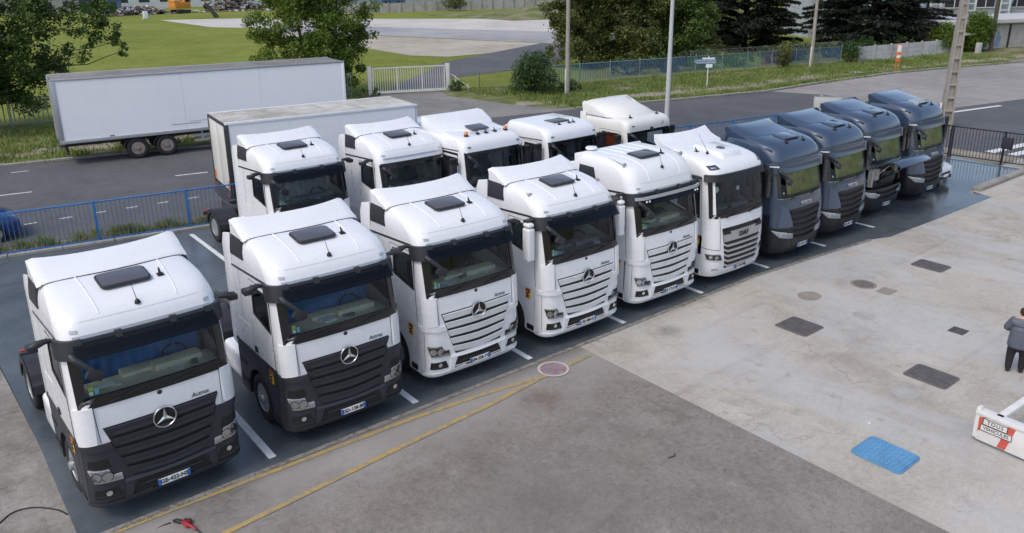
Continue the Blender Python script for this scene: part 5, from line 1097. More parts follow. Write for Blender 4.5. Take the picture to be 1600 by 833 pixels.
# ------------------------------------------------------------------ long white box trailer across the road
ground_mat('trailer_side', (0.89, 0.90, 0.91), (0.85, 0.865, 0.88), (0.90, 0.905, 0.91), big=0.18, mid=0.7, fine=20, rough=0.5, bump=0.03, grain=0.02)
ground_mat('trailer_roof', (0.42, 0.40, 0.35), (0.30, 0.285, 0.245), (0.62, 0.61, 0.57), big=0.5, mid=1.6, fine=30, rough=0.85, bump=0.1, grain=0.08)
ground_mat('roof_dark', (0.20, 0.19, 0.175), (0.14, 0.13, 0.12), (0.27, 0.26, 0.24), big=0.5, mid=1.6, fine=30, rough=0.85, bump=0.1, grain=0.08)
mat('pole_seam', (0.70, 0.71, 0.72), 0.5)
def trailer():
    ang = math.atan2(-.117, 1); L, W, zb, zt = 14.0, 2.55, 1.12, 4.06
    t = thing('box_trailer', 'long white box semi-trailer parked across the road beside the meadow', 'trailer', (1.86, 28.9, Z0+.036), ang)
    part('side_panel', t, 'trailer_side', lambda b: b.box((L/2, .03, (zb+zt)/2), (L-.22, .05, zt-zb-.16)), smooth=0)
    part('side_panel', t, 'trailer_side', lambda b: b.box((L/2, W-.03, (zb+zt)/2), (L-.22, .05, zt-zb-.16)), smooth=0)
    part('front_wall', t, 'trailer_side', lambda b: b.box((L-.04, W/2, (zb+zt)/2), (.06, W-.14, zt-zb-.1)), smooth=0)
    part('roof', t, 'roof_dark', lambda b: b.box((L/2, W/2, zt-.03), (L-.06, W-.06, .05)), smooth=0)
    part('floor', t, 'chassis', lambda b: b.box((L/2, W/2, zb+.02), (L-.1, W-.12, .10)), smooth=0)
    part('top_rail', t, 'silver', lambda b: b.box((L/2, .02, zt-.03), (L, .09, .10)), bevel=.012)
    part('top_rail', t, 'silver', lambda b: b.box((L/2, W-.02, zt-.03), (L, .09, .10)), bevel=.012)
    part('bottom_rail', t, 'silver', lambda b: b.box((L/2, .01, zb+.03), (L, .08, .16)), bevel=.012)
    part('bottom_rail', t, 'silver', lambda b: b.box((L/2, W-.01, zb+.03), (L, .08, .16)), bevel=.012)
    for y in (.02, W-.02):
        part('corner_post', t, 'silver', lambda b: b.box((.06, y, (zb+zt)/2-.05), (.22, .08, zt-zb+.05)), bevel=.012)
        part('corner_post', t, 'trailer_side', lambda b: b.box((L-.05, y, (zb+zt)/2), (.14, .07, zt-zb)), bevel=.012)
    for k in range(2):
        part('rear_door', t, 'silver', lambda b: b.box((.0, .68+k*1.20, (zb+zt)/2), (.05, 1.16, zt-zb-.2)), smooth=0)
        part('door_bar', t, 'silver', lambda b: b.tube([(-.05, .95+k*.65, zb), (-.05, .95+k*.65, zt-.1)], .022, 6))
    part('rear_sill', t, 'chassis', lambda b: b.box((.05, W/2, zb-.08), (.2, W, .2)), bevel=.01)
    part('rear_bumper', t, 'chassis', lambda b: (b.box((.25, W/2, .58), (.12, W-.3, .14)), b.box((.25, .5, .8), (.08, .08, .5)), b.box((.25, W-.5, .8), (.08, .08, .5))), bevel=.01)
    part('chassis_frame', t, 'chassis', lambda b: [b.box((L/2, W/2+s*.45, .95), (L-.4, .12, .3)) for s in (-1, 1)]+[b.box((x, W/2, .95), (.1, W-.5, .14)) for x in (1.5, 3, 5, 7, 9, 11)], smooth=0)
    for i, x in enumerate((3.25, 4.58)):
        for y, s in ((.20, -1), (W-.20, 1)):
            pl = lambda px, py, h: (px, h, py)
            wo_ = part('wheel', t, 'rubber', lambda b: b.lathe(wheel_prof(.52, .36), pl, 36, closed=True), key=('ttyre', s), loc=(x, y, .52))
            def rimf(b):
                R = .31; h0 = s*.165
                b.lathe([(R, h0), (R*.92, h0+s*.012), (R*.88, h0-s*.03), (R*.78, h0-s*.07), (R*.50, h0-s*.05), (R*.46, h0-s*.02), (R*.30, h0-s*.02), (R*.26, h0+s*.05), (.001, h0+s*.06)], pl, 32)
                for q_ in range(10): a = 2*PI*q_/10; b.box((R*.4*math.cos(a), h0-s*.02, R*.4*math.sin(a)), (.03, .04, .03))
            part('rim', wo_, 'rim_rust', rimf, key=('trim', s))
            part('hand_hole', wo_, 'black', lambda b: [b.lathe([(.03, -.004), (.03, .004)], lambda px, py, h, a=2*PI*(q_+.5)/10: (.202*math.cos(a)+px, s*.165-s*.055+h, .202*math.sin(a)+py), 8) for q_ in range(10)], key=('tholes', s))
        part('mudguard', t, 'dark_plastic', lambda b: [b.prism([(x+.60*math.cos(PI*k/8), .52+.58*math.sin(PI*k/8)), (x+.60*math.cos(PI*(k+1)/8), .52+.58*math.sin(PI*(k+1)/8)), (x+.63*math.cos(PI*(k+1)/8), .52+.61*math.sin(PI*(k+1)/8)), (x+.63*math.cos(PI*k/8), .52+.61*math.sin(PI*k/8))], lambda p, q_, d: (p, d, q_), .0, .42) for k in range(8)])
    part('side_guard', t, 'silver', lambda b: (b.box((7.7, .1, .60), (3.6, .04, .12)), b.box((7.7, .1, .86), (3.6, .04, .12)), b.box((6.3, .12, .85), (.07, .06, .6)), b.box((9.1, .12, .85), (.07, .06, .6))), smooth=0)
    for s in (.5, W-.5): part('landing_leg', t, 'chassis', lambda b: (b.box((11.0, s, .55), (.14, .14, 1.05)), b.box((11.0, s, .03), (.3, .3, .06))), smooth=0)
    part('scrape', t, 'dash_grey', lambda b: (b.box((5.6, .002, 1.50), (1.4, .008, .022)), b.box((6.3, .002, 1.60), (1.1, .008, .012)), b.box((2.2, .002, 1.24), (.20, .008, .10))), smooth=0)
    part('side_seam', t, 'pole_seam', lambda b: [b.box((x, .003, (zb+zt)/2), (.02, .008, zt-zb-.2)) for x in (5.6, 9.4)], smooth=0)
    return t
trailer()

# ------------------------------------------------------------------ box truck standing beyond the blue fence
def box_truck():
    t = thing('box_truck', 'white box truck with dirty grey roof standing behind the blue fence', 'truck', (4.95, 15.32, Z0+.04), -.115)
    L, W, zb, zt = 7.5, 2.62, .98, 3.55
    part('side_panel', t, 'trailer_side', lambda b: b.box((L/2, .03, (zb+zt)/2), (L-.2, .05, zt-zb-.1)), smooth=0)
    part('side_panel', t, 'trailer_side', lambda b: b.box((L/2, W-.03, (zb+zt)/2), (L-.2, .05, zt-zb-.1)), smooth=0)
    part('front_wall', t, 'trailer_side', lambda b: b.box((L-.03, W/2, (zb+zt)/2), (.06, W-.1, zt-zb)), bevel=.015)
    part('roof', t, 'trailer_roof', lambda b: b.box((L/2, W/2, zt-.015), (L-.02, W-.10, .05)), smooth=0)
    part('floor', t, 'chassis', lambda b: b.box((L/2, W/2, zb), (L-.1, W-.1, .14)), smooth=0)
    for y in (.02, W-.02): part('top_rail', t, 'white_paint', lambda b: b.box((L/2, y, zt-.02), (L, .08, .11)), bevel=.02)
    for y in (.03, W-.03): part('corner_post', t, 'chassis', lambda b: b.box((.05, y, (zb+zt)/2-.05), (.16, .10, zt-zb)), bevel=.01)
    part('rear_header', t, 'chassis', lambda b: b.box((.04, W/2, zt-.06), (.12, W, .12)), bevel=.01)
    for k in range(2):
        part('rear_door', t, 'cream_paint', lambda b: b.box((.02, .67+k*1.27, (zb+zt)/2-.02), (.05, 1.22, zt-zb-.2)), bevel=.008)
        part('reflector_tape', t, 'reflector_orange', lambda b: b.box((-.012, .22+k*2.15, zb+.28), (.01, .22, .34)), smooth=0)
    part('rear_sill', t, 'chassis', lambda b: b.box((.05, W/2, zb-.10), (.22, W, .18)), bevel=.01)
    part('rear_lamp', t, 'red_lens', lambda b: b.box((-.04, .28, zb-.10), (.05, .32, .12)), bevel=.01)
    part('rear_lamp', t, 'red_lens', lambda b: b.box((-.04, W-.28, zb-.10), (.05, .32, .12)), bevel=.01)
    part('tail_lift', t, 'chassis', lambda b: (b.box((-.06, W/2, .62), (.12, W-.3, .16)), b.box((.2, .5, .75), (.1, .1, .5)), b.box((.2, W-.5, .75), (.1, .1, .5))), bevel=.01)
    part('chassis_frame', t, 'chassis', lambda b: [b.box((L/2+.8, W/2+s*.42, .78), (L+1.4, .10, .24)) for s in (-1, 1)], smooth=0)
    pl = lambda px, py, h: (px, h, py)
    for x in (1.9, 8.25):
        for y in (.18, W-.18): part('wheel', t, 'rubber', lambda b: b.lathe(wheel_prof(.45, .28), pl, 28, closed=True), key='btyre', loc=(x, y, .45))
    # low cab at the front, facing +X
    cb = part('cab_shell', t, 'white_paint', lambda b: b.prism([(7.62, .5), (9.55, .5), (9.62, 1.5), (9.25, 2.35), (8.9, 2.62), (7.75, 2.66), (7.62, 2.5)], lambda p, q_, d: (p, d, q_), .18, W-.18), bevel=.09, seg=3)
    part('cab_window', cb, 'gloss_black', lambda b: b.prism([(8.0, 1.65), (9.30, 1.65), (9.05, 2.30), (8.0, 2.36)], lambda p, q_, d: (p, d, q_), .165, .18), smooth=0)
    part('cab_window', cb, 'gloss_black', lambda b: b.prism([(8.0, 1.65), (9.30, 1.65), (9.05, 2.30), (8.0, 2.36)], lambda p, q_, d: (p, d, q_), W-.18, W-.165), smooth=0)
    part('windscreen', cb, 'gloss_black', lambda b: b.add([(9.63, .35, 1.58), (9.63, W-.35, 1.58), (9.30, W-.40, 2.34), (9.30, .40, 2.34)], [(0, 1, 2, 3)]), smooth=0)
box_truck()
# ------------------------------------------------------------------ fences
mat('fence_blue', (0.020, 0.150, 0.42), 0.45, var=0.25, scale=3)
mat('fence_bar', (0.075, 0.155, 0.30), 0.5, var=0.25, scale=3)
mat('fence_black', (0.012, 0.014, 0.020), 0.45, var=0.2)
mat('pale_grey', (0.20, 0.26, 0.27), 0.6, var=0.25, scale=2, kind='World')
mat('pale_blue', (0.085, 0.150, 0.260), 0.6, var=0.35, scale=0.7, kind='World')
mat('pale_green', (0.10, 0.22, 0.20), 0.6, var=0.35, scale=0.7, kind='World')
mat('pale_violet', (0.13, 0.12, 0.22), 0.6, var=0.35, scale=0.7, kind='World')
mat('gate_white', (0.66, 0.65, 0.61), 0.5, var=0.12, scale=3)
mat('wire', (0.20, 0.20, 0.20), 0.5, metal=0.5)
mat('bark', (0.085, 0.072, 0.055), 0.95, var=0.35, scale=5, bump=0.5, bscale=14)
mat('pole_concrete', (0.33, 0.305, 0.265), 0.9, var=0.18, scale=2, bump=0.2)
mat('pole_grey', (0.50, 0.51, 0.50), 0.5, var=0.08, scale=1)
def along(a, c, step):
    A, B = Vector(a), Vector(c); n = max(1, round((B-A).length/step)); return [A+(B-A)*i/n for i in range(n+1)], math.atan2((B-A).y, (B-A).x), (B-A).length
def railing(name, label, a, c, h, pitch, post_step, m_rail, m_bar, z=Z0+.05, barw=.018, top=.05, low=.12, cat='fence', post=.07, flat=False, gapfn=None):
    t = thing(name, label, cat, (a[0], a[1], z))
    pts, ang, L = along(a, c, pitch); O = Vector(a)
    mid = (Vector(a)+Vector(c))/2-O
    part('top_rail', t, m_rail, lambda b: b.box((0, 0, 0), (L+.06, .05, top)), loc=(mid.x, mid.y, h-top/2), rot=(0, 0, ang), bevel=.008, seg=1)
    part('bottom_rail', t, m_rail, lambda b: b.box((0, 0, 0), (L+.06, .04, .04)), loc=(mid.x, mid.y, low), rot=(0, 0, ang), smooth=0)
    for p in along(a, c, post_step)[0]:
        q_ = p-O; part('post', t, m_rail, lambda b: b.box((0, 0, (h+.02)/2), (post, post, h+.02)), key=(name, 'post'), loc=(q_.x, q_.y, 0), rot=(0, 0, ang), bevel=.008, seg=1)
    for i, p in enumerate(pts):
        q_ = p-O; mb = m_bar(i/len(pts)) if callable(m_bar) else m_bar
        part('bar', t, mb, lambda b: b.box((0, 0, (h-.06+low)/2), (barw, .012 if flat else barw, h-.06-low+.04)), key=(name, 'bar', h), loc=(q_.x, q_.y+random.uniform(-.004, .004), 0), rot=(random.uniform(-.01, .01), 0, ang), smooth=0)
    return t
railing('blue_railing', 'bright blue metal railing along the back of the parking slab', (-5.2, 16.56), (34.6, 10.37), 1.44, .136, 2.9, 'fence_blue', 'fence_bar')
railing('black_railing', 'black metal railing closing the right end of the parking slab', (35.0, 10.0), (35.05, 3.4), 1.50, .14, 2.2, 'fence_black', 'fence_black')
railing('black_railing', 'black metal railing carrying a black box, beside the pedestrian crossing', (35.05, 3.3), (35.55, -3.2), 1.50, .14, 2.2, 'fence_black', 'fence_black')
t = thing('fence_box', 'small black box hung on the black railing near the crossing', 'box', (35.12, .95, 1.0))
part('case', t, 'fence_black', lambda b: b.box((0, 0, 0), (.16, .42, .52)), bevel=.02)
part('lid', t, 'dark_plastic', lambda b: b.box((-.09, 0, 0), (.03, .36, .46)), bevel=.01)
railing('palisade_fence', 'grey green palisade fence in front of the meadow, behind the long trailer', (-9.0, 43.2), (22.6, 39.9), 1.72, .25, 2.75, 'pale_grey', 'pale_grey', barw=.065, flat=True, low=.25)
def pcol(f): return 'pale_green' if f < .10 else 'pale_blue' if f < .42 else 'pale_green' if f < .68 else 'pale_violet' if f < .80 else 'pale_blue'
railing('palisade_fence', 'blue and green palisade fence along the far verge below the tall trees', (37.2, 35.0), (68.8, 28.35), 1.58, .16, 3.0, 'pale_grey', pcol, barw=.075, flat=True, low=.25)
railing('wire_fence', 'thin grey wire fence between the white gate and the dark green bush', (29.7, 38.2), (37.0, 35.1), 1.35, .16, 2.6, 'wire', 'wire', barw=.012, post=.05, top=.03)
# coiled barbed wire on the far palisade
def coil(b):
    A, B = Vector((50, 32.3, 1.78)), Vector((68.8, 28.35, 1.78)); n = 900; turns = 62
    pts = []
    for i in range(n):
        p = A+(B-A)*i/n; a = 2*PI*turns*i/n; pts.append((p.x+.10*math.sin(a*.5), p.y+.26*math.cos(a), p.z+.26*math.sin(a)))
    b.tube(pts, .014, 3)
tag(part('barbed_wire', None, 'wire', coil, smooth=0), 'coils of barbed wire along the top of the blue palisade', 'barbed wire')
def gate():
    a, c = Vector((24.4, 39.85)), Vector((29.5, 38.05)); t = thing('sliding_gate', 'white barred sliding gate at the end of the side drive', 'gate', (a.x, a.y, Z0+.04))
    ang = math.atan2((c-a).y, (c-a).x); t.rotation_euler = (0, 0, ang); L = (c-a).length; h = 1.98
    part('top_rail', t, 'gate_white', lambda b: b.box((L/2, 0, h-.05), (L, .08, .09)), smooth=0)
    part('bottom_rail', t, 'gate_white', lambda b: b.box((L/2, 0, .16), (L+.3, .10, .18)), smooth=0)
    for x in (0, L*.33, L*.68, L): part('frame_post', t, 'gate_white', lambda b: b.box((x, 0, h/2+.06), (.09, .08, h-.12)), smooth=0)
    n = int(L/.17)
    for i in range(1, n): part('bar', t, 'gate_white', lambda b: b.box((0, 0, 1.06), (.035, .03, 1.66)), key='gatebar', loc=(L*i/n, 0, 0), smooth=0)
    for x in (-.25, L+.28): part('gate_post', t, 'gate_white', lambda b: b.box((x, .1, 1.04), (.28, .28, 2.08)), bevel=.02)
    part('brace', t, 'gate_white', lambda b: (b.tube([(L+.5, .1, 1.3), (L+1.9, -.2, .2)], .04, 6), b.tube([(L+.9, .1, 1.1), (L+.9, .1, 0)], .04, 6), b.tube([(L+1.8, -.2, .5), (L+1.8, -.2, 0)], .035, 6)), smooth=0)
gate()

# ------------------------------------------------------------------ foliage
leaf_mat('leaf_poplar', (0.049, 0.086, 0.020), (0.089, 0.149, 0.032), (0.162, 0.223, 0.055), 0.45, .28)
leaf_mat('leaf_bright', (0.068, 0.119, 0.018), (0.119, 0.189, 0.030), (0.211, 0.265, 0.050), 0.5, .30)
leaf_mat('leaf_willow', (0.067, 0.089, 0.027), (0.120, 0.144, 0.043), (0.210, 0.220, 0.073), 0.4, .28)
leaf_mat('leaf_dark', (0.026, 0.055, 0.016), (0.049, 0.098, 0.026), (0.091, 0.150, 0.044), 0.8, .22)
leaf_mat('needle', (0.010, 0.015, 0.010), (0.018, 0.026, 0.016), (0.033, 0.044, 0.029), 0.5, .05)
leaf_mat('leaf_ivy', (0.055, 0.105, 0.014), (0.105, 0.175, 0.022), (0.180, 0.250, 0.035), 0.6, .25)
leaf_mat('grass_blade', (0.102, 0.152, 0.032), (0.174, 0.239, 0.058), (0.304, 0.326, 0.116), 0.6, .25)
leaf_mat('grass_dry', (0.156, 0.168, 0.054), (0.264, 0.240, 0.108), (0.360, 0.312, 0.168), 0.6, .25)
def leaf_mesh(name, cen, size, m, up=0.35, aspect=.62):
    cen = np.asarray(cen, float); n = len(cen)
    d = RNG.normal(size=(n, 3)); d[:, 2] = np.abs(d[:, 2])*1.0+up; d /= np.linalg.norm(d, axis=1)[:, None]
    a = RNG.normal(size=(n, 3)); u = np.cross(d, a); u /= np.linalg.norm(u, axis=1)[:, None]; v = np.cross(d, u)
    s = (size*RNG.uniform(.6, 1.35, n))[:, None]
    u, v = u*s*.5, v*s*.5*aspect
    P = np.stack([cen-u, cen-v*.9+u*.1+d*s*.08, cen+u, cen+v*.9+u*.1+d*s*.08], 1).reshape(-1, 3)
    me = bpy.data.meshes.new(name); me.vertices.add(n*4); me.vertices.foreach_set('co', P.ravel())
    me.loops.add(n*4); me.loops.foreach_set('vertex_index', np.arange(n*4, dtype=np.int32))
    me.polygons.add(n); me.polygons.foreach_set('loop_start', np.arange(0, n*4, 4, dtype=np.int32)); me.polygons.foreach_set('loop_total', np.full(n, 4, np.int32))
    me.materials.append(MATS[m]); me.update(); me.validate(); return me
def clump_pts(c, r, n, flat=1.0):
    d = RNG.normal(size=(n, 3)); d /= np.linalg.norm(d, axis=1)[:, None]
    rad = r*RNG.uniform(0, 1, n)**.45
    p = d*rad[:, None]; p[:, 2] *= flat; return np.asarray(c)+p
def limb(b, a, c, r0, r1, sag=.0, n=5, wob=.15):
    A, C = Vector(a), Vector(c); pts = []
    L = (C-A).length
    for i in range(n+1):
        u = i/n; p = A+(C-A)*u; w_ = math.sin(u*PI)*wob*L*.25
        pts.append((p.x+random.uniform(-1, 1)*w_, p.y+random.uniform(-1, 1)*w_, p.z+sag*math.sin(u*PI)+random.uniform(-.3, .3)*w_))
    b.tube(pts, [r0+(r1-r0)*i/n for i in range(n+1)], 7)
def tree(name, label, base, clumps, m, leaf, trunk_r, trunk_top, group=None, stems=None, per=None, sub=7, up=.35):
    """clumps: (x,y,z,r) relative to the base; leaves gather in sub-clumps so that gaps stay open"""
    t = thing(name, label, 'tree', base, 0, group)
    def tr(b):
        st = stems or [((0, 0, 0), trunk_top)]
        for s0, s1 in st: limb(b, s0, s1, trunk_r, trunk_r*.35, n=8, wob=.06)
        for c in clumps[::2]:
            s0, s1 = min(st, key=lambda s_: (Vector(s_[1])-Vector(c[:3])).length)
            u = max(.12, min(.92, (c[2]-.8-.25*math.hypot(c[0]-s1[0], c[1]-s1[1]))/max(.5, s1[2])))
            p = Vector(s0)+(Vector(s1)-Vector(s0))*u
            limb(b, p, c[:3], trunk_r*.22*(1-u*.5), .015, n=6, sag=.35, wob=.45)
    part('trunk', t, 'bark', tr, smooth=60)
    P = []
    for x, y, z, r in clumps:
        k = int((per or 260)*r*r)
        for _ in range(sub):
            d = RNG.normal(size=3); d /= np.linalg.norm(d); q_ = np.array((x, y, z))+d*r*RNG.uniform(.35, .85)
            P.append(clump_pts(q_, r*RNG.uniform(.30, .52), max(8, k//sub), .8))
        P.append(clump_pts((x, y, z), r, max(6, k//5), .85))
    o = obj('crown', leaf_mesh('crown', np.concatenate(P), leaf, m, up), t)
    return t
def blob_clumps(n, rx, ry, z0, z1, r0, r1, seed, shape=1.0, minr=.25):
    rr = random.Random(seed); out = []
    for i in range(n):
        u = (i+.5)/n; z = z0+(z1-z0)*u; k = math.sin(PI*min(1, max(.05, u*.85+.18)))**shape
        a = i*2.39996+rr.uniform(-.4, .4); q_ = math.sqrt(rr.uniform(minr**2, 1))
        out.append((rx*k*q_*math.cos(a), ry*k*q_*math.sin(a), z+rr.uniform(-.4, .4), rr.uniform(r0, r1)))
    return out
# poplar at the left with its long drooping branch
base = (0.6, 42.6, Z0)
cl = blob_clumps(60, 4.2, 3.4, 1.6, 11.5, 1.1, 1.7, 3, .6)
cl += [(x-base[0], y-base[1], z, r) for x, y, z, r in [(5.0, 41.6, 6.4, .8), (5.7, 41.4, 5.5, .8), (6.6, 41.3, 6.2, .9), (7.3, 41.3, 5.6, .85), (7.7, 41.3, 4.8, .65), (6.8, 41.4, 5.0, .6), (5.75, 41.4, 4.0, .55), (6.2, 41.3, 4.5, .5), (8.0, 41.3, 4.2, .45), (6.2, 41.6, 7.4, 1.0), (7.3, 41.6, 7.2, .9), (4.6, 41.5, 4.2, .5), (4.5, 41.6, 3.2, .55), (3.2, 41.8, 2.9, .8), (2.4, 41.8, 4.6, 1.0), (1.3, 41.6, 3.2, 1.0)]]
tree('poplar_tree', 'tall green poplar with a long drooping branch over the trailer at far left', base, cl, 'leaf_poplar', .20, .30, (0.5, 0, 10), per=430)
# poplar behind the right end of the trailer
tree('poplar_tree', 'leafy green poplar rising behind the right end of the long trailer', (21.4, 42.8, Z0), blob_clumps(66, 4.0, 3.0, 1.0, 10.5, 1.1, 1.7, 11, .4)+[(2.6, -.6, .9, .8), (2.0, -.4, 1.7, .9), (-2.4, -.8, 2.0, 1.1), (3.4, -.3, 3.4, .7), (-3.6, -.4, 2.6, .9), (3.9, 0, 4.3, .6)], 'leaf_bright', .20, .16, (0, 0, 9), stems=[((.2, -.2, 0), (.6, 0, 9)), ((-.5, .3, 0), (-1.5, .2, 8)), ((1.2, -.3, 0), (2.0, 0, 7))], per=400)
# group of tall willow-like trees behind the far palisade
W = [((48.5, 43.2), 2.6, 21, 'loose olive tree standing left of the concrete pole behind the palisade'), ((52.6, 41.0), 3.1, 22, 'tall dense willow directly right of the concrete pole'), ((57.0, 39.6), 3.2, 23, 'tall dense willow behind the grey lamp post'), ((61.5, 41.5), 2.6, 24, 'slender willow nearest the dark conifers')]
for (x, y), rx, sd, lb in W:
    tree('willow_tree', lb, (x, y, Z0), blob_clumps(46, rx*1.15, rx, .6, 10, 1.1, 1.7, sd, .35), 'leaf_willow' if sd != 23 else 'leaf_poplar', .24, .2, (.3, 0, 9.5), group='willows behind the far palisade', per=430)
def bush(name, label, base, rx, ry, h, m, n=18, leaf=.16, per=420, seed=5, cat='shrub'):
    t = thing(name, label, cat, base); rr = random.Random(seed); P = []; tips = []
    for i in range(n):
        u = (i+.5)/n; a = i*2.4; k = math.sqrt(rr.random()); z = h*(.18+.68*u); w_ = math.sin(PI*(.22+.66*u))
        c = (rx*k*w_*math.cos(a), ry*k*w_*math.sin(a), z); r = h*rr.uniform(.18, .28); tips.append(c)
        P.append(clump_pts(c, r, int(per*r*r)+20))
    part('stem', t, 'bark', lambda b: [limb(b, (c[0]*.15, c[1]*.15, 0), c, .04, .012, n=3) for c in tips], smooth=60)
    obj('foliage', leaf_mesh('foliage', np.concatenate(P), leaf, m), t); return t
bush('round_bush', 'dense dark green round bush beside the concrete pole on the verge', (34.0, 32.9, Z0), 1.9, 1.6, 3.1, 'leaf_dark', 30, .15, 500)
bush('low_bush', 'low straggly bush at the foot of the concrete pole', (36.0, 31.2, Z0), 1.3, 1.0, 1.0, 'leaf_dark', 14, .14, 900, 8)
bush('climbing_bush', 'thin climbing bush grown through the blue palisade', (61.5, 29.7, Z0), .9, .6, 2.3, 'leaf_willow', 12, .15, 500, 9)
bush('climbing_bush', 'green creeper mound between palisade and panel wall', (70.0, 28.2, Z0), 1.2, .9, 2.2, 'leaf_dark', 14, .16, 500, 10)
bush('ivy_bush', 'bright yellow green ivy mass against the flat-roofed garage', (90.6, 25.3, Z0), 2.2, 1.4, 4.1, 'leaf_ivy', 34, .18, 520, 12)
bush('ivy_bush', 'tall green ivy column left of the leaning pylon', (86.0, 26.6, Z0), 1.3, 1.0, 3.2, 'leaf_ivy', 24, .18, 480, 13)
bush('gate_weeds', 'dark weeds at the right post of the white gate', (30.3, 37.6, Z0), .9, .5, .9, 'leaf_dark', 10, .12, 900, 14)
bush('gate_weeds', 'dark weeds at the left post of the white gate', (23.7, 39.3, Z0), 1.2, .5, .7, 'leaf_dark', 10, .12, 900, 15)
for i, (x, y) in enumerate([(47.5, 36.2), (51.5, 35.2), (55.5, 34.4), (59.5, 33.6), (64.5, 33.0), (68.5, 33.2), (73.5, 32.2), (78.5, 31.0), (82.5, 29.6)]):
    o = bush('undergrowth_bush', 'dark undergrowth bush behind the far fence line, '+('leftmost', 'second from left', 'third from left', 'fourth from left', 'middle one', 'fourth from right', 'third from right', 'second from right', 'rightmost')[i], (x, y, Z0), 2.4, 1.2, 1.5+.25*(i % 3), 'leaf_dark', 18, .2, 300, 70+i); o['group'] = 'undergrowth behind the far fence line'
def conifer(label, base, R, H, seed, nb=150):
    t = thing('conifer_tree', label, 'tree', base, 0, 'dark conifers behind the far palisade'); rr = random.Random(seed); P = []; B = MB()
    B.tube([(0, 0, 0), (.1, 0, H*.5), (0, 0, H)], [.35, .22, .04], 8)
    for i in range(nb):
        z = .15+(H-.5)*(i/nb)**1.1; k = (1-z/H)**.55*min(1, .88+z/6); L = R*k*rr.uniform(.72, 1.08); a = i*2.39996+rr.uniform(-.3, .3)
        tip = (L*math.cos(a), L*math.sin(a), z+.10*L-.02*L*L)
        B.tube([(0, 0, z), (tip[0]*.5, tip[1]*.5, z+.14*L), tip], [.05, .035, .01], 4)
        m = int(130*L)
        u = RNG.uniform(.18, 1.0, m)**.8; w_ = .75*np.sin(np.clip(u, 0, 1)*PI*.85+.15)*L*.26
        s_ = RNG.uniform(-1, 1, m)
        x = L*u*math.cos(a)-w_*s_*math.sin(a); y = L*u*math.sin(a)+w_*s_*math.cos(a)
        zz = z+.14*L*np.sin(u*PI*.75)-.22*np.abs(s_)*w_+RNG.normal(0, .07, m)
        P.append(np.stack([x, y, zz], 1))
    o = obj('trunk', B.mesh('trunk', ['bark']), t)
    obj('crown', leaf_mesh('crown', np.concatenate(P), .34, 'needle', .9, .35), t)
conifer('dark conifer with layered branches, left one of the two big conifers', (74.6, 43.6, Z0), 7.2, 15, 31, 190)
conifer('dark conifer with layered branches, right one of the two big conifers', (86.5, 35.0, Z0), 9.0, 17, 32, 230)
# ------------------------------------------------------------------ grass and weeds (uncountable)
def blades(name, label, pts, h, m, wd=.035):
    pts = np.asarray(pts, float); n = len(pts); a = RNG.uniform(0, 2*PI, n); hh = h*RNG.uniform(.4, 1.3, n); ln = RNG.normal(0, .35, (n, 2))*hh[:, None]
    dx, dy = np.cos(a)*wd*.5, np.sin(a)*wd*.5; z = np.full(n, Z0+.02)
    P = np.stack([np.stack([pts[:, 0]-dx, pts[:, 1]-dy, z], 1), np.stack([pts[:, 0]+dx, pts[:, 1]+dy, z], 1), np.stack([pts[:, 0]+ln[:, 0], pts[:, 1]+ln[:, 1], z+hh], 1)], 1).reshape(-1, 3)
    me = bpy.data.meshes.new(name); me.vertices.add(n*3); me.vertices.foreach_set('co', P.ravel()); me.loops.add(n*3); me.loops.foreach_set('vertex_index', np.arange(n*3, dtype=np.int32))
    me.polygons.add(n); me.polygons.foreach_set('loop_start', np.arange(0, n*3, 3, dtype=np.int32)); me.polygons.foreach_set('loop_total', np.full(n, 3, np.int32)); me.materials.append(MATS[m]); me.update(); me.validate()
    return tag(obj(name, me), label, 'grass', kind='stuff')
def scatter(poly_pairs, n, clus=40, rad=.5):
    """points in clusters between two polylines given as [(near, far), ...] strips"""
    out = []
    per = max(1, n//(len(poly_pairs)-1)//clus)
    for (a0, b0), (a1, b1) in zip(poly_pairs[:-1], poly_pairs[1:]):
        for _ in range(clus):
            u, v = RNG.random(2); p = (np.array(a0)*(1-u)+np.array(a1)*u)*(1-v)+(np.array(b0)*(1-u)+np.array(b1)*u)*v
            out.append(p+RNG.normal(0, rad, (per, 2)))
    return np.concatenate(out)
blades('verge_grass', 'rough grass on the verge below the palisade fences', scatter([((31.5, 27.6), (31.0, 37)), ((38.5, 26.8), (39, 34.2)), ((50, 25), (51, 32)), ((66, 23.5), (67, 28.2)), ((86, 19.5), (86, 25.5))], 22000, 90, .5), .30, 'grass_blade', .07)
blades('roadside_grass', 'grass tufts along the far kerb and under the long trailer', scatter([((-8, 33), (-8, 42.5)), ((3, 31.2), (3, 41)), ((20, 29), (20, 39.5))], 16000, 160, .4), .26, 'grass_blade', .06)
blades('kerb_grass', 'low grass edge along the road kerb on the right', scatter([((32, 25.8), (32, 27)), ((47.3, 22.2), (47.5, 23.4)), ((65, 21.4), (65, 22.4)), ((82, 17.6), (82, 18.6))], 9000, 60, .35), .22, 'grass_blade', .07)
blades('fence_weeds', 'weeds growing along the foot of the blue railing', scatter([((-4.5, 16.75), (-4.5, 17.25)), ((-1.5, 16.2), (-1.5, 16.85)), ((2.0, 15.66), (2.0, 16.3)), ((4.5, 15.3), (4.5, 15.7))], 3600, 26, .12), .26, 'grass_dry', .03)
blades('fence_weeds', 'green weed tufts in the pavement strip behind the blue railing', scatter([((-3.5, 16.8), (-3.5, 17.3)), ((-.5, 16.4), (-.5, 16.9)), ((3.0, 15.8), (3.0, 16.2))], 2400, 10, .10), .36, 'grass_blade', .03)
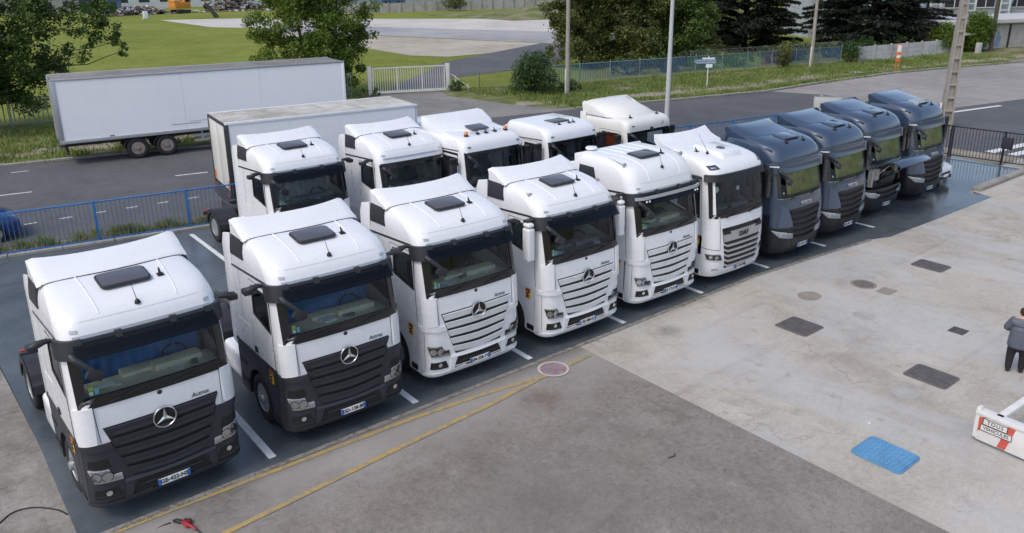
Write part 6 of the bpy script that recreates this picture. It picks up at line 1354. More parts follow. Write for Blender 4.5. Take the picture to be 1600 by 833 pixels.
blades('slab_weeds', 'small moss and weed tufts along the slab front edge', np.concatenate([np.stack([RNG.normal(x, .10, k), RNG.normal(y, .03, k)], 1) for x, y, k in [(11.6, -.20, 60), (11.9, -.17, 110), (12.2, -.15, 50), (11.3, -.22, 30), (8.0, -.26, 20), (-2.4, -.34, 40), (-1.7, -.33, 50), (-1.2, -.34, 30), (3.1, -.33, 16), (30.5, .05, 30), (34.4, .6, 60)]]), .07, 'grass_dry', .03)
# ------------------------------------------------------------------ poles, pylon, signs
def pole(name, label, base, h, r0, r1, m, cat='pole', head=True, sleeve=False):
    t = thing(name, label, cat, (base[0], base[1], Z0))
    part('shaft', t, m, lambda b: b.lathe([(r0, 0), (r0*.97, h*.25), ((r0+r1)/2, h*.5), (r1, h)], lambda x, y, z: (x, y, z), 14))
    part('foot', t, m, lambda b: b.lathe([(r0*1.7, 0), (r0*1.7, .05), (r0*1.05, .12)], lambda x, y, z: (x, y, z), 14))
    if head: part('lamp_arm', t, m, lambda b: (b.tube([(0, 0, h-.1), (-.3, -.4, h+.3), (-.9, -1.1, h+.4)], .045, 8), b.box((-1.1, -1.35, h+.38), (.3, .6, .12), rot=Matrix.Rotation(-.7, 3, 'Z'))), bevel=.01)
    if sleeve: part('white_sleeve', t, 'gate_white', lambda b: b.box((-.20, -.05, .95), (.10, .10, 1.9)), bevel=.01)
    return t
pole('lamp_post', 'tall pale grey lamp post behind the old cream tractor unit', (30.53, 17.0), 10.5, .14, .085, 'pole_grey', 'lamp post')
pole('utility_pole', 'concrete utility pole beside the round dark bush', (35.2, 30.5), 9.5, .17, .13, 'pole_concrete', head=False, sleeve=True)
pole('utility_pole', 'thin concrete pole in front of the gap between the two conifers', (63.9, 28.5), 10, .17, .11, 'pole_concrete', head=False, sleeve=True)
pole('utility_pole', 'brownish pole beside the ivy-covered garage', (91.8, 24.0), 10, .22, .20, 'bark', head=False)
def pylon():
    t = thing('concrete_pylon', 'tall tapered concrete pylon with ladder recesses behind the black railing', 'pylon', (42.31, 6.78, Z0), -.72)
    H = 11.0; w0, w1 = .62, .26
    ww = lambda z: w0+(w1-w0)*z/H
    for s in (-1, 1):
        part('flange', t, 'pole_concrete', lambda b: b.add([(s*(ww(z)/2-k), y*ww(z)*.36, z) for z in (0, H) for k in (0, .10) for y in (-1, 1)], [(0, 1, 3, 2), (4, 6, 7, 5), (0, 4, 5, 1), (2, 3, 7, 6), (0, 2, 6, 4), (1, 5, 7, 3)]), smooth=0)
    part('web', t, 'pole_concrete', lambda b: b.add([(x*(ww(z)/2-.05), y*.05, z) for z in (0, H) for x in (-1, 1) for y in (-1, 1)], [(0, 1, 3, 2), (4, 6, 7, 5), (0, 4, 5, 1), (2, 3, 7, 6), (0, 2, 6, 4), (1, 5, 7, 3)]), smooth=0)
    for k in range(15):
        z = .35+k*.72
        part('rung', t, 'pole_concrete', lambda b: b.box((0, 0, z), (ww(z)-.14, ww(z)*.64, .13)), smooth=0)
    part('cable_duct', t, 'gate_white', lambda b: b.box((-.46, -.12, .75), (.10, .10, 1.5)), bevel=.01)
pylon()
mat('sign_face_blue', (0.20, 0.28, 0.42), 0.4, var=0.2, scale=8)
mat('sign_orange', (0.72, 0.20, 0.06), 0.45, var=0.15, scale=4)
t = thing('direction_sign', 'white post carrying two pale blue direction arrows on the verge', 'sign', (45.6, 26.0, Z0), -.65)
part('post', t, 'gate_white', lambda b: b.lathe([(.045, 0), (.045, 2.4), (.06, 2.45)], lambda x, y, z: (x, y, z), 10))
part('arrow_board', t, 'sign_face_blue', lambda b: b.prism([(-1.15, 2.05), (-1.0, 1.92), (.55, 1.92), (.55, 2.18), (-1.0, 2.18)], lambda p, q_, d: (p, d, q_), -.07, -.05), smooth=0)
part('arrow_board', t, 'paper_white', lambda b: b.prism([(-.5, 2.34), (.45, 2.34), (.45, 2.22), (-.5, 2.22)], lambda p, q_, d: (p, d, q_), -.07, -.05), smooth=0)
part('small_plate', t, 'paper_white', lambda b: b.box((.05, -.06, 1.72), (.50, .02, .26)), smooth=0)
part('arrow_edge', t, 'paper_white', lambda b: (b.box((-.2, -.074, 2.165), (1.5, .006, .025)), b.box((-.2, -.074, 1.935), (1.5, .006, .025))), smooth=0)
t = thing('orange_marker_sign', 'orange and white gas marker post standing on the far verge', 'sign', (66.6, 21.75, Z0), -.6)
for s in (-1, 1): part('leg', t, 'sign_orange', lambda b: b.box((s*.14, 0, .45), (.05, .05, .9)), smooth=0)
part('panel', t, 'sign_orange', lambda b: b.box((0, 0, 1.62), (.42, .05, 1.5)), bevel=.01)
part('notice', t, 'paper_white', lambda b: b.box((0, -.03, 1.98), (.34, .02, .58)), smooth=0)
part('band', t, 'paper_white', lambda b: b.box((0, -.03, 1.30), (.34, .02, .22)), smooth=0)
t = thing('rear_of_sign', 'grey metal back of a rectangular sign beyond the dark blue tractors', 'sign', (37.2, 11.2, Z0), -.9)
part('post', t, 'pole_grey', lambda b: b.box((-.25, .03, .95), (.09, .06, 1.9)), smooth=0)
part('plate', t, 'pole_grey', lambda b: b.box((.1, 0, 1.52), (1.5, .03, .66)), bevel=.01)
part('edge_frame', t, 'silver', lambda b: (b.box((.1, -.02, 1.86), (1.54, .05, .03)), b.box((-.66, -.02, 1.52), (.03, .05, .68)), b.box((.86, -.02, 1.52), (.03, .05, .68))), smooth=0)

# ------------------------------------------------------------------ covers, drains, patches in the yard
mat('cover_steel', (0.150, 0.138, 0.136), 0.6, metal=0.3, var=0.25, scale=5, bump=0.5, bscale=55)
mat('cover_blue', (0.105, 0.275, 0.46), 0.6, var=0.18, scale=4)
mat('cover_brown', (0.16, 0.135, 0.125), 0.75, var=0.25, scale=6, bump=0.4, bscale=40)
mat('patch_dark', (0.275, 0.245, 0.20), 0.9, var=0.2, scale=4)
mat('patch_grey', (0.375, 0.37, 0.345), 0.9, var=0.15, scale=4)
mat('stud_blue', (0.150, 0.350, 0.54), 0.5, var=0.1)
def cover(name, label, x, y, w_, d, m, h=.022, studs=None, z=Z0+.049):
    t = thing(name, label, 'manhole cover', (x, y, z))
    part('rim', t, 'cover_brown' if m != 'cover_blue' else m, lambda b: b.prism(rrect(w_+.06, d+.06, .10), lambda p, q_, dd: (p, q_, dd), 0, h*.5), bevel=.004, seg=1)
    part('plate', t, m, lambda b: b.prism(rrect(w_, d, .09), lambda p, q_, dd: (p, q_, dd), h*.4, h), bevel=.005, seg=1)
    def st(b):
        nx, ny = int(w_/.085), int(d/.085)
        for i in range(1, nx):
            for j in range(1, ny):
                px, py = -w_/2+i*w_/nx, -d/2+j*d/ny
                if abs(px) > w_/2-.07 and abs(py) > d/2-.07: continue
                b.box((px, py, h+.004), (.058, .020, .016), rot=Matrix.Rotation(PI/4 if (i+j) % 2 else -PI/4, 3, 'Z'))
    o = part('tread_studs', t, 'stud_blue' if m == 'cover_blue' else m, st, smooth=0); o['kind'] = 'stuff'
    return t
cover('manhole_cover', 'dark steel square cover nearest the slab, facing the tall-roofed white tractor', 12.58, -2.92, .84, .84, 'cover_steel')
cover('manhole_cover', 'dark steel square cover farthest away, near the dark blue tractors', 19.46, -3.0, .72, .88, 'cover_steel')
cover('manhole_cover', 'dark steel square cover left of the standing person', 12.50, -6.22, .74, .88, 'cover_steel')
cover('drain_mat', 'bright blue studded rectangular cover lying on the concrete yard', 8.82, -7.08, .78, .90, 'cover_blue', .045)
def flat_patch(name, label, x, y, rx, ry, m, cat='patch', rot=0.0, sq=False):
    n = 24; rr = random.Random(int(x*100))
    pts = [(x+p, y+q_) for p, q_ in rrect(rx*2, ry*2, .06)] if sq else [(x+rx*math.cos(2*PI*i/n)*rr.uniform(.93, 1.05), y+ry*math.sin(2*PI*i/n)*rr.uniform(.93, 1.05)) for i in range(n)]
    b = MB(); b.add([(p, q_, Z0+.0525) for p, q_ in pts], [tuple(range(len(pts)))]); o = obj(name, b.mesh(name, [m], smooth=0)); return tag(o, label, cat)
t = thing('round_cover', 'small round brownish cast cover between the steel square covers', 'manhole cover', (16.5, -2.48, Z0+.05))
part('frame_ring', t, 'patch_dark', lambda b: b.lathe([(.36, 0), (.36, .004), (.29, .006)], lambda x, y, z: (x, y, z), 28), smooth=0)
part('lid', t, 'cover_brown', lambda b: b.lathe([(.29, 0), (.285, .012), (.001, .013)], lambda x, y, z: (x, y, z), 28), smooth=0)
flat_patch('concrete_patch', 'small square repair patch beside the round cover', 16.5, -3.15, .26, .20, 'patch_dark', sq=True)
flat_patch('concrete_patch', 'oval dark stain patch left of the round cover', 14.55, -1.98, .36, .30, 'patch_dark')
flat_patch('concrete_patch', 'pale grey round repair patch in the middle of the concrete', 14.45, -3.62, .30, .28, 'patch_grey')
flat_patch('concrete_patch', 'faint round repair patch near the cover left of the person', 11.35, -6.2, .27, .27, 'patch_grey')
t = thing('drain_grate', 'small slotted drain grate in the concrete near the person', 'drain', (15.36, -5.56, Z0+.05))
part('pit', t, 'black', lambda b: b.box((0, 0, .003), (.38, .36, .004)), smooth=0)
for i in range(6): part('grate_bar', t, 'cover_steel', lambda b: b.box((0, 0, .008), (.028, .36, .014)), key='gbar', loc=(-.175+i*.07, 0, 0), smooth=0)
part('cross_bar', t, 'cover_steel', lambda b: b.box((0, 0, .007), (.38, .03, .012)), smooth=0)

# ------------------------------------------------------------------ low white barrier with its text plates
def barrier():
    t = thing('height_barrier', 'low white barrier with red diagonal stripes reading TOUS VEHICULES', 'barrier', (10.60, -7.92, Z0+.048), -.05)
    L, h = 2.4, .52
    mat('barrier_white', (0.70, 0.69, 0.66), 0.5, var=0.1, scale=3); mat('barrier_red', (0.58, 0.10, 0.07), 0.5, var=0.2, scale=6)
    part('board', t, 'barrier_white', lambda b: b.box((0, -L/2, .06+h/2), (.07, L, h)), bevel=.012)
    part('top_rail', t, 'barrier_white', lambda b: b.box((.05, -L/2+.06, .06+h+.035), (.22, L, .07)), bevel=.015)
    part('side_arm', t, 'barrier_white', lambda b: b.box((1.9, -.30, .60), (3.7, .13, .10)), bevel=.012)
    part('end_cap', t, 'barrier_white', lambda b: b.box((.03, .03, .40), (.14, .07, .62)), bevel=.012)
    for i, y in enumerate((-.10, -.62, -1.16, -1.7)):
        part('red_stripe', t, 'barrier_red', lambda b: b.prism([(y+.12, .56), (y-.02, .56), (y-.02+.16-.0, .06) if False else (y+.10, .075), (y+.24, .075)] if i else [(y+.09, .54), (y-.03, .57), (y+.02, .30), (y+.09, .24)], lambda p, q_, d: (d, p, q_), -.041, -.037), smooth=0)
    for txt, y, z, wd, k in (('TOUS', -.30, .485, .42, 0), ('VEHICULES', -.33, .355, .54, 1)):
        p = part('text_plate', t, 'barrier_white', lambda b: b.box((-.046, y, z), (.012, wd, .125)), smooth=0)
        part('plate_edge', p, 'black', lambda b: (b.box((-.054, y, z+.060), (.004, wd, .010)), b.box((-.054, y, z-.060), (.004, wd, .010)), b.box((-.054, y+wd/2, z), (.004, .010, .125)), b.box((-.054, y-wd/2, z), (.004, .010, .125))), smooth=0)
        o = obj('plate_lettering', text_mesh(txt, .090 if k else .100, .002, 'black', spacing=1.0 if k else 1.2), p, (-.0545, y, z))
        o.rotation_euler = Matrix(((0, 0, -1), (-1, 0, 0), (0, 1, 0))).to_euler()
    for x, y in ((3.5, -.30), (.0, -L+.05)): part('foot', t, 'barrier_white', lambda b: b.box((x, y, .28), (.10, .10, .56)), bevel=.01)
barrier()

# ------------------------------------------------------------------ hose and pressure-washer gun
t = thing('pressure_washer_gun', 'red and black pressure washer gun lying on the asphalt at bottom left', 'tool', (-1.90, -.84, Z0+.06), -1.0); t.scale = (.8, .8, .8)
mat('tool_red', (0.30, 0.018, 0.03), 0.35, var=0.15, coat=0.4)
part('handle', t, 'dark_plastic', lambda b: (b.tube([(-.20, .0, .03), (-.16, .055, .035), (-.04, .055, .035), (.02, .01, .035), (-.04, -.02, .035), (-.18, -.02, .03), (-.20, .0, .03)], .018, 8), b.tube([(.0, .02, .04), (.03, .10, .045), (.12, .13, .045), (.19, .07, .045), (.16, .0, .045)], .022, 8)))
part('body', t, 'tool_red', lambda b: (b.tube([(.02, .01, .05), (.14, -.01, .055), (.30, -.05, .055), (.45, -.10, .05)], [.035, .045, .038, .022], 10), b.box((.14, .05, .05), (.10, .05, .05), rot=Matrix.Rotation(-.5, 3, 'Z')), b.tube([(.10, -.04, .03), (.22, -.08, .03)], [.03, .02], 8)), bevel=.006)
part('lance', t, 'black', lambda b: b.tube([(.45, -.10, .05), (.9, -.24, .03)], .014, 8))
def smooth_pts(P, n=12):
    out = []; P = [Vector(p) for p in P]
    for i in range(len(P)-1):
        p0, p1, p2, p3 = P[max(i-1, 0)], P[i], P[i+1], P[min(i+2, len(P)-1)]
        for k in range(n):
            u = k/n; out.append(tuple(.5*((2*p1)+(p2-p0)*u+(2*p0-5*p1+4*p2-p3)*u*u+(3*p1-p0-3*p2+p3)*u**3)))
    out.append(tuple(P[-1])); return out
tag(part('rubber_hose', None, 'rubber', lambda b: b.tube(smooth_pts([(-2.03, -.70, .0), (-2.20, -.68, -.02), (-2.42, -.80, -.03), (-2.7, -1.3, -.03), (-3.2, -2.0, -.03)]), .013, 6)), 'thin black hose running to the pressure washer gun', 'hose')
tag(part('rubber_hose', None, 'rubber', lambda b: b.tube(smooth_pts([(-4.8, .4, .0), (-4.2, 1.08, .0), (-3.98, 1.24, .0), (-3.70, 1.16, .0), (-3.42, .86, .0), (-3.3, .6, .0)]), .014, 6)), 'black hose loop on rough ground left of the nearest tractor', 'hose')
# litter and leaves on the yard
for i, (x, y, s_) in enumerate([(8.9, -4.6, .05), (10.6, -6.0, .03), (5.6, -2.4, .05)]): pass
tag(part('pebble', None, 'plate_white', lambda b: b.box((9.62, -6.35, Z0+.06), (.05, .03, .02)), bevel=.006), 'small white scrap lying on the concrete near the blue cover', 'litter')
tag(part('fallen_twig', None, 'bark', lambda b: b.tube([(5.65, -4.62, Z0+.06), (5.78, -4.66, Z0+.065), (5.86, -4.60, Z0+.06)], .012, 5)), 'dark twig on the bare asphalt', 'twig')

# ------------------------------------------------------------------ cars
mat('car_blue', (0.012, 0.050, 0.190), 0.25, var=0.1, coat=0.7); mat('car_white', (0.74, 0.75, 0.76), 0.28, var=0.05, coat=0.5)
def car(label, loc, rz, body):
    """local: front towards -Y"""
    t = thing('parked_car', label, 'car', loc, rz)
    # (y, z_bottom, z_belt, half width, z_crown)
    secs = [(0.0, .30, .62, .62, .64), (.06, .22, .72, .74, .75), (.30, .20, .80, .84, .84), (.75, .20, .88, .87, .93), (1.10, .20, .93, .88, .98), (2.2, .20, .96, .88, 1.0), (3.2, .20, .98, .87, 1.02), (3.75, .22, .98, .84, 1.0), (3.98, .30, .90, .74, .92)]
    def bd(b):
        R = []
        for y, zb, zt, hw, zc in secs:
            R.append([(-hw*.92, y, zb), (-hw, y, zb+.12), (-hw, y, (zb+zt)/2), (-hw*.985, y, zt-.06), (-hw*.93, y, zt), (-hw*.5, y, (zt+zc*2)/3), (0, y, zc), (hw*.5, y, (zt+zc*2)/3), (hw*.93, y, zt), (hw*.985, y, zt-.06), (hw, y, (zb+zt)/2), (hw, y, zb+.12), (hw*.92, y, zb)])
        k = 13; b.add([p for r in R for p in r], [(i*k+j, i*k+j+1, (i+1)*k+j+1, (i+1)*k+j) for i in range(len(R)-1) for j in range(k-1)]+[tuple(range(k)), tuple((len(R)-1)*k+j for j in range(k))[::-1]])
    part('body', t, body, bd, key=('carbody',), smooth=50)
    gs = [(1.02, .95, .78, .10), (1.72, 1.36, .64, .16), (2.2, 1.45, .62, .18), (3.0, 1.43, .62, .18), (3.5, 1.32, .62, .16), (3.85, .98, .76, .1)]
    def gh(b):
        R = []
        for y, z, hw, d in gs: R.append([(-.83, y, .95), (-hw-.02, y, max(.96, z-.10)), (-hw+.08, y, max(.97, z-.02)), (0, y, max(.98, z)), (hw-.08, y, max(.97, z-.02)), (hw+.02, y, max(.96, z-.10)), (.83, y, .95)])
        k = 7; b.add([p for r in R for p in r], [(i*k+j, i*k+j+1, (i+1)*k+j+1, (i+1)*k+j) for i in range(len(R)-1) for j in range(k-1)])
    part('greenhouse', t, 'gloss_black', gh, key='cargh', smooth=40)
    part('roof', t, body, lambda b: b.panel(lambda u, v, o: ((u*2-1)*.60, 1.74+1.70*v, 1.375+.09*math.sin(v*PI*.9+.1)-.05*(u*2-1)**2+o), 8, 8, .01, .03), key=('carroof',), smooth=50)
    for sx in (-1, 1):
        h = part('headlight', t, 'led_white', lambda b: b.panel(lambda u, v, o: (sx*(.52+.28*u), .04+.30*u*u+.08*v-.015, .60+.02*u+.14*v*(1-.3*(1-u))), 5, 3, 0), key=('carhl', sx))
        part('bulb', h, 'chrome', lambda b: lamp_disc(b, (sx*.66, .075, .67), .055, -.02), key=('carbulb', sx))
        part('door_mirror', t, body, lambda b: b.box((sx*.95, 1.25, 1.02), (.18, .12, .13)), key=('carmir', sx), bevel=.03)
        for y in (.78, 3.25):
            w_ = part('wheel', t, 'rubber', lambda b: b.lathe(wheel_prof(.31, .20), lambda px, py, hh: (hh, px, py), 28, closed=True), key='cartyre', loc=(sx*.80, y, .31))
            part('rim', w_, 'rim_steel', lambda b: b.lathe([(.19, sx*.09), (.17, sx*.085), (.06, sx*.10), (.001, sx*.11)], lambda px, py, hh: (hh, px, py), 20), key=('carrim', sx))
    part('grille', t, 'black', lambda b: (b.box((0, -.005, .52), (.80, .03, .10)), b.box((0, .0, .36), (1.1, .04, .12))), key='cargr', bevel=.01)
    plate(t, None, 0, -.03, .43)
    return t
car('dark blue hatchback at the left edge on the road behind the blue railing', (-1.42, 18.75, Z0+.036), PI/2, 'car_blue')
car('small white car mostly hidden behind the last dark blue tractor', (29.35, 1.05, Z0+.062), 0.0, 'car_white')

# ------------------------------------------------------------------ person seen from behind at the right edge
mat('skin', (0.52, 0.33, 0.25), 0.6, var=0.06); mat('jacket', (0.095, 0.107, 0.140), 0.6, var=0.15, scale=4); mat('trousers', (0.014, 0.012, 0.015), 0.75, var=0.2); mat('hair', (0.045, 0.016, 0.013), 0.5, var=0.3, scale=12); mat('shoe', (0.02, 0.02, 0.022), 0.6)
def skin_obj(name, m, verts, edges, radii, parent, root=0, sub=2, quilt=None):
    me = bpy.data.meshes.new(name); me.from_pydata(verts, edges, [])
    bm = bmesh.new(); bm.from_mesh(me); lay = bm.verts.layers.skin.verify(); bm.verts.ensure_lookup_table()
    for i, v in enumerate(bm.verts):
        r = radii[i]; v[lay].radius = r if isinstance(r, tuple) else (r, r); v[lay].use_root = (i == root)
    bm.to_mesh(me); bm.free()
    o = obj(name, me, parent); o.modifiers.new('skin', 'SKIN').use_smooth_shade = True
    s_ = o.modifiers.new('sub', 'SUBSURF'); s_.levels = sub; s_.render_levels = sub
    bpy.context.view_layer.update()
    ev = o.evaluated_get(bpy.context.evaluated_depsgraph_get()); nm_ = bpy.data.meshes.new_from_object(ev)
    o.modifiers.clear(); o.data = nm_; nm_.materials.clear(); nm_.materials.append(MATS[m])
    if quilt:
        for v in nm_.vertices:
            k = .006*math.cos(v.co.z*2*PI/.075); d = Vector((v.co.x, v.co.y, 0)); v.co += d.normalized()*k if d.length > .02 else Vector()
    nm_.polygons.foreach_set('use_smooth', [True]*len(nm_.polygons)); return o
def person():
    t = thing('person', 'person in grey padded jacket and black trousers seen from behind at right edge', 'person', (14.10, -7.28, Z0+.048), math.atan2(-.96, .28))
    # local: x = person right, y = forward (away from the camera), z up
    V = [(0, 0, .80), (0, 0, .98), (0, .01, 1.14), (0, .0, 1.27), (0, .01, 1.345), (0, .03, 1.42), (0, .035, 1.50),
         (-.10, 0, .76), (-.115, .02, .42), (-.125, -.02, .07), (.10, 0, .76), (.11, .04, .42), (.115, .05, .07),
         (-.17, 0, 1.25), (-.27, .02, 1.02), (-.20, .20, .92), (.17, 0, 1.25), (.27, .02, 1.02), (.20, .20, .92),
         (-.125, .14, .04), (.115, .21, .04)]
    E = [(0, 1), (1, 2), (2, 3), (3, 4), (4, 5), (5, 6), (0, 7), (7, 8), (8, 9), (0, 10), (10, 11), (11, 12), (3, 13), (13, 14), (14, 15), (3, 16), (16, 17), (17, 18), (9, 19), (12, 20)]
    R = [(.11, .09), (.11, .09), (.13, .095), (.11, .08), .05, (.072, .085), (.066, .078), .095, .062, .042, .095, .062, .042, .06, .045, .032, .06, .045, .032, .035, .035]
    skin_obj('body', 'skin', V, E, R, t)
    # jacket over torso and arms
    JV = [(0, 0, .60), (0, 0, .64), (0, 0, .78), (0, 0, .96), (0, .01, 1.12), (0, .0, 1.25), (0, .01, 1.325), (-.18, 0, 1.20), (-.29, .03, 1.00), (-.22, .19, .93), (.18, 0, 1.20), (.29, .03, 1.00), (.22, .19, .93)]
    JE = [(0, 1), (1, 2), (2, 3), (3, 4), (4, 5), (5, 6), (5, 7), (7, 8), (8, 9), (5, 10), (10, 11), (11, 12)]
    skin_obj('jacket', 'jacket', JV, JE, [(.25, .21), (.255, .215), (.245, .20), (.235, .185), (.235, .175), (.18, .13), (.08, .08), .10, .085, .058, .10, .085, .058], t, quilt=True)
    TV = [(0, 0, .72), (-.105, 0, .60), (-.125, .02, .42), (-.125, -.02, .045), (.105, 0, .60), (.12, .04, .42), (.115, .05, .045)]
    skin_obj('trousers', 'trousers', TV, [(0, 1), (1, 2), (2, 3), (0, 4), (4, 5), (5, 6)], [(.15, .13), .125, .092, .064, .125, .092, .064], t)
    for sx, y in ((-.125, -.02), (.115, .05)):
        o = skin_obj('shoe', 'shoe', [(sx, y-.05, .045), (sx, y+.07, .042), (sx*1.05, y+.18, .034)], [(0, 1), (1, 2)], [(.048, .045), (.05, .042), (.044, .032)], t, sub=1)
    skin_obj('hair', 'hair', [(0, .0, 1.34), (0, .005, 1.42), (0, .02, 1.50), (0, .04, 1.53)], [(0, 1), (1, 2), (2, 3)], [(.075, .055), (.115, .105), (.11, .11), (.07, .075)], t)
    # hands: palm, four fingers and a thumb each
    for s in (-1, 1):
        HV = [(s*.20, .20, .92), (s*.18, .26, .90)]; HE = [(0, 1)]; HR = [(.028, .022), (.036, .018)]
        for k in range(4):
            a = -.024+.016*k; i = len(HV); ln = (.030, .036, .034, .026)[k]
            HV += [(s*.18+a, .29, .895), (s*.175+a, .29+ln, .885), (s*.17+a, .29+ln+.012, .862)]; HE += [(1, i), (i, i+1), (i+1, i+2)]; HR += [.009, .0085, .0075]
        i = len(HV); HV += [(s*.155, .245, .905), (s*.138, .275, .895)]; HE += [(0, i), (i, i+1)]; HR += [.010, .009]
        skin_obj('hand', 'skin', HV, HE, HR, t, sub=1)
    face = part('face_features', t, 'hair', lambda b: [b.box((s*.03, .112, 1.465), (.022, .008, .008)) for s in (-1, 1)], smooth=0)
    part('nose', t, 'skin', lambda b: b.prism([(-.012, 1.425), (.012, 1.425), (.004, 1.465), (-.004, 1.465)], lambda p, q_, d: (p, d, q_), .10, .135), bevel=.004)
    part('mouth', t, 'hair', lambda b: b.box((0, .112, 1.395), (.04, .006, .007)), smooth=0)
    for s in (-1, 1): part('ear', t, 'skin', lambda b: b.box((s*.085, .03, 1.44), (.012, .03, .05)), bevel=.005)
person()
# ------------------------------------------------------------------ panel wall, garage and works on the right
ground_mat('panel_white', (0.46, 0.465, 0.46), (0.34, 0.34, 0.33), (0.56, 0.565, 0.56), big=0.6, mid=1.2, fine=14, rough=0.85, grain=0.06)
mat('graffiti_blue', (0.20, 0.27, 0.42), 0.7, var=0.3, scale=2); mat('garage_roof', (0.50, 0.50, 0.49), 0.8, var=0.1)
mat('works_grey', (0.36, 0.39, 0.41), 0.7, var=0.15, scale=1); mat('works_blue', (0.24, 0.32, 0.42), 0.6, var=0.15); mat('works_white', (0.60, 0.62, 0.62), 0.6, var=0.1)
mat('works_dark', (0.035, 0.032, 0.040), 0.8, var=0.3); mat('machine_orange', (0.62, 0.24, 0.03), 0.5, var=0.15); mat('container_blue', (0.10, 0.16, 0.26), 0.6, var=0.2)
def panel_wall():
    a, c = Vector((71.3, 28.0)), Vector((86.5, 26.0)); t = thing('panel_wall', 'low wall of pale concrete panels and posts behind the orange marker', 'wall', (a.x, a.y, Z0))
    n = 6; d = (c-a)/n; ang = math.atan2(d.y, d.x); t.rotation_euler = (0, 0, ang); L = d.length
    for i in range(n):
        for k in range(3): part('panel', t, 'panel_white', lambda b: b.box((0, 0, 0), (L-.18, .06, .46)), key='pwp', loc=(i*L+L/2, .01*random.uniform(-1, 1), .26+.48*k), smooth=0)
    for i in range(n+1): part('post', t, 'wall_concrete', lambda b: b.box((0, 0, .78), (.17, .18, 1.56)), key='pwpost', loc=(i*L, 0, 0), smooth=0)
panel_wall()
def garage():
    t = thing('garage', 'flat-roofed concrete garage with blue graffiti at the right edge', 'building', (86.8, 27.4, Z0), math.atan2(-3.6, 12.5))
    L, D, h = 26.0, 8.0, 2.75
    part('wall', t, 'wall_concrete', lambda b: b.box((L/2, D/2, h/2), (L, D, h)), smooth=0)
    r = part('roof', t, 'garage_roof', lambda b: b.box((L/2, D/2-.35, h+.30), (L+.6, D+.9, .42)), bevel=.03)
    part('fascia_gap', r, 'works_dark', lambda b: b.box((L/2, -.06, h+.06), (L, .2, .08)), smooth=0)
    for i, x in enumerate((8.2, 10.9, 14.0)):
        part('wall_panel', t, 'wall_concrete', lambda b: b.box((x+1.25, -.06, 1.3), (2.3, .10, 2.5)), bevel=.02)
        part('recess', t, 'works_dark', lambda b: b.box((x-.05, -.02, 1.35), (.22, .10, 2.6)), smooth=0)
    part('graffiti', t, 'graffiti_blue', lambda b: (b.prism([(8.5, .3), (9.3, .2), (9.5, 1.2), (9.1, 2.0), (8.7, 1.6)], lambda p, q_, d: (p, d, q_), -.125, -.118), b.prism([(14.9, .4), (15.8, .3), (16.0, 1.7), (15.3, 1.9)], lambda p, q_, d: (p, d, q_), -.125, -.118)), smooth=0)
    part('doorway', t, 'works_dark', lambda b: b.box((3.0, -.02, 1.1), (2.4, .12, 2.2)), smooth=0)
    part('awning', t, 'garage_roof', lambda b: b.box((1.6, -.9, 2.0), (3.4, 1.8, .10), rot=Matrix.Rotation(.12, 3, 'X')), smooth=0)
garage()
t = thing('utility_cabinet', 'small pale cabinet standing upright in front of the ivy', 'cabinet', (88.7, 24.0, Z0), -.3)
part('case', t, 'panel_white', lambda b: b.box((0, 0, .55), (.55, .35, 1.1)), bevel=.02)
part('plinth', t, 'wall_concrete', lambda b: b.box((0, 0, .04), (.62, .42, .08)), smooth=0)
def works():
    t = thing('works_building', 'grey industrial works with pipes and steel frames behind the garage', 'building', (104, 40, Z0), -.55)
    part('wall', t, 'works_grey', lambda b: b.box((10, 6, 3.2), (44, 8, 6.4)), smooth=0)
    for i in range(9):
        x = -10+i*4.6
        w_ = part('window', t, 'works_dark', lambda b: b.box((x, 1.97, 4.7), (2.6, .12, 2.2)), smooth=0)
        part('frame', w_, 'works_white', lambda b: (b.box((x, 1.90, 3.6), (2.8, .08, .12)), b.box((x, 1.90, 5.8), (2.8, .08, .12)), b.box((x, 1.90, 4.7), (.12, .08, 2.2))), smooth=0)
    for i in range(7): part('pipe', t, 'works_blue', lambda b: b.tube([(-9+i*6.2, 1.2, 0), (-9+i*6.2, 1.2, 4), (-8+i*6.2, 1.2, 7)], .45, 10), smooth=60)
    for i in range(9): part('steel_frame', t, 'works_white', lambda b: (b.box((-11+i*5, .4, 3), (.25, .25, 6)), b.box((-9.6+i*5, .4, 3), (.2, .2, 6)), b.box((-10.3+i*5, .4, 4.2), (1.4, .15, .15)), b.box((-10.3+i*5, .4, 5.2), (1.4, .15, .15)), b.box((-10.3+i*5, .4, 3.3), (1.4, .15, .15))), smooth=0)
works()
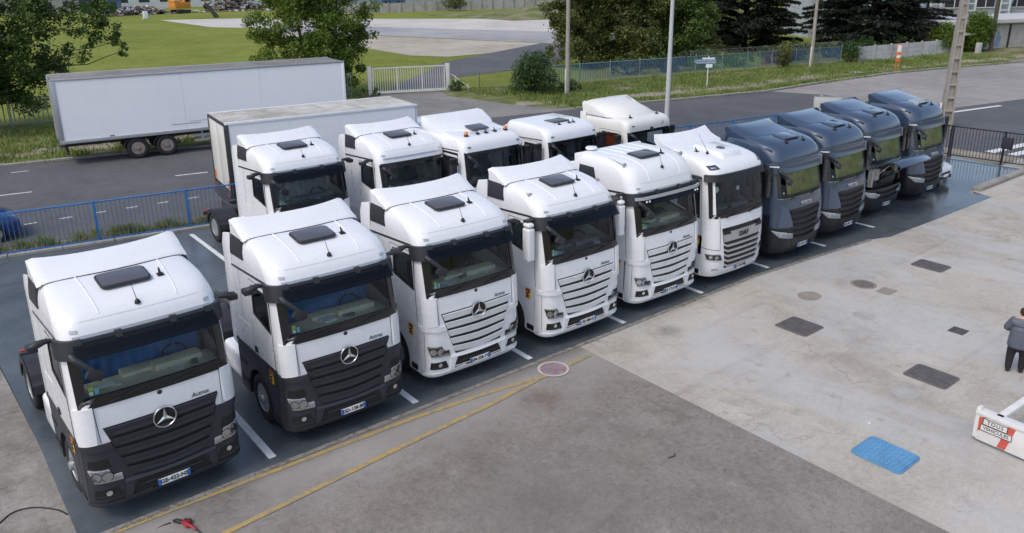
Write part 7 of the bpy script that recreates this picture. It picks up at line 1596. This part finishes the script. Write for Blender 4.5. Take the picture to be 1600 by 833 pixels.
# ------------------------------------------------------------------ far side of the meadow: wall, sheds, scrap heaps
def far_wall():
    a, c = Vector((78, 158)), Vector((150, 146)); t = thing('far_wall', 'long brownish concrete wall closing the far side of the empty lot', 'wall', (a.x, a.y, Z0)); ang = math.atan2((c-a).y, (c-a).x); t.rotation_euler = (0, 0, ang); L = (c-a).length; n = 24
    for i in range(n):
        part('panel', t, 'wall_concrete', lambda b: b.box((0, 0, 1.05), (L/n-.25, .15, 2.1)), key='fwp', loc=((i+.5)*L/n, 0, 0), smooth=0)
        part('post', t, 'kerb_stone', lambda b: b.box((0, -.06, 1.15), (.3, .3, 2.3)), key='fwpost', loc=(i*L/n, 0, 0), smooth=0)
far_wall()
def shed(label, x, y, w_, d, h, wallm, roofm, n, rz=0.0):
    t = thing('far_shed', label, 'building', (x, y, Z0), rz)
    part('wall', t, wallm, lambda b: b.box((0, d/2, h/2), (w_, d, h)), smooth=0)
    part('roof', t, roofm, lambda b: b.prism([(-w_/2-.3, h), (w_/2+.3, h), (w_/2+.3, h+.2), (0, h+w_*.07), (-w_/2-.3, h+.2)], lambda p, q_, dd: (p, dd, q_), -.3, d+.3), smooth=0)
    for i in range(n):
        xx = -w_/2+(i+.5)*w_/n; part('window', t, 'works_dark', lambda b: b.box((xx, -.02, h*.55), (w_/n*.5, .1, h*.45)), smooth=0)
shed('low brown shed with dark windows beyond the left meadow', 22, 212, 34, 10, 3.6, 'wall_concrete', 'works_grey', 7)
shed('blue container shed beyond the meadow left of the scrap heap', 44, 214, 10, 6, 3.0, 'container_blue', 'container_blue', 2)
shed('blue and white hut in front of the far wall', 95, 156.5, 6, 5, 3.2, 'container_blue', 'works_grey', 2, -.16)
shed('long grey hall behind the far wall', 118, 178, 60, 14, 7, 'works_grey', 'works_grey', 12, -.1)
shed('white low hall behind the scrap heaps', 70, 230, 50, 12, 5, 'works_white', 'works_grey', 9, -.05)
mat('scrap_a', (0.30, 0.30, 0.30), 0.6, metal=0.3, var=0.3); mat('scrap_b', (0.10, 0.095, 0.10), 0.7, var=0.3); mat('scrap_c', (0.50, 0.51, 0.52), 0.5, var=0.2); mat('scrap_d', (0.20, 0.12, 0.08), 0.8, var=0.3)
def heap(label, x, y, rx, ry, h, n, seed):
    rr = random.Random(seed); b = MB()
    for i in range(n):
        u, v = rr.gauss(0, .45), rr.gauss(0, .45); z = h*max(0, 1-u*u-v*v)*rr.random()
        b.box((u*rx, v*ry, z+.1), (rr.uniform(.2, 1.6), rr.uniform(.2, .8), rr.uniform(.05, .5)), rr.randrange(4), rot=Matrix.Rotation(rr.uniform(0, 6), 3, 'Z') @ Matrix.Rotation(rr.uniform(-.8, .8), 3, 'X'))
    o = obj('scrap_heap', b.mesh('scrap_heap', ['scrap_a', 'scrap_b', 'scrap_c', 'scrap_d'], smooth=0, fix=False), None, (x, y, Z0)); return tag(o, label, 'scrap heap', kind='stuff')
heap('grey heap of scrap metal beyond the meadow', 71, 194, 8, 3, 4.2, 420, 1)
heap('low scrap and timber piles left of the orange digger', 47, 190, 8, 2.5, 1.8, 260, 2)
def digger():
    t = thing('excavator', 'orange excavator standing among the scrap beyond the meadow', 'excavator', (56.2, 190, Z0), .3)
    for s in (-1, 1): part('track', t, 'works_dark', lambda b: b.prism([(-1.9, .45), (-1.6, .1), (1.6, .1), (1.9, .45), (1.6, .85), (-1.6, .85)], lambda p, q_, d: (p, d, q_), s*1.3-.3, s*1.3+.3), smooth=0)
    part('house', t, 'machine_orange', lambda b: (b.box((0, 0, 1.9), (4.2, 2.7, 1.5)), b.box((-1.4, 0, 2.8), (1.6, 2.6, .5))), bevel=.12)
    c = part('cab', t, 'machine_orange', lambda b: b.box((1.3, -.75, 3.0), (1.5, 1.1, 1.6)), bevel=.08)
    part('cab_window', c, 'gloss_black', lambda b: b.box((1.3, -1.32, 3.1), (1.1, .04, 1.0)), smooth=0)
    part('boom', t, 'machine_orange', lambda b: b.tube([(1.8, .4, 2.3), (4.2, .4, 5.2), (6.8, .4, 4.2), (7.4, .4, 2.0)], [.35, .32, .24, .2], 6))
    part('grab', t, 'works_dark', lambda b: b.lathe([(.2, 0), (.7, -.5), (.5, -1.1), (.1, -1.3)], lambda x, y, h: (7.4+x, .4+y, 2.0+h), 8))
digger()
bush('far_bush', 'dark bush at the left end of the scrap piles', (37.5, 186, Z0), 4.0, 2, 3.6, 'leaf_dark', 20, .5, 60, 41)
bush('far_bush', 'small dark bush before the far wall', (77.5, 152, Z0), 2.0, 1.5, 2.0, 'leaf_dark', 12, .35, 120, 42)
t = thing('leaning_stump', 'dead leaning tree stump on the far lot edge', 'stump', (55.5, 163, Z0))
part('trunk', t, 'bark', lambda b: b.tube([(0, 0, 0), (-1.0, 0, 1.6), (-2.2, 0, 3.0)], [.55, .42, .3], 8)); part('branch', t, 'bark', lambda b: b.tube([(-1.9, 0, 2.6), (-.6, 0, 3.4)], [.25, .1], 6))
t = thing('white_post', 'short white marker block at the far edge of the meadow', 'post', (42.5, 168, Z0)); part('block', t, 'paper_white', lambda b: b.box((0, 0, .8), (.9, .6, 1.6)), bevel=.05); part('base', t, 'wall_concrete', lambda b: b.box((0, 0, .1), (1.2, .9, .2)), smooth=0)
# grassy mound in front of the far wall
def mound():
    n, m = 40, 14; b = MB(); vs = []
    for i in range(n+1):
        for j in range(m+1):
            u, v = i/n, j/m; x = 92+62*u; y = 108+34*v-18*u
            e = math.sin(PI*u)**.7*math.sin(PI*v); z = (2.6*e*min(1, .4+u))*(1+.25*math.sin(u*17+v*5)*math.cos(v*11)); vs.append((x, y, Z0+.03+z))
    b.add(vs, [(i*(m+1)+j, (i+1)*(m+1)+j, (i+1)*(m+1)+j+1, i*(m+1)+j+1) for i in range(n) for j in range(m)])
    o = obj('grass_mound', b.mesh('grass_mound', ['verge'], smooth=80)); o['kind'] = 'structure'
mound()
mat('far_tree_green', (0.06, 0.085, 0.03), 0.9)
for i, (x, y, r, h, lb) in enumerate([(128, 118, 5, 5.5, 'brownish scrub mass on the mound at the lot end'), (140, 122, 6, 6, 'tall scrub right of the mound behind the willows'), (10, 225, 8, 7, 'dark trees behind the brown shed'), (108, 150, 3, 3, 'small scrub at the foot of the far wall')]):
    bush('scrub', lb, (x, y, Z0+.5), r, r*.6, h, 'leaf_willow', 22, .5, 40, 60+i)
